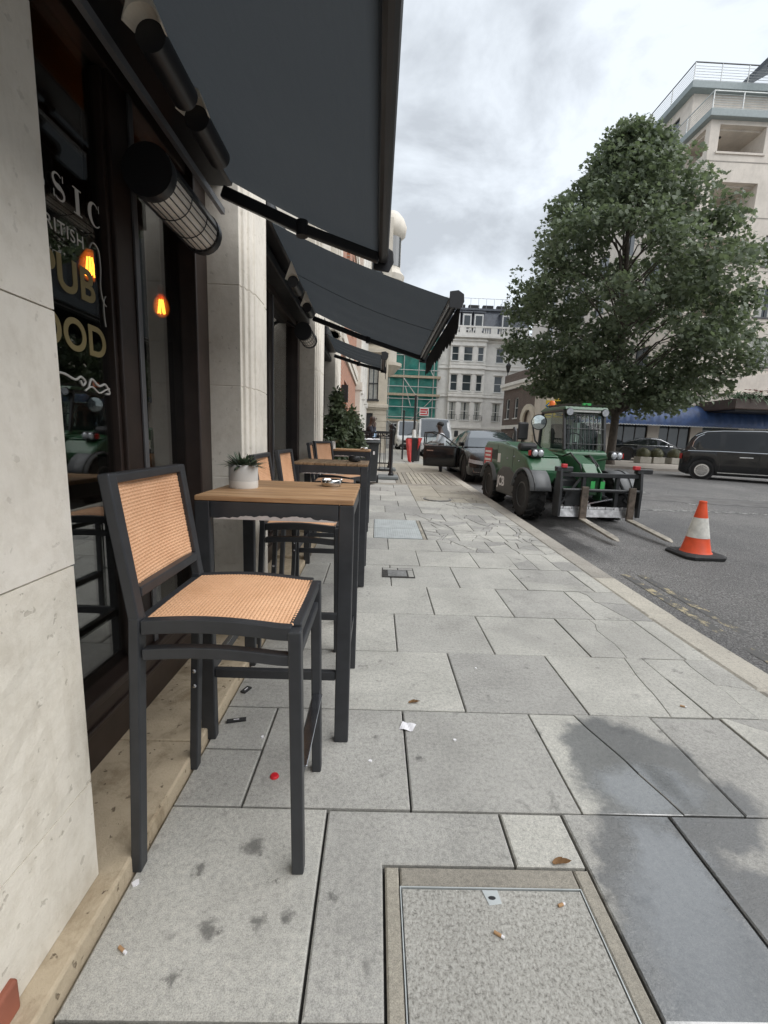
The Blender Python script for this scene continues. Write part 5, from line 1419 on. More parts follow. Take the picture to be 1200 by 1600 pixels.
# --- vans
def van(label, loc, rz):
    body = [(-2.7,.90,1.15),(-2.6,.98,1.18),(0,1.0,1.18),(1.4,1.0,1.16),(1.9,.99,1.08),(2.3,.95,.98),(2.55,.85,.86),(2.65,.70,.76)]
    house = [(-2.68,2.0,.86),(-2.6,2.10,.86),(0,2.13,.86),(.9,2.13,.86),(1.15,2.06,.86),(1.5,1.65,.88),(2.05,1.02,.90)]
    t = car('panel_van', label, loc, rz, 'van_white', body, house, (1.75,-1.65), .34, sill=.28, cat='van', ws=1.10, panes=((.55,1.75),), rim='dark_rim', group='white vans parked by the kerb')
    part(t, 'bumper', 'black_plastic', lambda m: m.path([(2.3,-.92,.40),(2.62,-.6,.38),(2.70,0,.38),(2.62,.6,.38),(2.3,.92,.40)], .11, 8), smooth=True)
    part(t, 'grille', 'black_plastic', lambda m: m.box(2.64,2.665,-.5,.5,.56,.74), .01)
    for s in (-1, 1):
        part(t, 'headlamp', 'head_lens', lambda m, s=s: m.grid(lambda u, v: (2.665-.10*u/.5 if u<.5 else 2.565-.22*(u-.5)/.5, s*(.62+.24*u/.5 if u<.5 else .86+.09*(u-.5)/.5), .58+.16*v+.08*u), 6, 3), smooth=True)
        part(t, 'mirror', 'black_plastic', lambda m, s=s: m.box(1.55,1.68,s*1.06,s*1.28,1.15,1.5), bevel=.04)
    part(t, 'wiper', 'black_plastic', lambda m: m.path([(2.06,-.3,1.05),(1.75,.35,1.40)], .012, 5))
    part(t, 'number_plate', 'plate_white', lambda m: m.box(2.80,2.815,-.26,.26,.34,.45))
    return t
van('white panel van directly behind the open-door saloon', (3.23, 26.2, G(26)-.10), R(-92))
van('second white van farther away, half hidden behind the first', (2.35, 33.8, G(33)-.10), R(-91))
# --- parked hatchbacks beyond
def hatch(label, loc, rz, paint):
    body = [(-2.05,.70,.85),(-1.9,.84,.92),(-1,.89,.96),(.5,.89,.95),(1.2,.87,.92),(1.7,.82,.84),(2.0,.66,.72),(2.08,.5,.62)]
    house = [(-1.95,1.02,.66),(-1.6,1.32,.62),(-1.0,1.46,.60),(0,1.47,.60),(.4,1.36,.62),(1.1,.95,.72)]
    t = car('parked_car', label, loc, rz, paint, body, house, (1.3,-1.25), .32, ws=.35, rw=-1.55, panes=((-1.4,-.35),(-.28,.75)), group='cars parked at the far end of the street')
    for s in (-1, 1):
        part(t, 'headlamp', 'head_lens', lambda m, s=s: m.grid(lambda u, v: (2.10-.08*u/.5 if u<.5 else 2.02-.28*(u-.5)/.5, s*(.47+.20*u/.5 if u<.5 else .67+.16*(u-.5)/.5), .54+.10*v+.05*u), 6, 3))
        part(t, 'mirror', 'black_plastic', lambda m, s=s: m.sphere((.72,s*.98,1.0), (.07,.10,.07)))
    part(t, 'bumper', 'black_plastic', lambda m: m.path([(1.8,-.72,.36),(2.05,-.4,.34),(2.1,0,.34),(2.05,.4,.34),(1.8,.72,.36)], .07, 8))
    return t
hatch('dark parked car with pale screen behind the saloon roof', (6.6, 27.5, G(27)-.1), R(-85), 'car_silver')
hatch('black parked car beyond the silver one, near the brick corner', (7.4, 33.5, G(33)-.1), R(-80), 'car_black')
# --- black sedan in front of the shop awning
body = [(-2.35,.70,.86),(-2.2,.84,.96),(-1.6,.90,1.0),(-.5,.92,.97),(.8,.92,.95),(1.4,.90,.90),(2.0,.84,.80),(2.3,.66,.70),(2.4,.5,.62)]
house = [(-1.75,1.01,.70),(-1.2,1.25,.66),(-.7,1.40,.62),(-.1,1.45,.61),(.3,1.42,.61),(.8,1.20,.66),(1.35,.93,.74)]
sed = car('sedan_car', 'black sedan parked under the blue awning behind the round planters', (17.4, 28.0, G(28)+.012), R(-22), 'car_black', body, house, (1.45,-1.4), .34, ws=.40, rw=-.85, panes=((-1.05,-.30),(-.22,.75)))
for s in (-1, 1):
    part(sed, 'tail_lamp', 'tail_red', lambda m, s=s: m.grid(lambda u, v: (-2.37+.16*u, s*(.66+.195*u), .74+.12*v), 4, 2))
    part(sed, 'chrome_line', 'trim_chrome', lambda m, s=s: m.path([(-1.6,s*.86,1.0),(-.5,s*.872,.975),(.7,s*.87,.955),(1.1,s*.85,.94)], .014, 5))
    part(sed, 'window_trim', 'trim_chrome', lambda m, s=s: m.path([(-1.3,s*.78,1.2),(-.7,s*.70,1.36),(-.1,s*.69,1.41),(.4,s*.70,1.36),(.9,s*.78,1.12)], .010, 5))
    part(sed, 'handle', 'trim_chrome', lambda m, s=s: m.box(-.6,-.4,s*.915,s*.94,.80,.83)); part(sed, 'mirror', 'car_black', lambda m, s=s: m.sphere((.85,s*1.0,1.0), (.07,.1,.07)), smooth=True)
# --- black taxi crossing on the right
body = [(-2.43,.72,.98),(-2.36,.86,1.06),(-2.1,.92,1.10),(-1.2,.945,1.10),(0,.95,1.08),(1.0,.95,1.06),(1.5,.93,1.02),(2.0,.87,.95),(2.3,.75,.86),(2.43,.6,.74)]
house = [(-2.30,1.12,.78),(-2.16,1.50,.74),(-1.95,1.76,.72),(-1.5,1.86,.70),(-.5,1.885,.70),(.3,1.86,.70),(.7,1.72,.71),(1.15,1.35,.76),(1.6,1.03,.82)]
tx = car('taxi', 'black London-style taxi cab crossing at the right edge of the street', (14.28, 16.30, G(16.3)-.10), R(-35), 'car_black', body, house, (1.55,-1.68), .35, ws=.62, rw=-2.08, panes=((-2.0,-1.24),(-1.08,-.14),(0.04,1.1)), cat='taxi', glass='taxi_glass' if 'taxi_glass' in M else 'car_glass')
for s in (-1, 1):
    part(tx, 'chrome_line', 'trim_chrome', lambda m, s=s: m.path([(-2.2,s*.91,1.065),(-1.2,s*.93,1.075),(0,s*.935,1.055),(1.2,s*.93,1.03)], .013, 5))
    part(tx, 'roof_trim', 'trim_chrome', lambda m, s=s: m.path([(-2.02,s*.735,1.64),(-1.7,s*.712,1.79),(-1.2,s*.70,1.83),(0,s*.695,1.83),(.55,s*.70,1.75)], .013, 5))
    part(tx, 'window_trim', 'trim_chrome', lambda m, s=s: m.path([(-1.95,s*.885,1.135),(-2.07,s*.86,1.22),(-2.04,s*.81,1.42),(-1.92,s*.765,1.60),(-1.75,s*.74,1.70)], .013, 5))
    part(tx, 'handle', 'trim_chrome', lambda m, s=s: m.box(-.62,-.22,s*.95,s*.975,.86,.90), .008)
    part(tx, 'handle', 'trim_chrome', lambda m, s=s: m.box(.62,.86,s*.95,s*.975,.86,.90), .008)
    part(tx, 'sill_trim', 'trim_chrome', lambda m, s=s: m.bar((-1.2,s*.925,.29),(1.2,s*.925,.29),.02,.03))
    part(tx, 'mirror', 'trim_chrome', lambda m, s=s: m.sphere((1.05,s*1.03,1.18), (.06,.11,.08)), smooth=True)
    part(tx, 'tail_lamp', 'tail_red', lambda m, s=s: m.grid(lambda u, v: (-2.45+.09*u, s*(.72+.155*u), .76+.20*v), 3, 3))
    part(tx, 'wheel_trim', 'trim_chrome', lambda m, s=s: m.lathe([(.235,0),(.235,s*.012),(.19,s*.012),(.19,0)], (-1.68, s*.925, .35), 28, (0,1,0)))
    for xx in (-1.16, -.05):
        part(tx, 'door_gap', 'black_plastic', lambda m, s=s, xx=xx: m.bar((xx,s*.951,.40),(xx,s*.945,1.02),.012,.008))
part(tx, 'roof_sign', 'sign_yellow', lambda m: m.box(.35,.55,-.25,.25,1.875,1.98), .02)

# --- green telehandler with pallet forks
def dusty_paint():
    t = MT('dusty_green_paint'); v = t.coord()
    f = t.noise(v, 5, 6, .7); g = t.noise(v, 40, 4, .7)
    c = t.mix(t.math('MULTIPLY', t.rampf(f, .42, .75), .35), (.015,.092,.036), (.15,.14,.115))
    c = t.mix(t.rampf(g, .70, .73), c, (.03,.035,.03))
    return t.done(t.bsdf(c, t.math('MULTIPLY_ADD', f, .4, .22), 0, None, Coat_Weight=.35, Coat_Roughness=.15))
M['th_green'] = dusty_paint()
M['th_dark'] = simple('dark_machine_steel', (.030,.032,.034), .45, var=.3, wear=((.2,.2,.2), 30, .70))
M['th_grey'] = simple('grey_mudguard_plastic', (.11,.115,.12), .5); M['fork_steel'] = simple('rusty_fork_steel', (.13,.105,.085), .6, .3, var=.45, scale=14); M['tine_steel'] = simple('worn_tine_steel', (.36,.33,.28), .5, .5, var=.35, scale=9)
M['blade_steel'] = simple('scraped_steel', (.48,.48,.48), .35, .85, var=.4, scale=12); M['beacon'] = simple('orange_beacon', (.80,.16,.02), .25, var=0)
M['th_panel'] = simple('grey_side_panel', (.075,.078,.075), .55); M['decal_red'] = simple('orange_red_decal', (.42,.07,.03), .5, var=0); M['hose'] = simple('hydraulic_hose', (.012,.012,.012), .5)
M['cab_glass'] = glassmat('cab_glass', (.62,.72,.68), 1.5); M['mirror_face'] = simple('mirror_face', (.6,.65,.62), .05, 1.0, var=0)
M['bright_green'] = simple('bright_green_label', (.05,.40,.10), .5, var=0)
th = thing('telehandler', 'green telehandler with lowered pallet forks parked at the kerb', 'telehandler', (3.42, 7.62, G(7.62)-.10), R(3.5))
# local frame: front = -y, origin on the ground under the front axle
def tp(nm, mat, fn, bevel=0, smooth=False, parent=None):
    mb = MB(); fn(mb); return mb.build(nm, M[mat], parent or th, bevel=bevel, smooth=smooth, world=False)
def tyre(x, y, side, r=.41, w=.30):
    o = tp('wheel', 'tyre', lambda m: m.lathe([(r*.55,-w*.42),(r*.62,-w*.5),(r*.90,-w*.5),(r*.95,-w*.44),(r*.955,w*.44),(r*.90,w*.5),(r*.62,w*.5),(r*.55,w*.42)], (x,y,r), 40, (1,0,0)), smooth=True)
    m = MB(); nL = 18
    for k in range(nL):                                  # chevron lugs
        for sgn in (-1, 1):
            a = 2*math.pi*(k+(.5 if sgn > 0 else 0))/nL; a2 = a-.20
            p0 = Vector((x+sgn*w*.02, y+r*.975*math.cos(a2), r+r*.975*math.sin(a2))); p1 = Vector((x+sgn*w*.49, y+r*.965*math.cos(a), r+r*.965*math.sin(a)))
            m.bar(p0, p1, .050, .045, up=(0, math.cos(a-.1), math.sin(a-.1)))
    m.build('tread', M['tyre'], o, world=False)
    tp('rim', 'th_panel', lambda m: m.lathe([(r*.56,-side*.03),(r*.56,side*.13),(r*.50,side*.14),(r*.45,side*.05),(r*.25,side*.03),(r*.22,side*.09),(.001,side*.10)], (x,y,r), 28, (1,0,0)), smooth=True, parent=o)
    for k in range(8):
        a = k*math.pi/4; tp('wheel_nut', 'th_dark', lambda m: m.lathe([(.014,0),(.014,side*.03)], (x+side*.03, y+r*.36*math.cos(a), r+r*.36*math.sin(a)), 6, (1,0,0)), parent=o)
for (x, y) in ((-.74,0), (.74,0), (-.74,1.85), (.74,1.85)): tyre(x, y, -1 if x < 0 else 1)
tp('front_axle', 'th_dark', lambda m: (m.tube((-.6,0,.41),(.6,0,.41),.085), m.sphere((0,0,.41),(.2,.17,.17))), smooth=True)
tp('rear_axle', 'th_dark', lambda m: (m.tube((-.6,1.85,.41),(.6,1.85,.41),.085), m.sphere((0,1.85,.41),(.2,.17,.17))), smooth=True)
tp('chassis', 'th_dark', lambda m: m.prism([(-.35,.42),(-.30,.72),(.3,.80),(2.5,.80),(2.55,.45),(2.1,.36),(.2,.34)], 'x', -.40, .46), .02)
# engine pod on the kerb side
pod = [(-.18,.62),(-.20,.86),(.02,1.05),(.55,1.22),(1.3,1.30),(2.25,1.32),(2.42,1.22),(2.45,.62)]
tp('engine_cover', 'th_green', lambda m: m.prism([(a, b) for a, b in pod], 'x', -.84, -.20), .05)
tp('side_panel', 'th_panel', lambda m: m.prism([(.40,.30),(.40,.72),(.75,.84),(1.10,.84),(1.40,.70),(1.40,.30)], 'x', -.86, -.42), .03)
tp('pod_top_panel', 'th_green', lambda m: m.add([(-.80,.05,1.075),(-.24,.05,1.075),(-.24,1.2,1.31),(-.80,1.2,1.31),(-.80,.05,1.09),(-.24,.05,1.09),(-.24,1.2,1.325),(-.80,1.2,1.325)], [(4,5,6,7),(0,1,5,4),(1,2,6,5),(2,3,7,6),(3,0,4,7)]), .01)
for k in range(6): tp('vent_slot', 'th_dark', lambda m, k=k: m.box(-.845,-.838,1.52+k*.07,1.56+k*.07,.95,1.15))
tp('warning_decal', 'sign_red', lambda m: m.box(-.846,-.8405,1.85,2.35,.80,1.18))
for z, a, b in ((1.10,1.90,2.30),(1.02,1.92,2.28),(.93,1.90,2.30),(.86,1.95,2.2)): tp('decal_text', 'sign_white', lambda m: m.box(-.851,-.8465,a,b,z-.022,z+.022))
tp('small_label', 'plate_white', lambda m: m.box(-.846,-.8405,1.30,1.46,.90,1.08))
ROTL = Matrix(((0,0,-1,0),(-1,0,0,0),(0,1,0,0),(0,0,0,1)))
LOC[th.name] = Vector((0,0,0))
glyphs('JCB', .26, 0, 0, M['sign_white'], 'maker_lettering', th, 'LEFT', 1.0, rot=ROTL, off=Vector((-.8605,1.33,.46)), bold=.008)
LOC[th.name] = Vector(th.location)
# mudguards
def guard(x0, x1, y, r=.47, mat='th_grey'):
    def f(m):
        m.grid(lambda u, v: (x0+(x1-x0)*v, y+r*math.cos(R(15+150*u)), .41+r*math.sin(R(15+150*u))), 16, 2)
    o = tp('mudguard', mat, f, smooth=True); o.modifiers.new('thickness', 'SOLIDIFY').thickness = .02
guard(-.92, -.56, -.03); guard(.56, .92, -.03); guard(.56, .92, 1.88); guard(-.92,-.56,1.88)
# cab
cabp = dict(A=(.02,.55,1.02), )
X0, X1, YF, YR, ZB, ZT = .05, .86, .52, 1.62, .95, 1.97
tp('cab_floor', 'th_green', lambda m: m.prism([(YF-.10,.62),(YF-.12,1.16),(YF,1.22),(YR,1.22),(YR+.1,.62)], 'x', X0, X1), .03)
def post(a, b, w_=.055): return lambda m: m.bar(a, b, w_, w_)
for (x, nm) in ((X0+.02, 1), (X1-.02, 2)):
    tp('cab_pillar', 'th_dark', post((x,YF-.02,1.2), (x,YF+.12,1.93)), .012)
    tp('cab_pillar', 'th_dark', post((x,YR,1.2), (x,YR-.06,1.93)), .012)
    tp('roof_rail', 'th_dark', lambda m, x=x: m.bar((x,YF+.10,1.93),(x,YR-.05,1.93),.06,.05), .012)
tp('cab_roof', 'th_green', lambda m: m.prism([(YF+.02,1.945),(YF+.06,2.0),(YR-.2,2.02),(YR,1.97),(YR,1.945)], 'x', X0-.01, X1+.01), .02)
tp('front_header', 'plate_white', lambda m: m.bar((X0+.05,YF+.07,1.925),(X1-.05,YF+.07,1.925),.05,.05), .01)
tp('front_screen', 'cab_glass', lambda m: m.add([(X0+.05,YF-.005,1.22),(X1-.05,YF-.005,1.22),(X1-.05,YF+.125,1.90),(X0+.05,YF+.125,1.90)], [(0,1,2,3)]))
tp('side_screen', 'cab_glass', lambda m: m.add([(X0+.02,YF+.03,1.22),(X0+.02,YF+.14,1.90),(X0+.02,YR-.08,1.90),(X0+.02,YR-.03,1.22)], [(0,1,2,3)]))
tp('side_screen', 'cab_glass', lambda m: m.add([(X1-.02,YF+.03,1.22),(X1-.02,YF+.14,1.90),(X1-.02,YR-.08,1.90),(X1-.02,YR-.03,1.22)], [(0,1,2,3)]))
tp('rear_screen', 'cab_glass', lambda m: m.add([(X0+.05,YR,1.22),(X1-.05,YR,1.22),(X1-.05,YR-.055,1.90),(X0+.05,YR-.055,1.90)], [(0,1,2,3)]))
for k in range(9):
    x = X0+.09+k*(X1-X0-.18)/8; tp('screen_guard_bar', 'th_dark', lambda m: m.tube((x,YF-.05,1.20),(x,YF+.09,1.93),.008,n=6))
for z in (1.32, 1.60, 1.86):
    yy_ = YF-.05+(z-1.2)/.73*.14; tp('screen_guard_rail', 'th_dark', lambda m: m.tube((X0+.05,yy_,z),(X1-.05,yy_,z),.009,n=6))
for k in range(7): tp('roof_guard_bar', 'th_dark', lambda m, k=k: m.bar((X0+.08+k*.11,YF+.06,2.04),(X0+.08+k*.11,YR-.1,2.06),.02,.02))
tp('seat', 'black_plastic', lambda m: (m.box(.22,.68,1.02,1.42,1.02,1.22), m.prism([(1.36,1.2),(1.46,1.72),(1.54,1.72),(1.48,1.2)], 'x', .24, .66)), .05)
tp('steering_column', 'black_plastic', lambda m: m.tube((.45,.72,1.0),(.45,.86,1.35),.04)); tp('steering_wheel', 'black_plastic', lambda m: m.path([(.45+.17*math.cos(a), .88+.05*math.sin(a), 1.37+.16*math.sin(a)) for a in [2*math.pi*k/20 for k in range(21)]], .014, 6))
tp('hi_vis_vest', 'plate_white', lambda m: m.grid(lambda u, v: (.58+.18*u, 1.30+.03*math.sin(u*9), 1.30+.45*v), 6, 4))
tp('beacon_base', 'black_plastic', lambda m: m.lathe([(.06,0),(.06,.04)], (.18,1.42,2.02), 16)); tp('beacon', 'beacon', lambda m: m.lathe([(.055,0),(.055,.08),(.04,.105),(.001,.11)], (.18,1.42,2.06), 16), smooth=True)
tp('roof_light_green', 'bright_green', lambda m: m.box(.40,.55,.60,.66,2.03,2.07))
for x in (.12, .80): tp('work_lamp', 'black_plastic', lambda m, x=x: m.lathe([(.07,0),(.075,.03),(.06,.07),(.001,.08)], (x,YF-.0,1.90), 16, (0,1,0)), smooth=True); tp('work_lamp_lens', 'head_lens', lambda m, x=x: m.lathe([(.064,0),(.001,.002)], (x,YF-.006,1.90), 16, (0,1,0)))
tp('stripe_decal', 'decal_red', lambda m: m.prism([(YF+.02,1.14),(YF+.55,1.19),(YF+.95,1.14),(YF+.55,1.00),(YF+.02,.86)], 'x', X0-.008, X0-.002))
# boom between pod and cab
tp('boom', 'th_green', lambda m: (m.bar((-.08,2.35,1.16),(.02,.15,.98),.22,.26), m.bar((.015,.25,.985),(.03,-.38,.86),.17,.20)), .015)
tp('boom_nose', 'th_green', lambda m: (m.prism([(-.62,.50),(-.66,.80),(-.45,1.0),(-.05,1.13),(.15,1.12),(.1,.95),(-.35,.72),(-.45,.48)], 'x', -.09, .15)), .02)
for x in (-.10, .155): tp('nose_plate', 'th_green', lambda m, x=x: m.prism([(-.70,.42),(-.70,.82),(-.52,.96),(-.40,.72),(-.48,.42)], 'x', x, x+.025), .006)
tp('tilt_cylinder', 'chrome', lambda m: m.tube((.03,-.05,.72),(.03,-.52,.58),.035)); tp('lift_ram', 'th_dark', lambda m: m.tube((.03,.7,.62),(.03,-.02,.78),.055))
for k, (xa, xb) in enumerate(((-.14,-.10), (.20,.16), (.24,.20))):
    tp('hose', 'hose', lambda m: m.path([(xa,.1,1.10),(xa-.02,-.2,1.16-.03*k),(xb,-.45,.98),(xb,-.60,.72)], .016, 7), smooth=True)
# carriage, forks, toe plate
CY = -.74
def cx(nm, mat, x0, x1, y0, y1, z0, z1, bevel=.008): tp(nm, mat, lambda m: m.box(x0,x1,y0,y1,z0,z1), bevel)
cx('carriage_beam', 'th_dark', -.56, .74, CY-.03, CY+.05, .80, .87); cx('carriage_beam', 'th_dark', -.56, .74, CY-.03, CY+.05, .22, .30)
tp('fork_bar', 'th_dark', lambda m: m.tube((-.54,CY-.07,.60),(.76,CY-.07,.60),.026), smooth=True)
for x in (-.60, .72):
    tp('carriage_side', 'th_dark', lambda m: m.prism([(CY-.10,.18),(CY-.10,.62),(CY-.06,.92),(CY+.06,.92),(CY+.12,.5),(CY+.10,.16)], 'x', x, x+.045), .006)
    tp('locking_head', 'th_dark', lambda m: (m.box(x-.05,x+.20,CY-.06,CY+.04,.88,.95), m.tube((x-.06,CY,.93),(x+.22,CY,.93),.03)), .006)
    tp('locking_pin', 'sign_red', lambda m: m.box(x+.02 if x < 0 else x-.12,x+.10 if x < 0 else x-.02,CY-.075,CY-.01,.94,1.0), .01)
for x in (-.20, .36): cx('carriage_upright', 'th_dark', x, x+.06, CY-.02, CY+.04, .30, .80)
tp('toe_plate', 'blade_steel', lambda m: m.add([(-.56,CY-.06,.17),(.74,CY-.06,.17),(.74,CY-.02,.33),(-.56,CY-.02,.33),(-.56,CY-.05,.17),(.74,CY-.05,.17),(.74,CY-.01,.33),(-.56,CY-.01,.33)], [(0,1,2,3),(7,6,5,4),(0,4,5,1),(3,2,6,7)]))
tp('back_plate', 'th_dark', lambda m: m.box(-.45,-.12,CY,CY+.04,.30,.60), .005)
tp('diagonal_stay', 'chrome', lambda m: m.bar((-.30,CY-.05,.34),(.30,CY-.05,.47),.02,.02))
for k in range(9): tp('grease_nipple', 'chrome', lambda m, k=k: m.tube((-.5+k*.14,CY-.065,.30),(-.5+k*.14,CY-.065,.345),.009,n=6))
for x in (-.20, .58):
    def fork(m, x=x):
        y0 = CY-.10
        m.box(x-.055,x+.055,y0-.04,y0,.13,.66)
    o = tp('fork', 'fork_steel', fork, .006)
    tp('fork_tine', 'tine_steel', lambda m, x=x: m.add([(x-.055,CY-.14,.125),(x+.055,CY-.14,.125),(x+.055,CY-.10,.165),(x-.055,CY-.10,.165),
        (x-.055,CY-1.0,.022),(x+.055,CY-1.0,.022),(x+.055,CY-1.0,.052),(x-.055,CY-1.0,.052),(x-.02,CY-1.10,.014),(x+.02,CY-1.10,.014),(x+.02,CY-1.10,.024),(x-.02,CY-1.10,.024)],
        [(0,4,5,1),(3,2,6,7),(0,3,7,4),(1,5,6,2),(4,8,9,5),(7,6,10,11),(4,7,11,8),(5,9,10,6),(8,11,10,9)]), .003, parent=o)
# lamps and mirrors
for x, s in ((-.66,-1), (.76,1)):
    tp('lamp_arm', 'th_green', lambda m: m.path([(x*.45,.30,.98),(x*.9,.12,1.08),(x,.0,1.13)], .022, 8), smooth=True)
    h = tp('headlamp', 'black_plastic', lambda m: m.box(x-.11,x+.11,-.05,.06,1.06,1.21), .025)
    for dx in (-.05, .05): tp('lens', 'head_lens', lambda m, dx=dx: m.sphere((x+dx,-.045,1.135), (.05,.03,.06)), smooth=True, parent=h)
    tp('indicator', 'tail_red', lambda m: m.box(x-.14 if x < 0 else x+.11,x-.11 if x < 0 else x+.14,-.03,.04,1.09,1.18), .006, parent=h)
tp('mirror_arm', 'iron', lambda m: m.path([(-.30,.6,1.2),(-.52,.45,1.35),(-.60,.42,1.60)], .014, 6))
rm = tp('round_mirror', 'black_plastic', lambda m: m.lathe([(.135,.02),(.14,0),(.12,.05),(.001,.07)], (-.50,.40,1.68), 28, (.15,1,0)), smooth=True); tp('mirror_glass', 'mirror_face', lambda m: m.lathe([(.125,0),(.08,-.008),(.001,-.012)], (-.50,.405,1.68), 24, (.15,1,0)), smooth=True, parent=rm)
tp('square_mirror', 'black_plastic', lambda m: m.box(-.80,-.60,.58,.64,1.36,1.68), .03); tp('mirror_stem', 'iron', lambda m: m.path([(-.70,.62,1.2),(-.70,.62,1.40)], .014, 6))
tp('flat_mirror', 'black_plastic', lambda m: m.box(-.84,-.50,.32,.50,1.16,1.31), .06); tp('mirror_stem', 'iron', lambda m: m.path([(-.52,.40,1.02),(-.52,.40,1.2)], .014, 6))
tp('steps', 'th_dark', lambda m: (m.box(.70,.92,.55,.95,.42,.46), m.box(.70,.92,.55,.95,.70,.74)), .01)
tp('hose_bundle', 'hose', lambda m: m.path([(-.45,.55,.55),(-.62,.45,.40),(-.55,.7,.28),(-.4,.6,.34),(-.6,.55,.45)], .018, 6))

# hydraulics and clutter behind the carriage
for k in range(5):
    x = -.42+k*.05
    tp('hose', 'hose', lambda m: m.path([(x,.25,.70),(x-.06,-.10,.62-.03*k),(x+.05,-.42,.50),(x+.12,-.66,.62)], .013, 6), smooth=True)
for x in (-.36, .42): tp('side_ram', 'th_dark', lambda m: (m.tube((x,.2,.50),(x,-.45,.42),.045), m.tube((x,-.45,.42),(x,-.70,.40),.025)), smooth=True)
for x in (-.05, .11): tp('green_label', 'bright_green', lambda m, x=x: m.box(x-.02,x+.05,CY-.035,CY-.031,.62,.74))
tp('cross_brace', 'th_dark', lambda m: (m.bar((-.54,CY+.02,.32),(-.22,CY+.02,.78),.04,.03), m.bar((.40,CY+.02,.78),(.70,CY+.02,.32),.04,.03)), .004)
tp('belly_plate', 'th_green', lambda m: m.prism([(-.30,.44),(-.34,.60),(.1,.66),(.1,.44)], 'x', -.34, .40), .02)
for x in (-.84, .84): tp('mudguard_lip', 'th_dark', lambda m: m.path([(x, -.03+.475*math.cos(R(15+15*k)), .41+.475*math.sin(R(15+15*k))) for k in range(11)], .012, 5))
for (x, y, z) in ((-.845,.30,.98), (-.845,.55,1.05), (-.845,1.45,.76), (-.845,.9,1.0)): tp('bolt', 'chrome', lambda m: m.lathe([(.014,0),(.012,.008),(.001,.009)], (x,y,z), 8, (-1,0,0)))
tp('cover_seam', 'th_dark', lambda m: (m.bar((-.8415,.62,.80),(-.8415,.62,1.20),.008,.003,up=(1,0,0)), m.bar((-.8415,1.50,.70),(-.8415,1.50,1.27),.008,.003,up=(1,0,0))))
tp('exhaust', 'th_dark', lambda m: m.path([(-.35,1.9,1.25),(-.35,1.9,1.55),(-.35,1.98,1.62)], .035, 10), smooth=True)

# ------------------------------------------------------------------ the plane tree across the street
def leafmat(name, a, b, tr=.35):
    t = MT(name); v = t.coord(True)
    f = t.noise(v, 2.6, 3); g = t.noise(v, .5, 2)
    col = t.ramp(t.math('ADD', t.math('MULTIPLY', f, .75), t.math('MULTIPLY', g, .25)), [(.36, a), (.52, tuple((x+y)/2 for x, y in zip(a, b))), (.66, b)])
    d = t.bsdf(col, .48, 0, None, Specular_IOR_Level=.35); tl = t.n('ShaderNodeBsdfTranslucent', {0: t.mix(.3, col, (.16,.22,.05))}).outputs[0]
    return t.done(t.n('ShaderNodeMixShader', {0: tr, 1: d, 2: tl}).outputs[0])
M['plane_leaf'] = leafmat('plane_tree_leaf', (.085,.113,.070), (.19,.23,.15), .42); M['bay_leaf'] = leafmat('bay_leaf', (.030,.046,.022), (.10,.125,.07), .2)
M['bark'] = simple('tree_bark', (.075,.062,.050), .9, var=.35, scale=5, bump=.8, bscale=22, bdist=.02)
LEAF5 = np.array([(0,0,0),(.28,.10,.02),(.50,.36,.05),(.27,.42,.0),(.30,.80,.04),(.10,.68,-.02),(0,1.0,-.10),(-.10,.68,-.02),(-.30,.80,.04),(-.27,.42,.0),(-.50,.36,.05),(-.28,.10,.02)])
LEAF2 = np.array([(0,0,0),(.20,.25,.05),(.22,.6,.06),(0,1,-.05),(-.22,.6,.06),(-.20,.25,.05)])
def leaf_cloud(name, mat, parent, centers, radii, counts, size, seed, shape=LEAF5, off=(0,0,0), droop=.5, shell=.55):
    rs = np.random.RandomState(seed); P = []; S_ = []
    for c_, r_, n_ in zip(centers, radii, counts):
        d = rs.normal(size=(n_,3)); d /= np.linalg.norm(d, axis=1, keepdims=True)
        q = shell+(1-shell)*rs.rand(n_,1); d = d*q*np.array(r_)
        P.append(np.array(c_)+d)
    P = np.concatenate(P); N = len(P)
    nrm = rs.normal(size=(N,3))*.60+np.array([.18,-.42,.75]); nrm /= np.linalg.norm(nrm, axis=1, keepdims=True)
    dirv = rs.normal(size=(N,3))+np.array([0,0,-droop]); dirv -= nrm*(dirv*nrm).sum(1, keepdims=True); dirv /= np.linalg.norm(dirv, axis=1, keepdims=True)+1e-9
    side = np.cross(dirv, nrm); sz = size*(.6+.75*rs.rand(N,1,1))
    k = len(shape)
    V = P[:,None,:]+sz*(shape[None,:,0:1]*side[:,None,:]+shape[None,:,1:2]*dirv[:,None,:]+shape[None,:,2:3]*nrm[:,None,:])
    V = V.reshape(-1,3)-np.array(off)
    me = bpy.data.meshes.new(name); me.vertices.add(N*k); me.vertices.foreach_set('co', V.ravel())
    me.loops.add(N*k); me.loops.foreach_set('vertex_index', np.arange(N*k)); me.polygons.add(N)
    me.polygons.foreach_set('loop_start', np.arange(0,N*k,k)); me.polygons.foreach_set('loop_total', np.full(N,k)); me.update(); me.validate()
    me.materials.append(mat)
    o = bpy.data.objects.new(name, me); C.objects.link(o); o.parent = parent
    return o
TB = Vector((11.95, 22.4, G(22.4)))
tree = thing('plane_tree', 'large leafy plane tree on the far pavement in front of the stone block', 'tree', TB)
prof = [(3.3,2.6),(4.2,4.0),(5.5,4.9),(7.5,5.3),(9,5.1),(11,4.0),(13,2.6),(14.4,1.4),(15.6,.3)]
def prad(z): return interp([(a, b) for a, b in prof], z)[0]
rs = np.random.RandomState(11); cen = []; rad = []; cnt = []; tips = []
def axis(z): return Vector((TB.x+.35-(z-4)*.10, TB.y, 0))
zz_ = 3.9
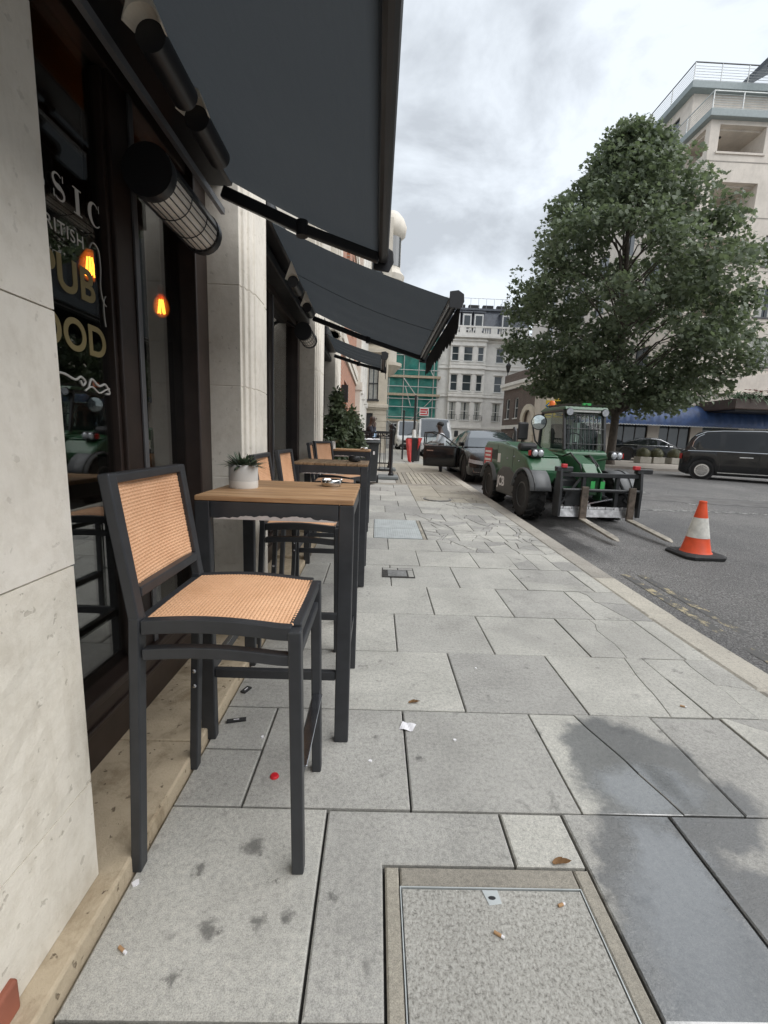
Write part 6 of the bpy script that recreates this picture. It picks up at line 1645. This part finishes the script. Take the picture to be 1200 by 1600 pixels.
while len(cen) < 400:
    z = 3.5+12.0*rs.rand()**1.25; R0 = prad(z); q = math.sqrt(rs.rand()*.86+.14); a = rs.rand()*2*math.pi
    if q < .45 and rs.rand() < .55 and z > 5: continue
    r = R0*q*(1+.10*math.sin(3*a+z*.9)+.07*math.sin(7*a+1.3*z))
    ax = axis(z); c_ = (ax.x+r*math.cos(a), ax.y+r*math.sin(a), z+rs.normal()*.15-.28*q*q*(z < 7))
    s = .50+.40*rs.rand(); cen.append(c_); rad.append((s*1.15, s*1.15, s*.70)); cnt.append(int(125*s*s/.49)); tips.append((c_, z, q, a))
for k in range(60):                                     # ragged sprigs round the outline
    z = 4.3+11.0*rs.rand(); a = rs.rand()*6.283; r = prad(z)*1.05+.25*rs.rand(); ax = axis(z)
    cen.append((ax.x+r*math.cos(a), ax.y+r*math.sin(a), z+.25)); rad.append((.42,.42,.5)); cnt.append(30)
cen.append((axis(15.4).x+.1, TB.y, 15.5)); rad.append((.35,.35,.7)); cnt.append(60)
cr_o = leaf_cloud('crown', M['plane_leaf'], tree, cen, rad, cnt, .205, 3, off=TB)
mb = MB(); mb.path([TB+Vector((0,0,-.1)), TB+Vector((0,0,.25)), TB+Vector((.02,0,2.2)), TB+Vector((-.05,.05,5.5)), TB+Vector((-.35,0,9.5)), TB+Vector((-.6,0,12.6)), TB+Vector((-.8,0,14.6))], [.30,.215,.185,.155,.11,.055,.02], 12); mb.build('trunk', M['bark'], tree, smooth=True)
pick = rs.permutation(len(tips))[:70]
for k in pick:
    (c_, z, q, a) = tips[k]
    zb = max(3.3, z-1.0-2.6*q*(.5+.5*rs.rand())); b = TB+Vector((-.05-(max(0,zb-4))*.075, 0, zb-TB.z)); e = Vector(c_)
    m1 = b.lerp(e, .45)+Vector((rs.normal()*.2, rs.normal()*.2, .35+rs.normal()*.15)); m2 = b.lerp(e, .78)+Vector((rs.normal()*.15, rs.normal()*.15, .18))
    w0 = .024+.034*q
    MB().path([b, m1, m2, e], [w0, w0*.66, w0*.4, .012], 6).build('branch', M['bark'], tree, smooth=True)
for (dx, dy, dz) in ((3.2,-.6,4.4), (-2.6,-.8,4.7), (1.6,-1.8,4.6)):
    b = TB+Vector((0,0,2.5)); e = TB+Vector((dx,dy,dz-TB.z)); MB().path([b, b.lerp(e,.4)+Vector((0,0,.35)), b.lerp(e,.75)+Vector((0,0,.25)), e], [.10,.075,.05,.02], 8).build('limb', M['bark'], tree, smooth=True)

# ------------------------------------------------------------------ round clipped shrubs in stone planters
M['box_leaf'] = leafmat('clipped_box_leaf', (.045,.05,.024), (.13,.125,.07), .15); M['planter_stone'] = limestone('planter_stone', (.36,.34,.30), .5, .3)
for i, (x, lb_) in enumerate(((15.28, 'round clipped shrub planter nearest the tree trunk'), (16.05, 'middle round clipped shrub planter of the three'), (17.1, 'round clipped shrub planter nearest the taxi, set apart'))):
    y = 25.1; z = G(y)+.011; t = thing('shrub_planter', lb_, 'planter', (x, y, z), group='clipped shrubs in stone planters')
    MB().box(x-.33, x+.33, y-.33, y+.33, z, z+.36).build('planter', M['planter_stone'], t, bevel=.03)
    MB().sphere((x,y,z+.52), (.33,.33,.33), 18, 12).build('shrub_core', M['box_leaf'], t, smooth=True)
    leaf_cloud('shrub_leaves', M['box_leaf'], t, [(x,y,z+.52)], [(.36,.36,.36)], [900], .05, 40+i, LEAF2, off=(x,y,z), shell=.93)

# ------------------------------------------------------------------ traffic cone
M['cone_orange'] = simple('cone_orange', (.72,.085,.025), .5, var=.15, scale=8); M['cone_white'] = simple('reflective_sleeve', (.66,.65,.60), .5, var=.2, scale=14); M['cone_base'] = simple('cone_base_rubber', (.025,.025,.026), .8, var=.3, scale=20)
cx_, cy_, cz_ = 4.165, 5.44, G(5.44)-.10
t = thing('traffic_cone', 'orange and white traffic cone on black base standing in the road', 'traffic cone', (cx_, cy_, cz_))
def oct_(r, z, k=.72): return [(cx_+sx*a, cy_+sy*b, cz_+z) for sx, sy, a, b in ((-1,-1,r,r*k),(-1,-1,r*k,r),(1,-1,r*k,r),(1,-1,r,r*k),(1,1,r,r*k),(1,1,r*k,r),(-1,1,r*k,r),(-1,1,r,r*k))]
mb = MB(); A, B_, D_ = oct_(.265,0), oct_(.27,.035), oct_(.235,.055); mb.add(A+B_+D_, [tuple(range(8))[::-1], tuple(range(16,24))]+[(i,(i+1)%8,8+(i+1)%8,8+i) for i in range(8)]+[(8+i,8+(i+1)%8,16+(i+1)%8,16+i) for i in range(8)]); mb.build('base', M['cone_base'], t, bevel=.006)
def cr2(z): return .165-.128*(z-.05)/.66
MB().lathe([(.185,.052),(cr2(.07)+.004,.075),(cr2(.245),.245)], (cx_,cy_,cz_), 28).build('lower_body', M['cone_orange'], t, smooth=True)
MB().lathe([(cr2(.246)+.003,.246),(cr2(.50)+.003,.50)], (cx_,cy_,cz_), 28).build('white_sleeve', M['cone_white'], t, smooth=True)
MB().lathe([(cr2(.501),.501),(cr2(.685),.685),(cr2(.69)+.004,.69),(cr2(.71)+.004,.712),(.022,.715),(.02,.69)], (cx_,cy_,cz_), 28).build('top_body', M['cone_orange'], t, smooth=True)

# ------------------------------------------------------------------ covers and plates in the paving
M['steel_plate'] = simple('galvanised_plate', (.46,.49,.49), .5, .2, var=.15, scale=6); M['cast_iron'] = simple('cast_iron_cover', (.24,.24,.235), .6, .4, var=.3, scale=30, bump=.5, bscale=120)
t = thing('inspection_cover', 'square stone-filled inspection cover with bright lifting plate in the near paving', 'inspection cover', (.385, .8, 0))
for (a, b, c_, d_) in ((.068,.112,.30,1.153), (.654,.702,.30,1.153), (.1135,.6525,1.092,1.153)):
    slab(rect(a, b, c_, d_), M['patch'], gap=.0015, name='border_stone', parent=t, zoff=.0005, tilt=.001)
MB().box(.1125,.1155,.32,1.0905,-.02,.0025).build('steel_edge', M['steel_plate'], t); MB().box(.6495,.6525,.32,1.0905,-.02,.0025).build('steel_edge', M['steel_plate'], t); MB().box(.1155,.6495,1.0875,1.0905,-.02,.0025).build('steel_edge', M['steel_plate'], t)
MB().box(.1185,.6465,.32,1.0845,-.02,.0008).build('lid', M['lid'], t, bevel=.002)
lp = MB(); lp.prism([(.353,1.083),(.40,1.083),(.403,1.045),(.365,1.040)], 'z', .0006, .0028); lp = lp.build('lifting_plate', M['steel_plate'], t, bevel=.001)
mb = MB(); mb.prism([(.378+.011*math.cos(a), 1.060+.0055*math.sin(a)) for a in [k*math.pi/8 for k in range(16)]], 'z', .0029, .0034); mb.build('key_slot', M['iron'], lp)
t = thing('access_plate', 'ribbed grey steel access plate in the paving beside the tables', 'access plate', (.32, 5.95, G(5.9)))
def pl(x, y, d): return (x, y, G(y)+d)
for (ya, yb_) in ((5.42, 5.955), (5.965, 6.53)):
    mb = MB(); mb.add([pl(.0,ya,.003),pl(.62,ya,.003),pl(.62,yb_,.003),pl(.0,yb_,.003),pl(.0,ya,-.02),pl(.62,ya,-.02),pl(.62,yb_,-.02),pl(.0,yb_,-.02)], [(0,1,2,3),(0,4,5,1),(1,5,6,2),(2,6,7,3),(3,7,4,0)]); o = mb.build('plate', M['steel_plate'], t)
    for k in range(21):
        x = .02+k*.029; mb = MB(); mb.add([pl(x,ya+.01,.0032),pl(x+.012,ya+.01,.0032),pl(x+.012,yb_-.01,.0032),pl(x,yb_-.01,.0032),pl(x+.003,ya+.013,.0055),pl(x+.009,ya+.013,.0055),pl(x+.009,yb_-.013,.0055),pl(x+.003,yb_-.013,.0055)], [(4,5,6,7),(0,1,5,4),(1,2,6,5),(2,3,7,6),(3,0,4,7)]); mb.build('rib', M['steel_plate'], o)
for k in range(7):
    ya = 5.42+k*.158
    slab([(.625,ya),(.675,ya),(.675,ya+.156),(.625,ya+.156)], M['red_edge'] if 'red_edge' in M else M['patch'], gap=.003, name='edge_brick', parent=t)
t = thing('stopcock_cover', 'small round iron cover in a square frame beside the second table', 'manhole cover', (.24, 4.08, G(4.08)))
g0 = G(4.08)
MB().box(.09,.40,3.94,4.23,g0-.02,g0+.0030).build('frame', M['joint'], t)
for (a, b, c_, d_) in ((.10,.24,4.16,4.22), (.25,.39,4.16,4.22), (.34,.39,3.95,4.15)): MB().box(a,b,c_,d_,g0,g0+.0050).build('edge_stone', M['slab'], t, bevel=.003)
MB().box(.145,.325,3.965,4.145,g0,g0+.0055).build('square_plate', M['cast_iron'], t, bevel=.003)
MB().lathe([(.075,.0056),(.078,.007),(.06,.0085),(.001,.0085)], (.235,4.055,g0), 28).build('round_lid', M['cast_iron'], t)
t = thing('manhole_cover', 'worn oval-looking manhole cover set in patched concrete near the saloon', 'manhole cover', (1.24, 8.65, G(8.65)))
g0 = G(8.65)
mb = MB(); mb.add([(.93,8.35,G(8.35)-.004),(1.55,8.35,G(8.35)-.004),(1.55,8.95,G(8.95)-.004),(.93,8.95,G(8.95)-.004)], [(0,1,2,3)]); mb.build('concrete_surround', M['patch'], t)
MB().lathe([(.28,-.02),(.28,.009),(.255,.011),(.25,.004),(.001,.003)], (1.24,8.65,g0), 32).build('iron_ring', M['cast_iron'], t)
MB().lathe([(.24,.004),(.235,.012),(.001,.013)], (1.24,8.67,g0), 32).build('lid', M['patch'], t)

# ------------------------------------------------------------------ litter
M['butt'] = simple('cigarette_filter', (.40,.24,.12), .8); M['paper'] = simple('white_paper', (.75,.74,.76), .8, var=.05); M['cap_red'] = simple('red_bottle_cap', (.55,.02,.03), .3, var=.2, scale=60); M['dry_leaf'] = simple('dry_leaf', (.22,.12,.05), .8)
def butt(x, y, a, label, L=.028):
    t = thing('cigarette_butt', label, 'cigarette butt', (x, y, 0), group='cigarette butts on the pavement'); d = Vector((math.cos(a), math.sin(a), 0)); p = Vector((x, y, .0052))
    MB().tube(p-d*L*.5, p+d*L*.22, .0042, n=10).build('filter', M['butt'], t, smooth=True); MB().tube(p+d*L*.22, p+d*L*.5, .0040, .0035, n=10).build('burnt_end', M['paper'], t, smooth=True)
butt(-.597, .916, -.5, 'cigarette butt on the big slab nearest the pillar step')
butt(.372, .963, -.55, 'cigarette butt lying alone on the inspection cover lid')
butt(.574, 1.043, .3, 'squashed cigarette butt near the right edge of the inspection cover', .022)
butt(1.62, 2.03, -.5, 'thin pale cigarette butt on the slab by the kerb')
mb = MB(); mb.grid(lambda u, v: (.185+(u-.5)*.062+(v-.5)*.02, 1.815+(v-.5)*.052-(u-.5)*.016, .002+.007*abs(math.sin(u*4+v*2))), 6, 6); tag(mb.build('paper_scrap', M['paper'], smooth=False), 'crumpled white paper square on the paving before the first table', 'paper')
t = thing('bottle_cap', 'shiny red bottle cap on the paving under the nearest stool', 'bottle cap', (-.351, 1.502, 0))
MB().lathe([(.0165,.001),(.0155,.005),(.013,.0085),(.001,.0095)], (-.351,1.502,.001), 21).build('crown', M['cap_red'], t, smooth=True)
mb = MB()
for k in range(21):
    a = 2*math.pi*k/21; mb.bar((-.351+.0165*math.cos(a),1.502+.0165*math.sin(a),.001), (-.351+.0150*math.cos(a),1.502+.0150*math.sin(a),.0055), .0022, .0022)
mb.build('crimped_edge', M['cap_red'], t)
def strip(x, y, a, L, w_, label):
    t = thing('rubber_strip', label, 'rubber strip', (x, y, 0)); d = Vector((math.cos(a), math.sin(a), 0)); p = Vector((x, y, .006))
    MB().bar(p-d*L/2, p+d*L/2, w_, .008).build('strip', M['cone_base'], t, bevel=.001); MB().bar(p-d*.012+Vector((0,0,.0045)), p+d*.012+Vector((0,0,.0045)), .005, .001).build('pale_mark', M['paper'], t)
strip(-.600, 1.829, .25, .085, .022, 'black rubber strip lying across the joint under the first table')
strip(-.628, 2.075, 1.2, .055, .030, 'short black rubber strip with white end under the first table')
rr = random.Random(9)
for i, (x, y, lb_) in enumerate(((-.655,1.085,'white chip beside the foot of the nearest stool'), (.387,1.735,'white crumb on the middle slab beyond the paper scrap'), (-.455,1.725,'white chip near the rubber strip under the first table'), (.016,1.595,'pale crumb between the stool and the paper scrap'), (.62,2.36,'white speck on the slab right of the first table'))):
    mb = MB(); s = .008 if i else .011; mb.prism([(x+s*math.cos(a)*rr.uniform(.6,1.2), y+s*math.sin(a)*rr.uniform(.6,1.2)) for a in (0,1.1,2.2,3.4,4.4,5.4)], 'z', .001, .006); tag(mb.build('paper_chip', M['paper']), lb_, 'litter', 'white chips of litter on the paving')
for i, (x, y, lb_) in enumerate(((.214,2.002,'curled brown leaf fragment in front of the first table'), (.611,1.168,'dry brown leaf on the border of the inspection cover'))):
    mb = MB()
    for j in range(3): leaf_blade(mb, (x+j*.012-.012, y+.004*j, .004), (1,.3-.3*j,.10), .036, .018, curl=-.3)
    tag(mb.build('dry_leaf', M['dry_leaf']), lb_, 'leaf')

# ------------------------------------------------------------------ beyond the tables: bushes, bin, barriers
M['pot_dark'] = simple('dark_planter', (.03,.03,.032), .6)
def bush(x, y, h, r, label, seed, n=2600):
    z = G(y); t = thing('potted_bush', label, 'bush', (x, y, z), group='bay bushes in planters'); rs = np.random.RandomState(seed)
    MB().lathe([(.17,0),(.21,.40),(.225,.42),(.19,.42),(.185,.38),(.001,.38)], (x,y,z), 20).build('planter', M['pot_dark'], t, smooth=True)
    cs = []; rd = []; ct = []
    for k in range(26):
        q = k/25; zz = z+.55+q*(h-.75); w_ = r*math.sin(math.pi*(.18+.74*q))**.7; a = rs.rand()*6.28
        cs.append((x+w_*.45*math.cos(a)*rs.rand()*1.4, y+w_*.45*math.sin(a)*rs.rand()*1.4, zz)); rd.append((w_*.66,w_*.66,.22)); ct.append(int(n/26))
    leaf_cloud('foliage', M['bay_leaf'], t, cs, rd, ct, .085, seed, LEAF2, off=(x,y,z), shell=.35)
    for k in range(6):
        a = k*1.05; MB().path([(x,y,z+.36),(x+.06*math.cos(a),y+.06*math.sin(a),z+h*.5),(x+.16*math.cos(a),y+.16*math.sin(a),z+h*.85)], [.014,.010,.004], 6).build('stem', M['bark'], t)
bush(-.66, 7.25, 2.0, .27, 'taller dark bay bush in a planter between the pub pillars', 2, 4200)
bush(-.50, 8.95, 1.78, .28, 'shorter bay bush in a planter next to the wheelie bin', 5, 3200)
M['bin_plastic'] = simple('dark_grey_bin', (.035,.040,.042), .5, var=.2); 
bx_, by_ = -.19, 10.7; bz_ = G(10.5)
t = thing('wheelie_bin', 'dark grey wheelie bin with papers on its lid beyond the tables', 'bin', (bx_, by_, bz_))
mb = MB(); b0, b1 = .20, .25; P = []
for (zz, s, sy) in ((.08,.20,.22), (.95,.235,.28), (.98,.25,.30)): P += [(bx_-s,by_-sy,bz_+zz),(bx_+s,by_-sy,bz_+zz),(bx_+s,by_+sy,bz_+zz),(bx_-s,by_+sy,bz_+zz)]
mb.add(P, [(3,2,1,0)]+[(4*k+i,4*k+(i+1)%4,4*k+4+(i+1)%4,4*k+4+i) for k in range(2) for i in range(4)]+[(8,9,10,11)]); mb.build('body', M['bin_plastic'], t, bevel=.02)
mb = MB(); mb.prism([(by_-.34,bz_+.985),(by_-.34,bz_+1.02),(by_+.1,bz_+1.075),(by_+.32,bz_+1.06),(by_+.34,bz_+.985)], 'x', bx_-.265, bx_+.265); mb.build('lid', M['bin_plastic'], t, bevel=.015)
MB().tube((bx_-.22,by_+.36,bz_+1.0), (bx_+.22,by_+.36,bz_+1.0), .018).build('handle', M['bin_plastic'], t)
for s in (-1, 1): MB().lathe([(.10,-.025),(.10,.025)], (bx_+s*.22,by_+.24,bz_+.10), 20, (1,0,0)).build('wheel', M['tyre'], t)
MB().box(bx_+.10,bx_+.14,by_-.279,by_-.268,bz_+.72,bz_+.80).build('logo', M['sign_white'], t)
for (x, y, w_, d_, a, lb_) in ((-.26,10.58,.30,.21,.2,'flat white papers lying on the wheelie bin lid'), (-.03,10.62,.16,.12,-.3,'small white leaflet at the edge of the wheelie bin lid')):
    mb = MB(); zz = bz_+1.05+.012; mb.obox = None
    c0 = Vector((x,y,zz+.02)); u = Vector((math.cos(a),math.sin(a),0)); v_ = Vector((-math.sin(a),math.cos(a),.12))
    mb.bar(c0-u*w_/2, c0+u*w_/2, d_, .012, up=tuple(u.cross(v_).normalized())); tag(mb.build('papers', M['paper']), lb_, 'paper')
M['base_rubber'] = simple('grey_barrier_foot', (.17,.185,.185), .7, var=.15)
def barrier(y, x1, label, full=True):
    z = G(y); t = thing('railing_barrier', label, 'barrier', (x1, y, z), group='black railing barriers round the terrace')
    MB().box(x1-.36, x1+.20, y-.42, y+.42, z, z+.075).build('foot', M['base_rubber'], t, bevel=.015)
    MB().lathe([(.075,.075),(.075,.13),(.055,.15),(.050,.26),(.04,.28),(.038,1.24),(.05,1.26),(.05,1.30),(.03,1.32),(.028,1.35),(.055,1.39),(.055,1.43),(.02,1.475),(.001,1.48)], (x1,y,z), 18).build('post', M['iron'], t, smooth=True)
    MB().bar((-.85,y,z+1.22), (x1,y,z+1.22), .03, .045).build('top_rail', M['iron'], t); MB().bar((-.85,y,z+.22), (x1,y,z+.22), .03, .04).build('bottom_rail', M['iron'], t)
    MB().bar((-.85,y,z+1.08), (x1,y,z+1.08), .025, .03).build('mid_rail', M['iron'], t)
    k = 0; x = -.75
    while x < x1-.06:
        MB().tube((x,y,z+.22), (x,y,z+1.22), .009, n=8).build('baluster', M['iron'], t); x += .14
        MB().sphere((x-.07,y,z+1.15), .03, 10, 8).build('roundel', M['iron'], t)
    MB().lathe([(.05,0),(.05,1.25),(.06,1.30),(.02,1.42)], (-.82,y,z), 14).build('end_post', M['iron'], t)
    return t
barrier(12.0, .40, 'near black railing barrier with ball-topped post and grey foot')
barrier(14.3, .42, 'far black railing barrier behind the standing man')
# posts with a red and black cover
M['red_cloth'] = simple('red_plastic_cover', (.50,.05,.045), .45, var=.25, scale=7, bump=.6, bscale=12, bdist=.03); M['black_cloth'] = simple('black_plastic_cover', (.015,.015,.016), .5, bump=.6, bscale=12, bdist=.03)
px_, py_ = 1.53, 18.6; pz_ = G(18.6)
t = thing('sign_post', 'tall black post with wrapped white band and red and black cover at its foot', 'post', (px_, py_, pz_))
MB().tube((px_,py_,pz_), (px_,py_,pz_+2.75), .045, n=12).build('post', M['iron'], t); MB().tube((px_,py_,pz_+.95), (px_,py_,pz_+1.35), .09, .07, n=12).build('white_wrap', M['plate_white'], t)
MB().add([(px_-.20,py_-.10,pz_+.04),(px_+.14,py_-.10,pz_+.04),(px_+.30,py_+.12,pz_+.04),(px_-.2,py_+.12,pz_+.04),(px_-.30,py_-.16,pz_+1.02),(px_+.30,py_-.16,pz_+1.02),(px_+.32,py_+.16,pz_+1.02),(px_-.30,py_+.16,pz_+1.02)], [(0,1,5,4),(1,2,6,5),(2,3,7,6),(3,0,4,7),(4,5,6,7)]).build('black_cover', M['black_cloth'], t, bevel=.04)
MB().grid(lambda u, v: (px_-.36+.27*u+.17*v*(1-u)*-0+.13*(1-v)*(1-u), py_-.21+.05*math.sin(u*6+v*3), pz_+.06+.92*v-.10*u*(1-v)), 8, 8).build('red_flap', M['red_cloth'], t, smooth=True)
MB().grid(lambda u, v: (px_+.16+.18*u*v, py_-.20+.03*math.sin(u*6+v*4), pz_+.50+.52*v), 6, 6).build('red_flap', M['red_cloth'], t, smooth=True)
t = thing('sign_post', 'shorter thin black post beside the second white van', 'post', (1.17, 20.3, G(20.3)))
MB().tube((1.17,20.3,G(20.3)), (1.17,20.3,G(20.3)+2.15), .04, n=12).build('post', M['iron'], t); MB().sphere((1.17,20.3,G(20.3)+2.17), .055, 10, 8).build('cap', M['iron'], t)
t = thing('scaffold_sign', 'white board with red lettering fixed to the scaffold above the vans', 'sign', (4.5, 44.8, 3.8))
MB().box(4.12,5.05,44.82,44.88,3.75,4.55).build('board', M['plate_white'], t)
for (a, b, z0, z1) in ((4.2,4.95,4.28,4.45), (4.2,4.75,4.05,4.2), (4.85,4.98,3.98,4.24), (4.2,4.95,3.83,3.95)): MB().box(a,b,44.812,44.819,z0,z1).build('red_print', M['sign_red'], t)

# ------------------------------------------------------------------ street lantern on the brick corner house
t = thing('wall_lantern', 'black lantern on a bracket above the brick corner house', 'lantern', (10.4, 39, 7))
MB().lathe([(.10,0),(.22,.5),(.24,.55),(.05,.8),(.03,.95)], (10.9,38.5,7.3), 6).build('lantern', M['iron'], t); MB().tube((10.9,38.5,6.6), (10.9,38.5,7.35), .04).build('bracket', M['iron'], t)

# ------------------------------------------------------------------ people
M['skin_dark'] = simple('dark_skin', (.060,.037,.028), .5, var=.1); M['hair_black'] = simple('black_hair', (.008,.007,.007), .7)
M['navy'] = simple('navy_jacket', (.020,.023,.036), .8, var=.15); M['shirt_blue'] = simple('light_blue_shirt', (.36,.50,.68), .8, var=.05); M['shirt_white'] = simple('white_shirt', (.70,.71,.74), .8, var=.05); M['trouser'] = simple('dark_trousers', (.018,.018,.022), .8)
def skin(name, verts, edges, mat, parent, root=0, sub=2):
    me = bpy.data.meshes.new(name); me.from_pydata([v[:3] for v in verts], edges, []); me.materials.append(mat)
    o = bpy.data.objects.new(name, me); C.objects.link(o); o.parent = parent
    m_ = o.modifiers.new('skin', 'SKIN'); m_.use_smooth_shade = True
    for i, v in enumerate(verts):
        s = me.skin_vertices[0].data[i]; s.radius = (v[3], v[4] if len(v) > 4 else v[3]); s.use_root = (i == root)
    s = o.modifiers.new('sub', 'SUBSURF'); s.levels = sub; s.render_levels = sub
    return o
def person(label, loc, rz, top, arms, lean=0, bald=False, shirt=None, scale=1.0):
    """faces +x; arms: for left (+y) and right (-y): elbow, wrist, hand tip"""
    t = thing('person', label, 'person', loc, rz); t.scale = (scale,)*3
    L = lambda z: lean*max(0, z-.95)
    B = [(0,0,.95,.12,.155),(L(1.1),0,1.10,.105,.145),(L(1.28),0,1.28,.115,.165),(L(1.42),0,1.42,.085,.12),(L(1.5)+.01,0,1.50,.066),(L(1.57)+.03,0,1.575,.088),(L(1.66)+.035,0,1.655,.125,.105),(L(1.72)+.02,0,1.725,.10,.09)]
    E_ = [(i,i+1) for i in range(7)]; ia = {}
    for s, (el, wr, tip) in zip((1,-1), arms):
        n = len(B); B += [(L(1.41),s*.175,1.40,.055),(el[0],el[1],el[2],.042),(wr[0],wr[1],wr[2],.028)]
        E_ += [(3,n),(n,n+1),(n+1,n+2)]
        d = (Vector(tip)-Vector(wr)).normalized(); sd_ = d.cross(Vector((0,0,1))); sd_ = sd_.normalized() if sd_.length > .1 else Vector((0,1,0))
        w3 = Vector(wr)
        for f, ln in zip((-1.5,-.5,.5,1.5), (.075,.088,.085,.07)):
            k0 = w3+d*.08+sd_*f*.018; k1 = k0+d*ln*.55+Vector((0,0,-.008)); k2 = k0+d*ln+Vector((0,0,-.022))
            m0 = len(B); B += [(*k0,.012),(*k1,.009),(*k2,.007)]; E_ += [(n+2,m0),(m0,m0+1),(m0+1,m0+2)]
        k0 = w3+d*.03+sd_*.035*s; k1 = k0+d*.045+sd_*.015*s; m0 = len(B); B += [(*k0,.012),(*k1,.009)]; E_ += [(n+2,m0),(m0,m0+1)]
        ia[s] = (el, wr)
    for s in (1,-1):
        n = len(B); B += [(0,s*.095,.90,.095),(.01,s*.105,.50,.062),(-.02,s*.11,.10,.042),(.12,s*.12,.04,.035)]; E_ += [(0,n),(n,n+1),(n+1,n+2),(n+2,n+3)]
    skin('body', B, E_, M['skin_dark'], t, 0, 1)
    # clothes follow the body
    J = [(0,0,.90,.135,.175),(L(1.1),0,1.10,.125,.165),(L(1.28),0,1.28,.13,.185),(L(1.42),0,1.43,.095,.13)]; JE = [(0,1),(1,2),(2,3)]
    for s in (1,-1):
        el, wr = ia[s]; n = len(J); w_ = Vector(el).lerp(Vector(wr), .88); J += [(L(1.41),s*.18,1.40,.072),(*el,.058),(*w_,.042)]; JE += [(3,n),(n,n+1),(n+1,n+2)]
    skin('jacket' if shirt else 'shirt', J, JE, M[top], t, 0, 2)
    if shirt:
        MB().sphere((.085,0,1.17), (.085,.11,.23), 14, 10).build('shirt_front', M[shirt], t, smooth=True, world=False)
        MB().lathe([(.075,1.43),(.066,1.485),(.06,1.49)], (L(1.45)+.005,0,0), 14).build('collar', M[shirt], t, smooth=True, world=False)
    Tn = [(0,0,.93,.13,.17)]; TE = []
    for s in (1,-1):
        n = len(Tn); Tn += [(0,s*.095,.86,.105),(.01,s*.105,.50,.078),(-.02,s*.11,.08,.062)]; TE += [(0,n),(n,n+1),(n+1,n+2)]
    skin('trousers', Tn, TE, M['trouser'], t, 0, 2)
    for s in (1,-1): MB().sphere((.05,s*.115,.04), (.14,.05,.042), 14, 8).build('shoe', M['hair_black'], t, smooth=True, world=False)
    hx = L(1.66)+.035
    MB().path([(hx+.098,0,1.685),(hx+.122,0,1.645),(hx+.10,0,1.63)], [.010,.016,.012], 8).build('nose', M['skin_dark'], t, smooth=True, world=False)
    for s in (1,-1):
        MB().sphere((hx-.005,s*.090,1.655), (.022,.010,.032), 8, 8).build('ear', M['skin_dark'], t, smooth=True, world=False)
        MB().sphere((hx+.094,s*.034,1.675), (.010,.014,.008), 8, 6).build('eye', M['paper'], t, smooth=True, world=False)
    MB().sphere((hx+.092,0,1.598), (.012,.026,.008), 8, 6).build('mouth', M['tail_red'] if False else M['skin_dark'], t, smooth=True, world=False)
    if not bald: MB().sphere((hx-.030,0,1.712), (.122,.112,.092), 18, 12).build('hair', M['hair_black'], t, smooth=True, world=False)
    return t
person('bald man in dark jacket over light blue shirt, hand at his mouth, behind the railing', (-.20, 13.2, G(13.2)), R(-12), 'navy',
       (((.10,.25,1.13),(.26,.12,1.14),(.36,.08,1.15)), ((.13,-.26,1.18),(.17,-.13,1.44),(.13,-.06,1.56))), .02, True, 'shirt_blue', .97)
person('dark-haired man in white shirt standing between the saloon and its open door', (2.12, 14.55, G(14.5)-.09), R(172), 'shirt_white',
       (((.16,.24,1.12),(.36,.14,1.10),(.45,.10,1.08)), ((.14,-.24,1.12),(.34,-.12,1.12),(.43,-.08,1.10))), .10, False, None, .95)

# ------------------------------------------------------------------ unseen terraces behind the camera, added to keep bright sky out of car reflections
nb = thing('unseen_pub_side_terrace', 'unseen pale stone terrace added on the pub side of the street behind the viewer', 'building', (-4, -15, 0))
nw = [(-40+k*3.2, -38.4+k*3.2, z, z+1.9) for k in range(11) for z in (1.0, 4.4, 7.6)]
mb = MB(); wall_open(mb, fpx(-.95), -42, -1.42, 0, 12, nw, .3); mb.box(-8, -1.26, -42, -1.42, 0, 12); mb.build('wall', M['limestone_far'], nb)
for o_ in nw: win(nb, fpx(-.95), *o_, M['sash_white'], M['far_glass'])
ob_ = thing('unseen_opposite_terrace', 'unseen dark grey terrace added on the far side of the road behind the viewer', 'building', (20, -10, 0))
nw = [(-38+k*3.4, -36.3+k*3.4, z, z+1.9) for k in range(13) for z in (1.2, 4.6, 7.8)]
mb = MB(); wall_open(mb, fmx(18.5), -42, 8.0, -.2, 10.5, nw, .3); mb.box(18.81, 28, -42, 8.0, -.2, 10.5); mb.build('wall', M['slate'], ob_)  # dark neutral wall colour picked for its reflection in the black cars
for o_ in nw: win(ob_, fmx(18.5), *o_, M['sash_white'], M['far_glass'])
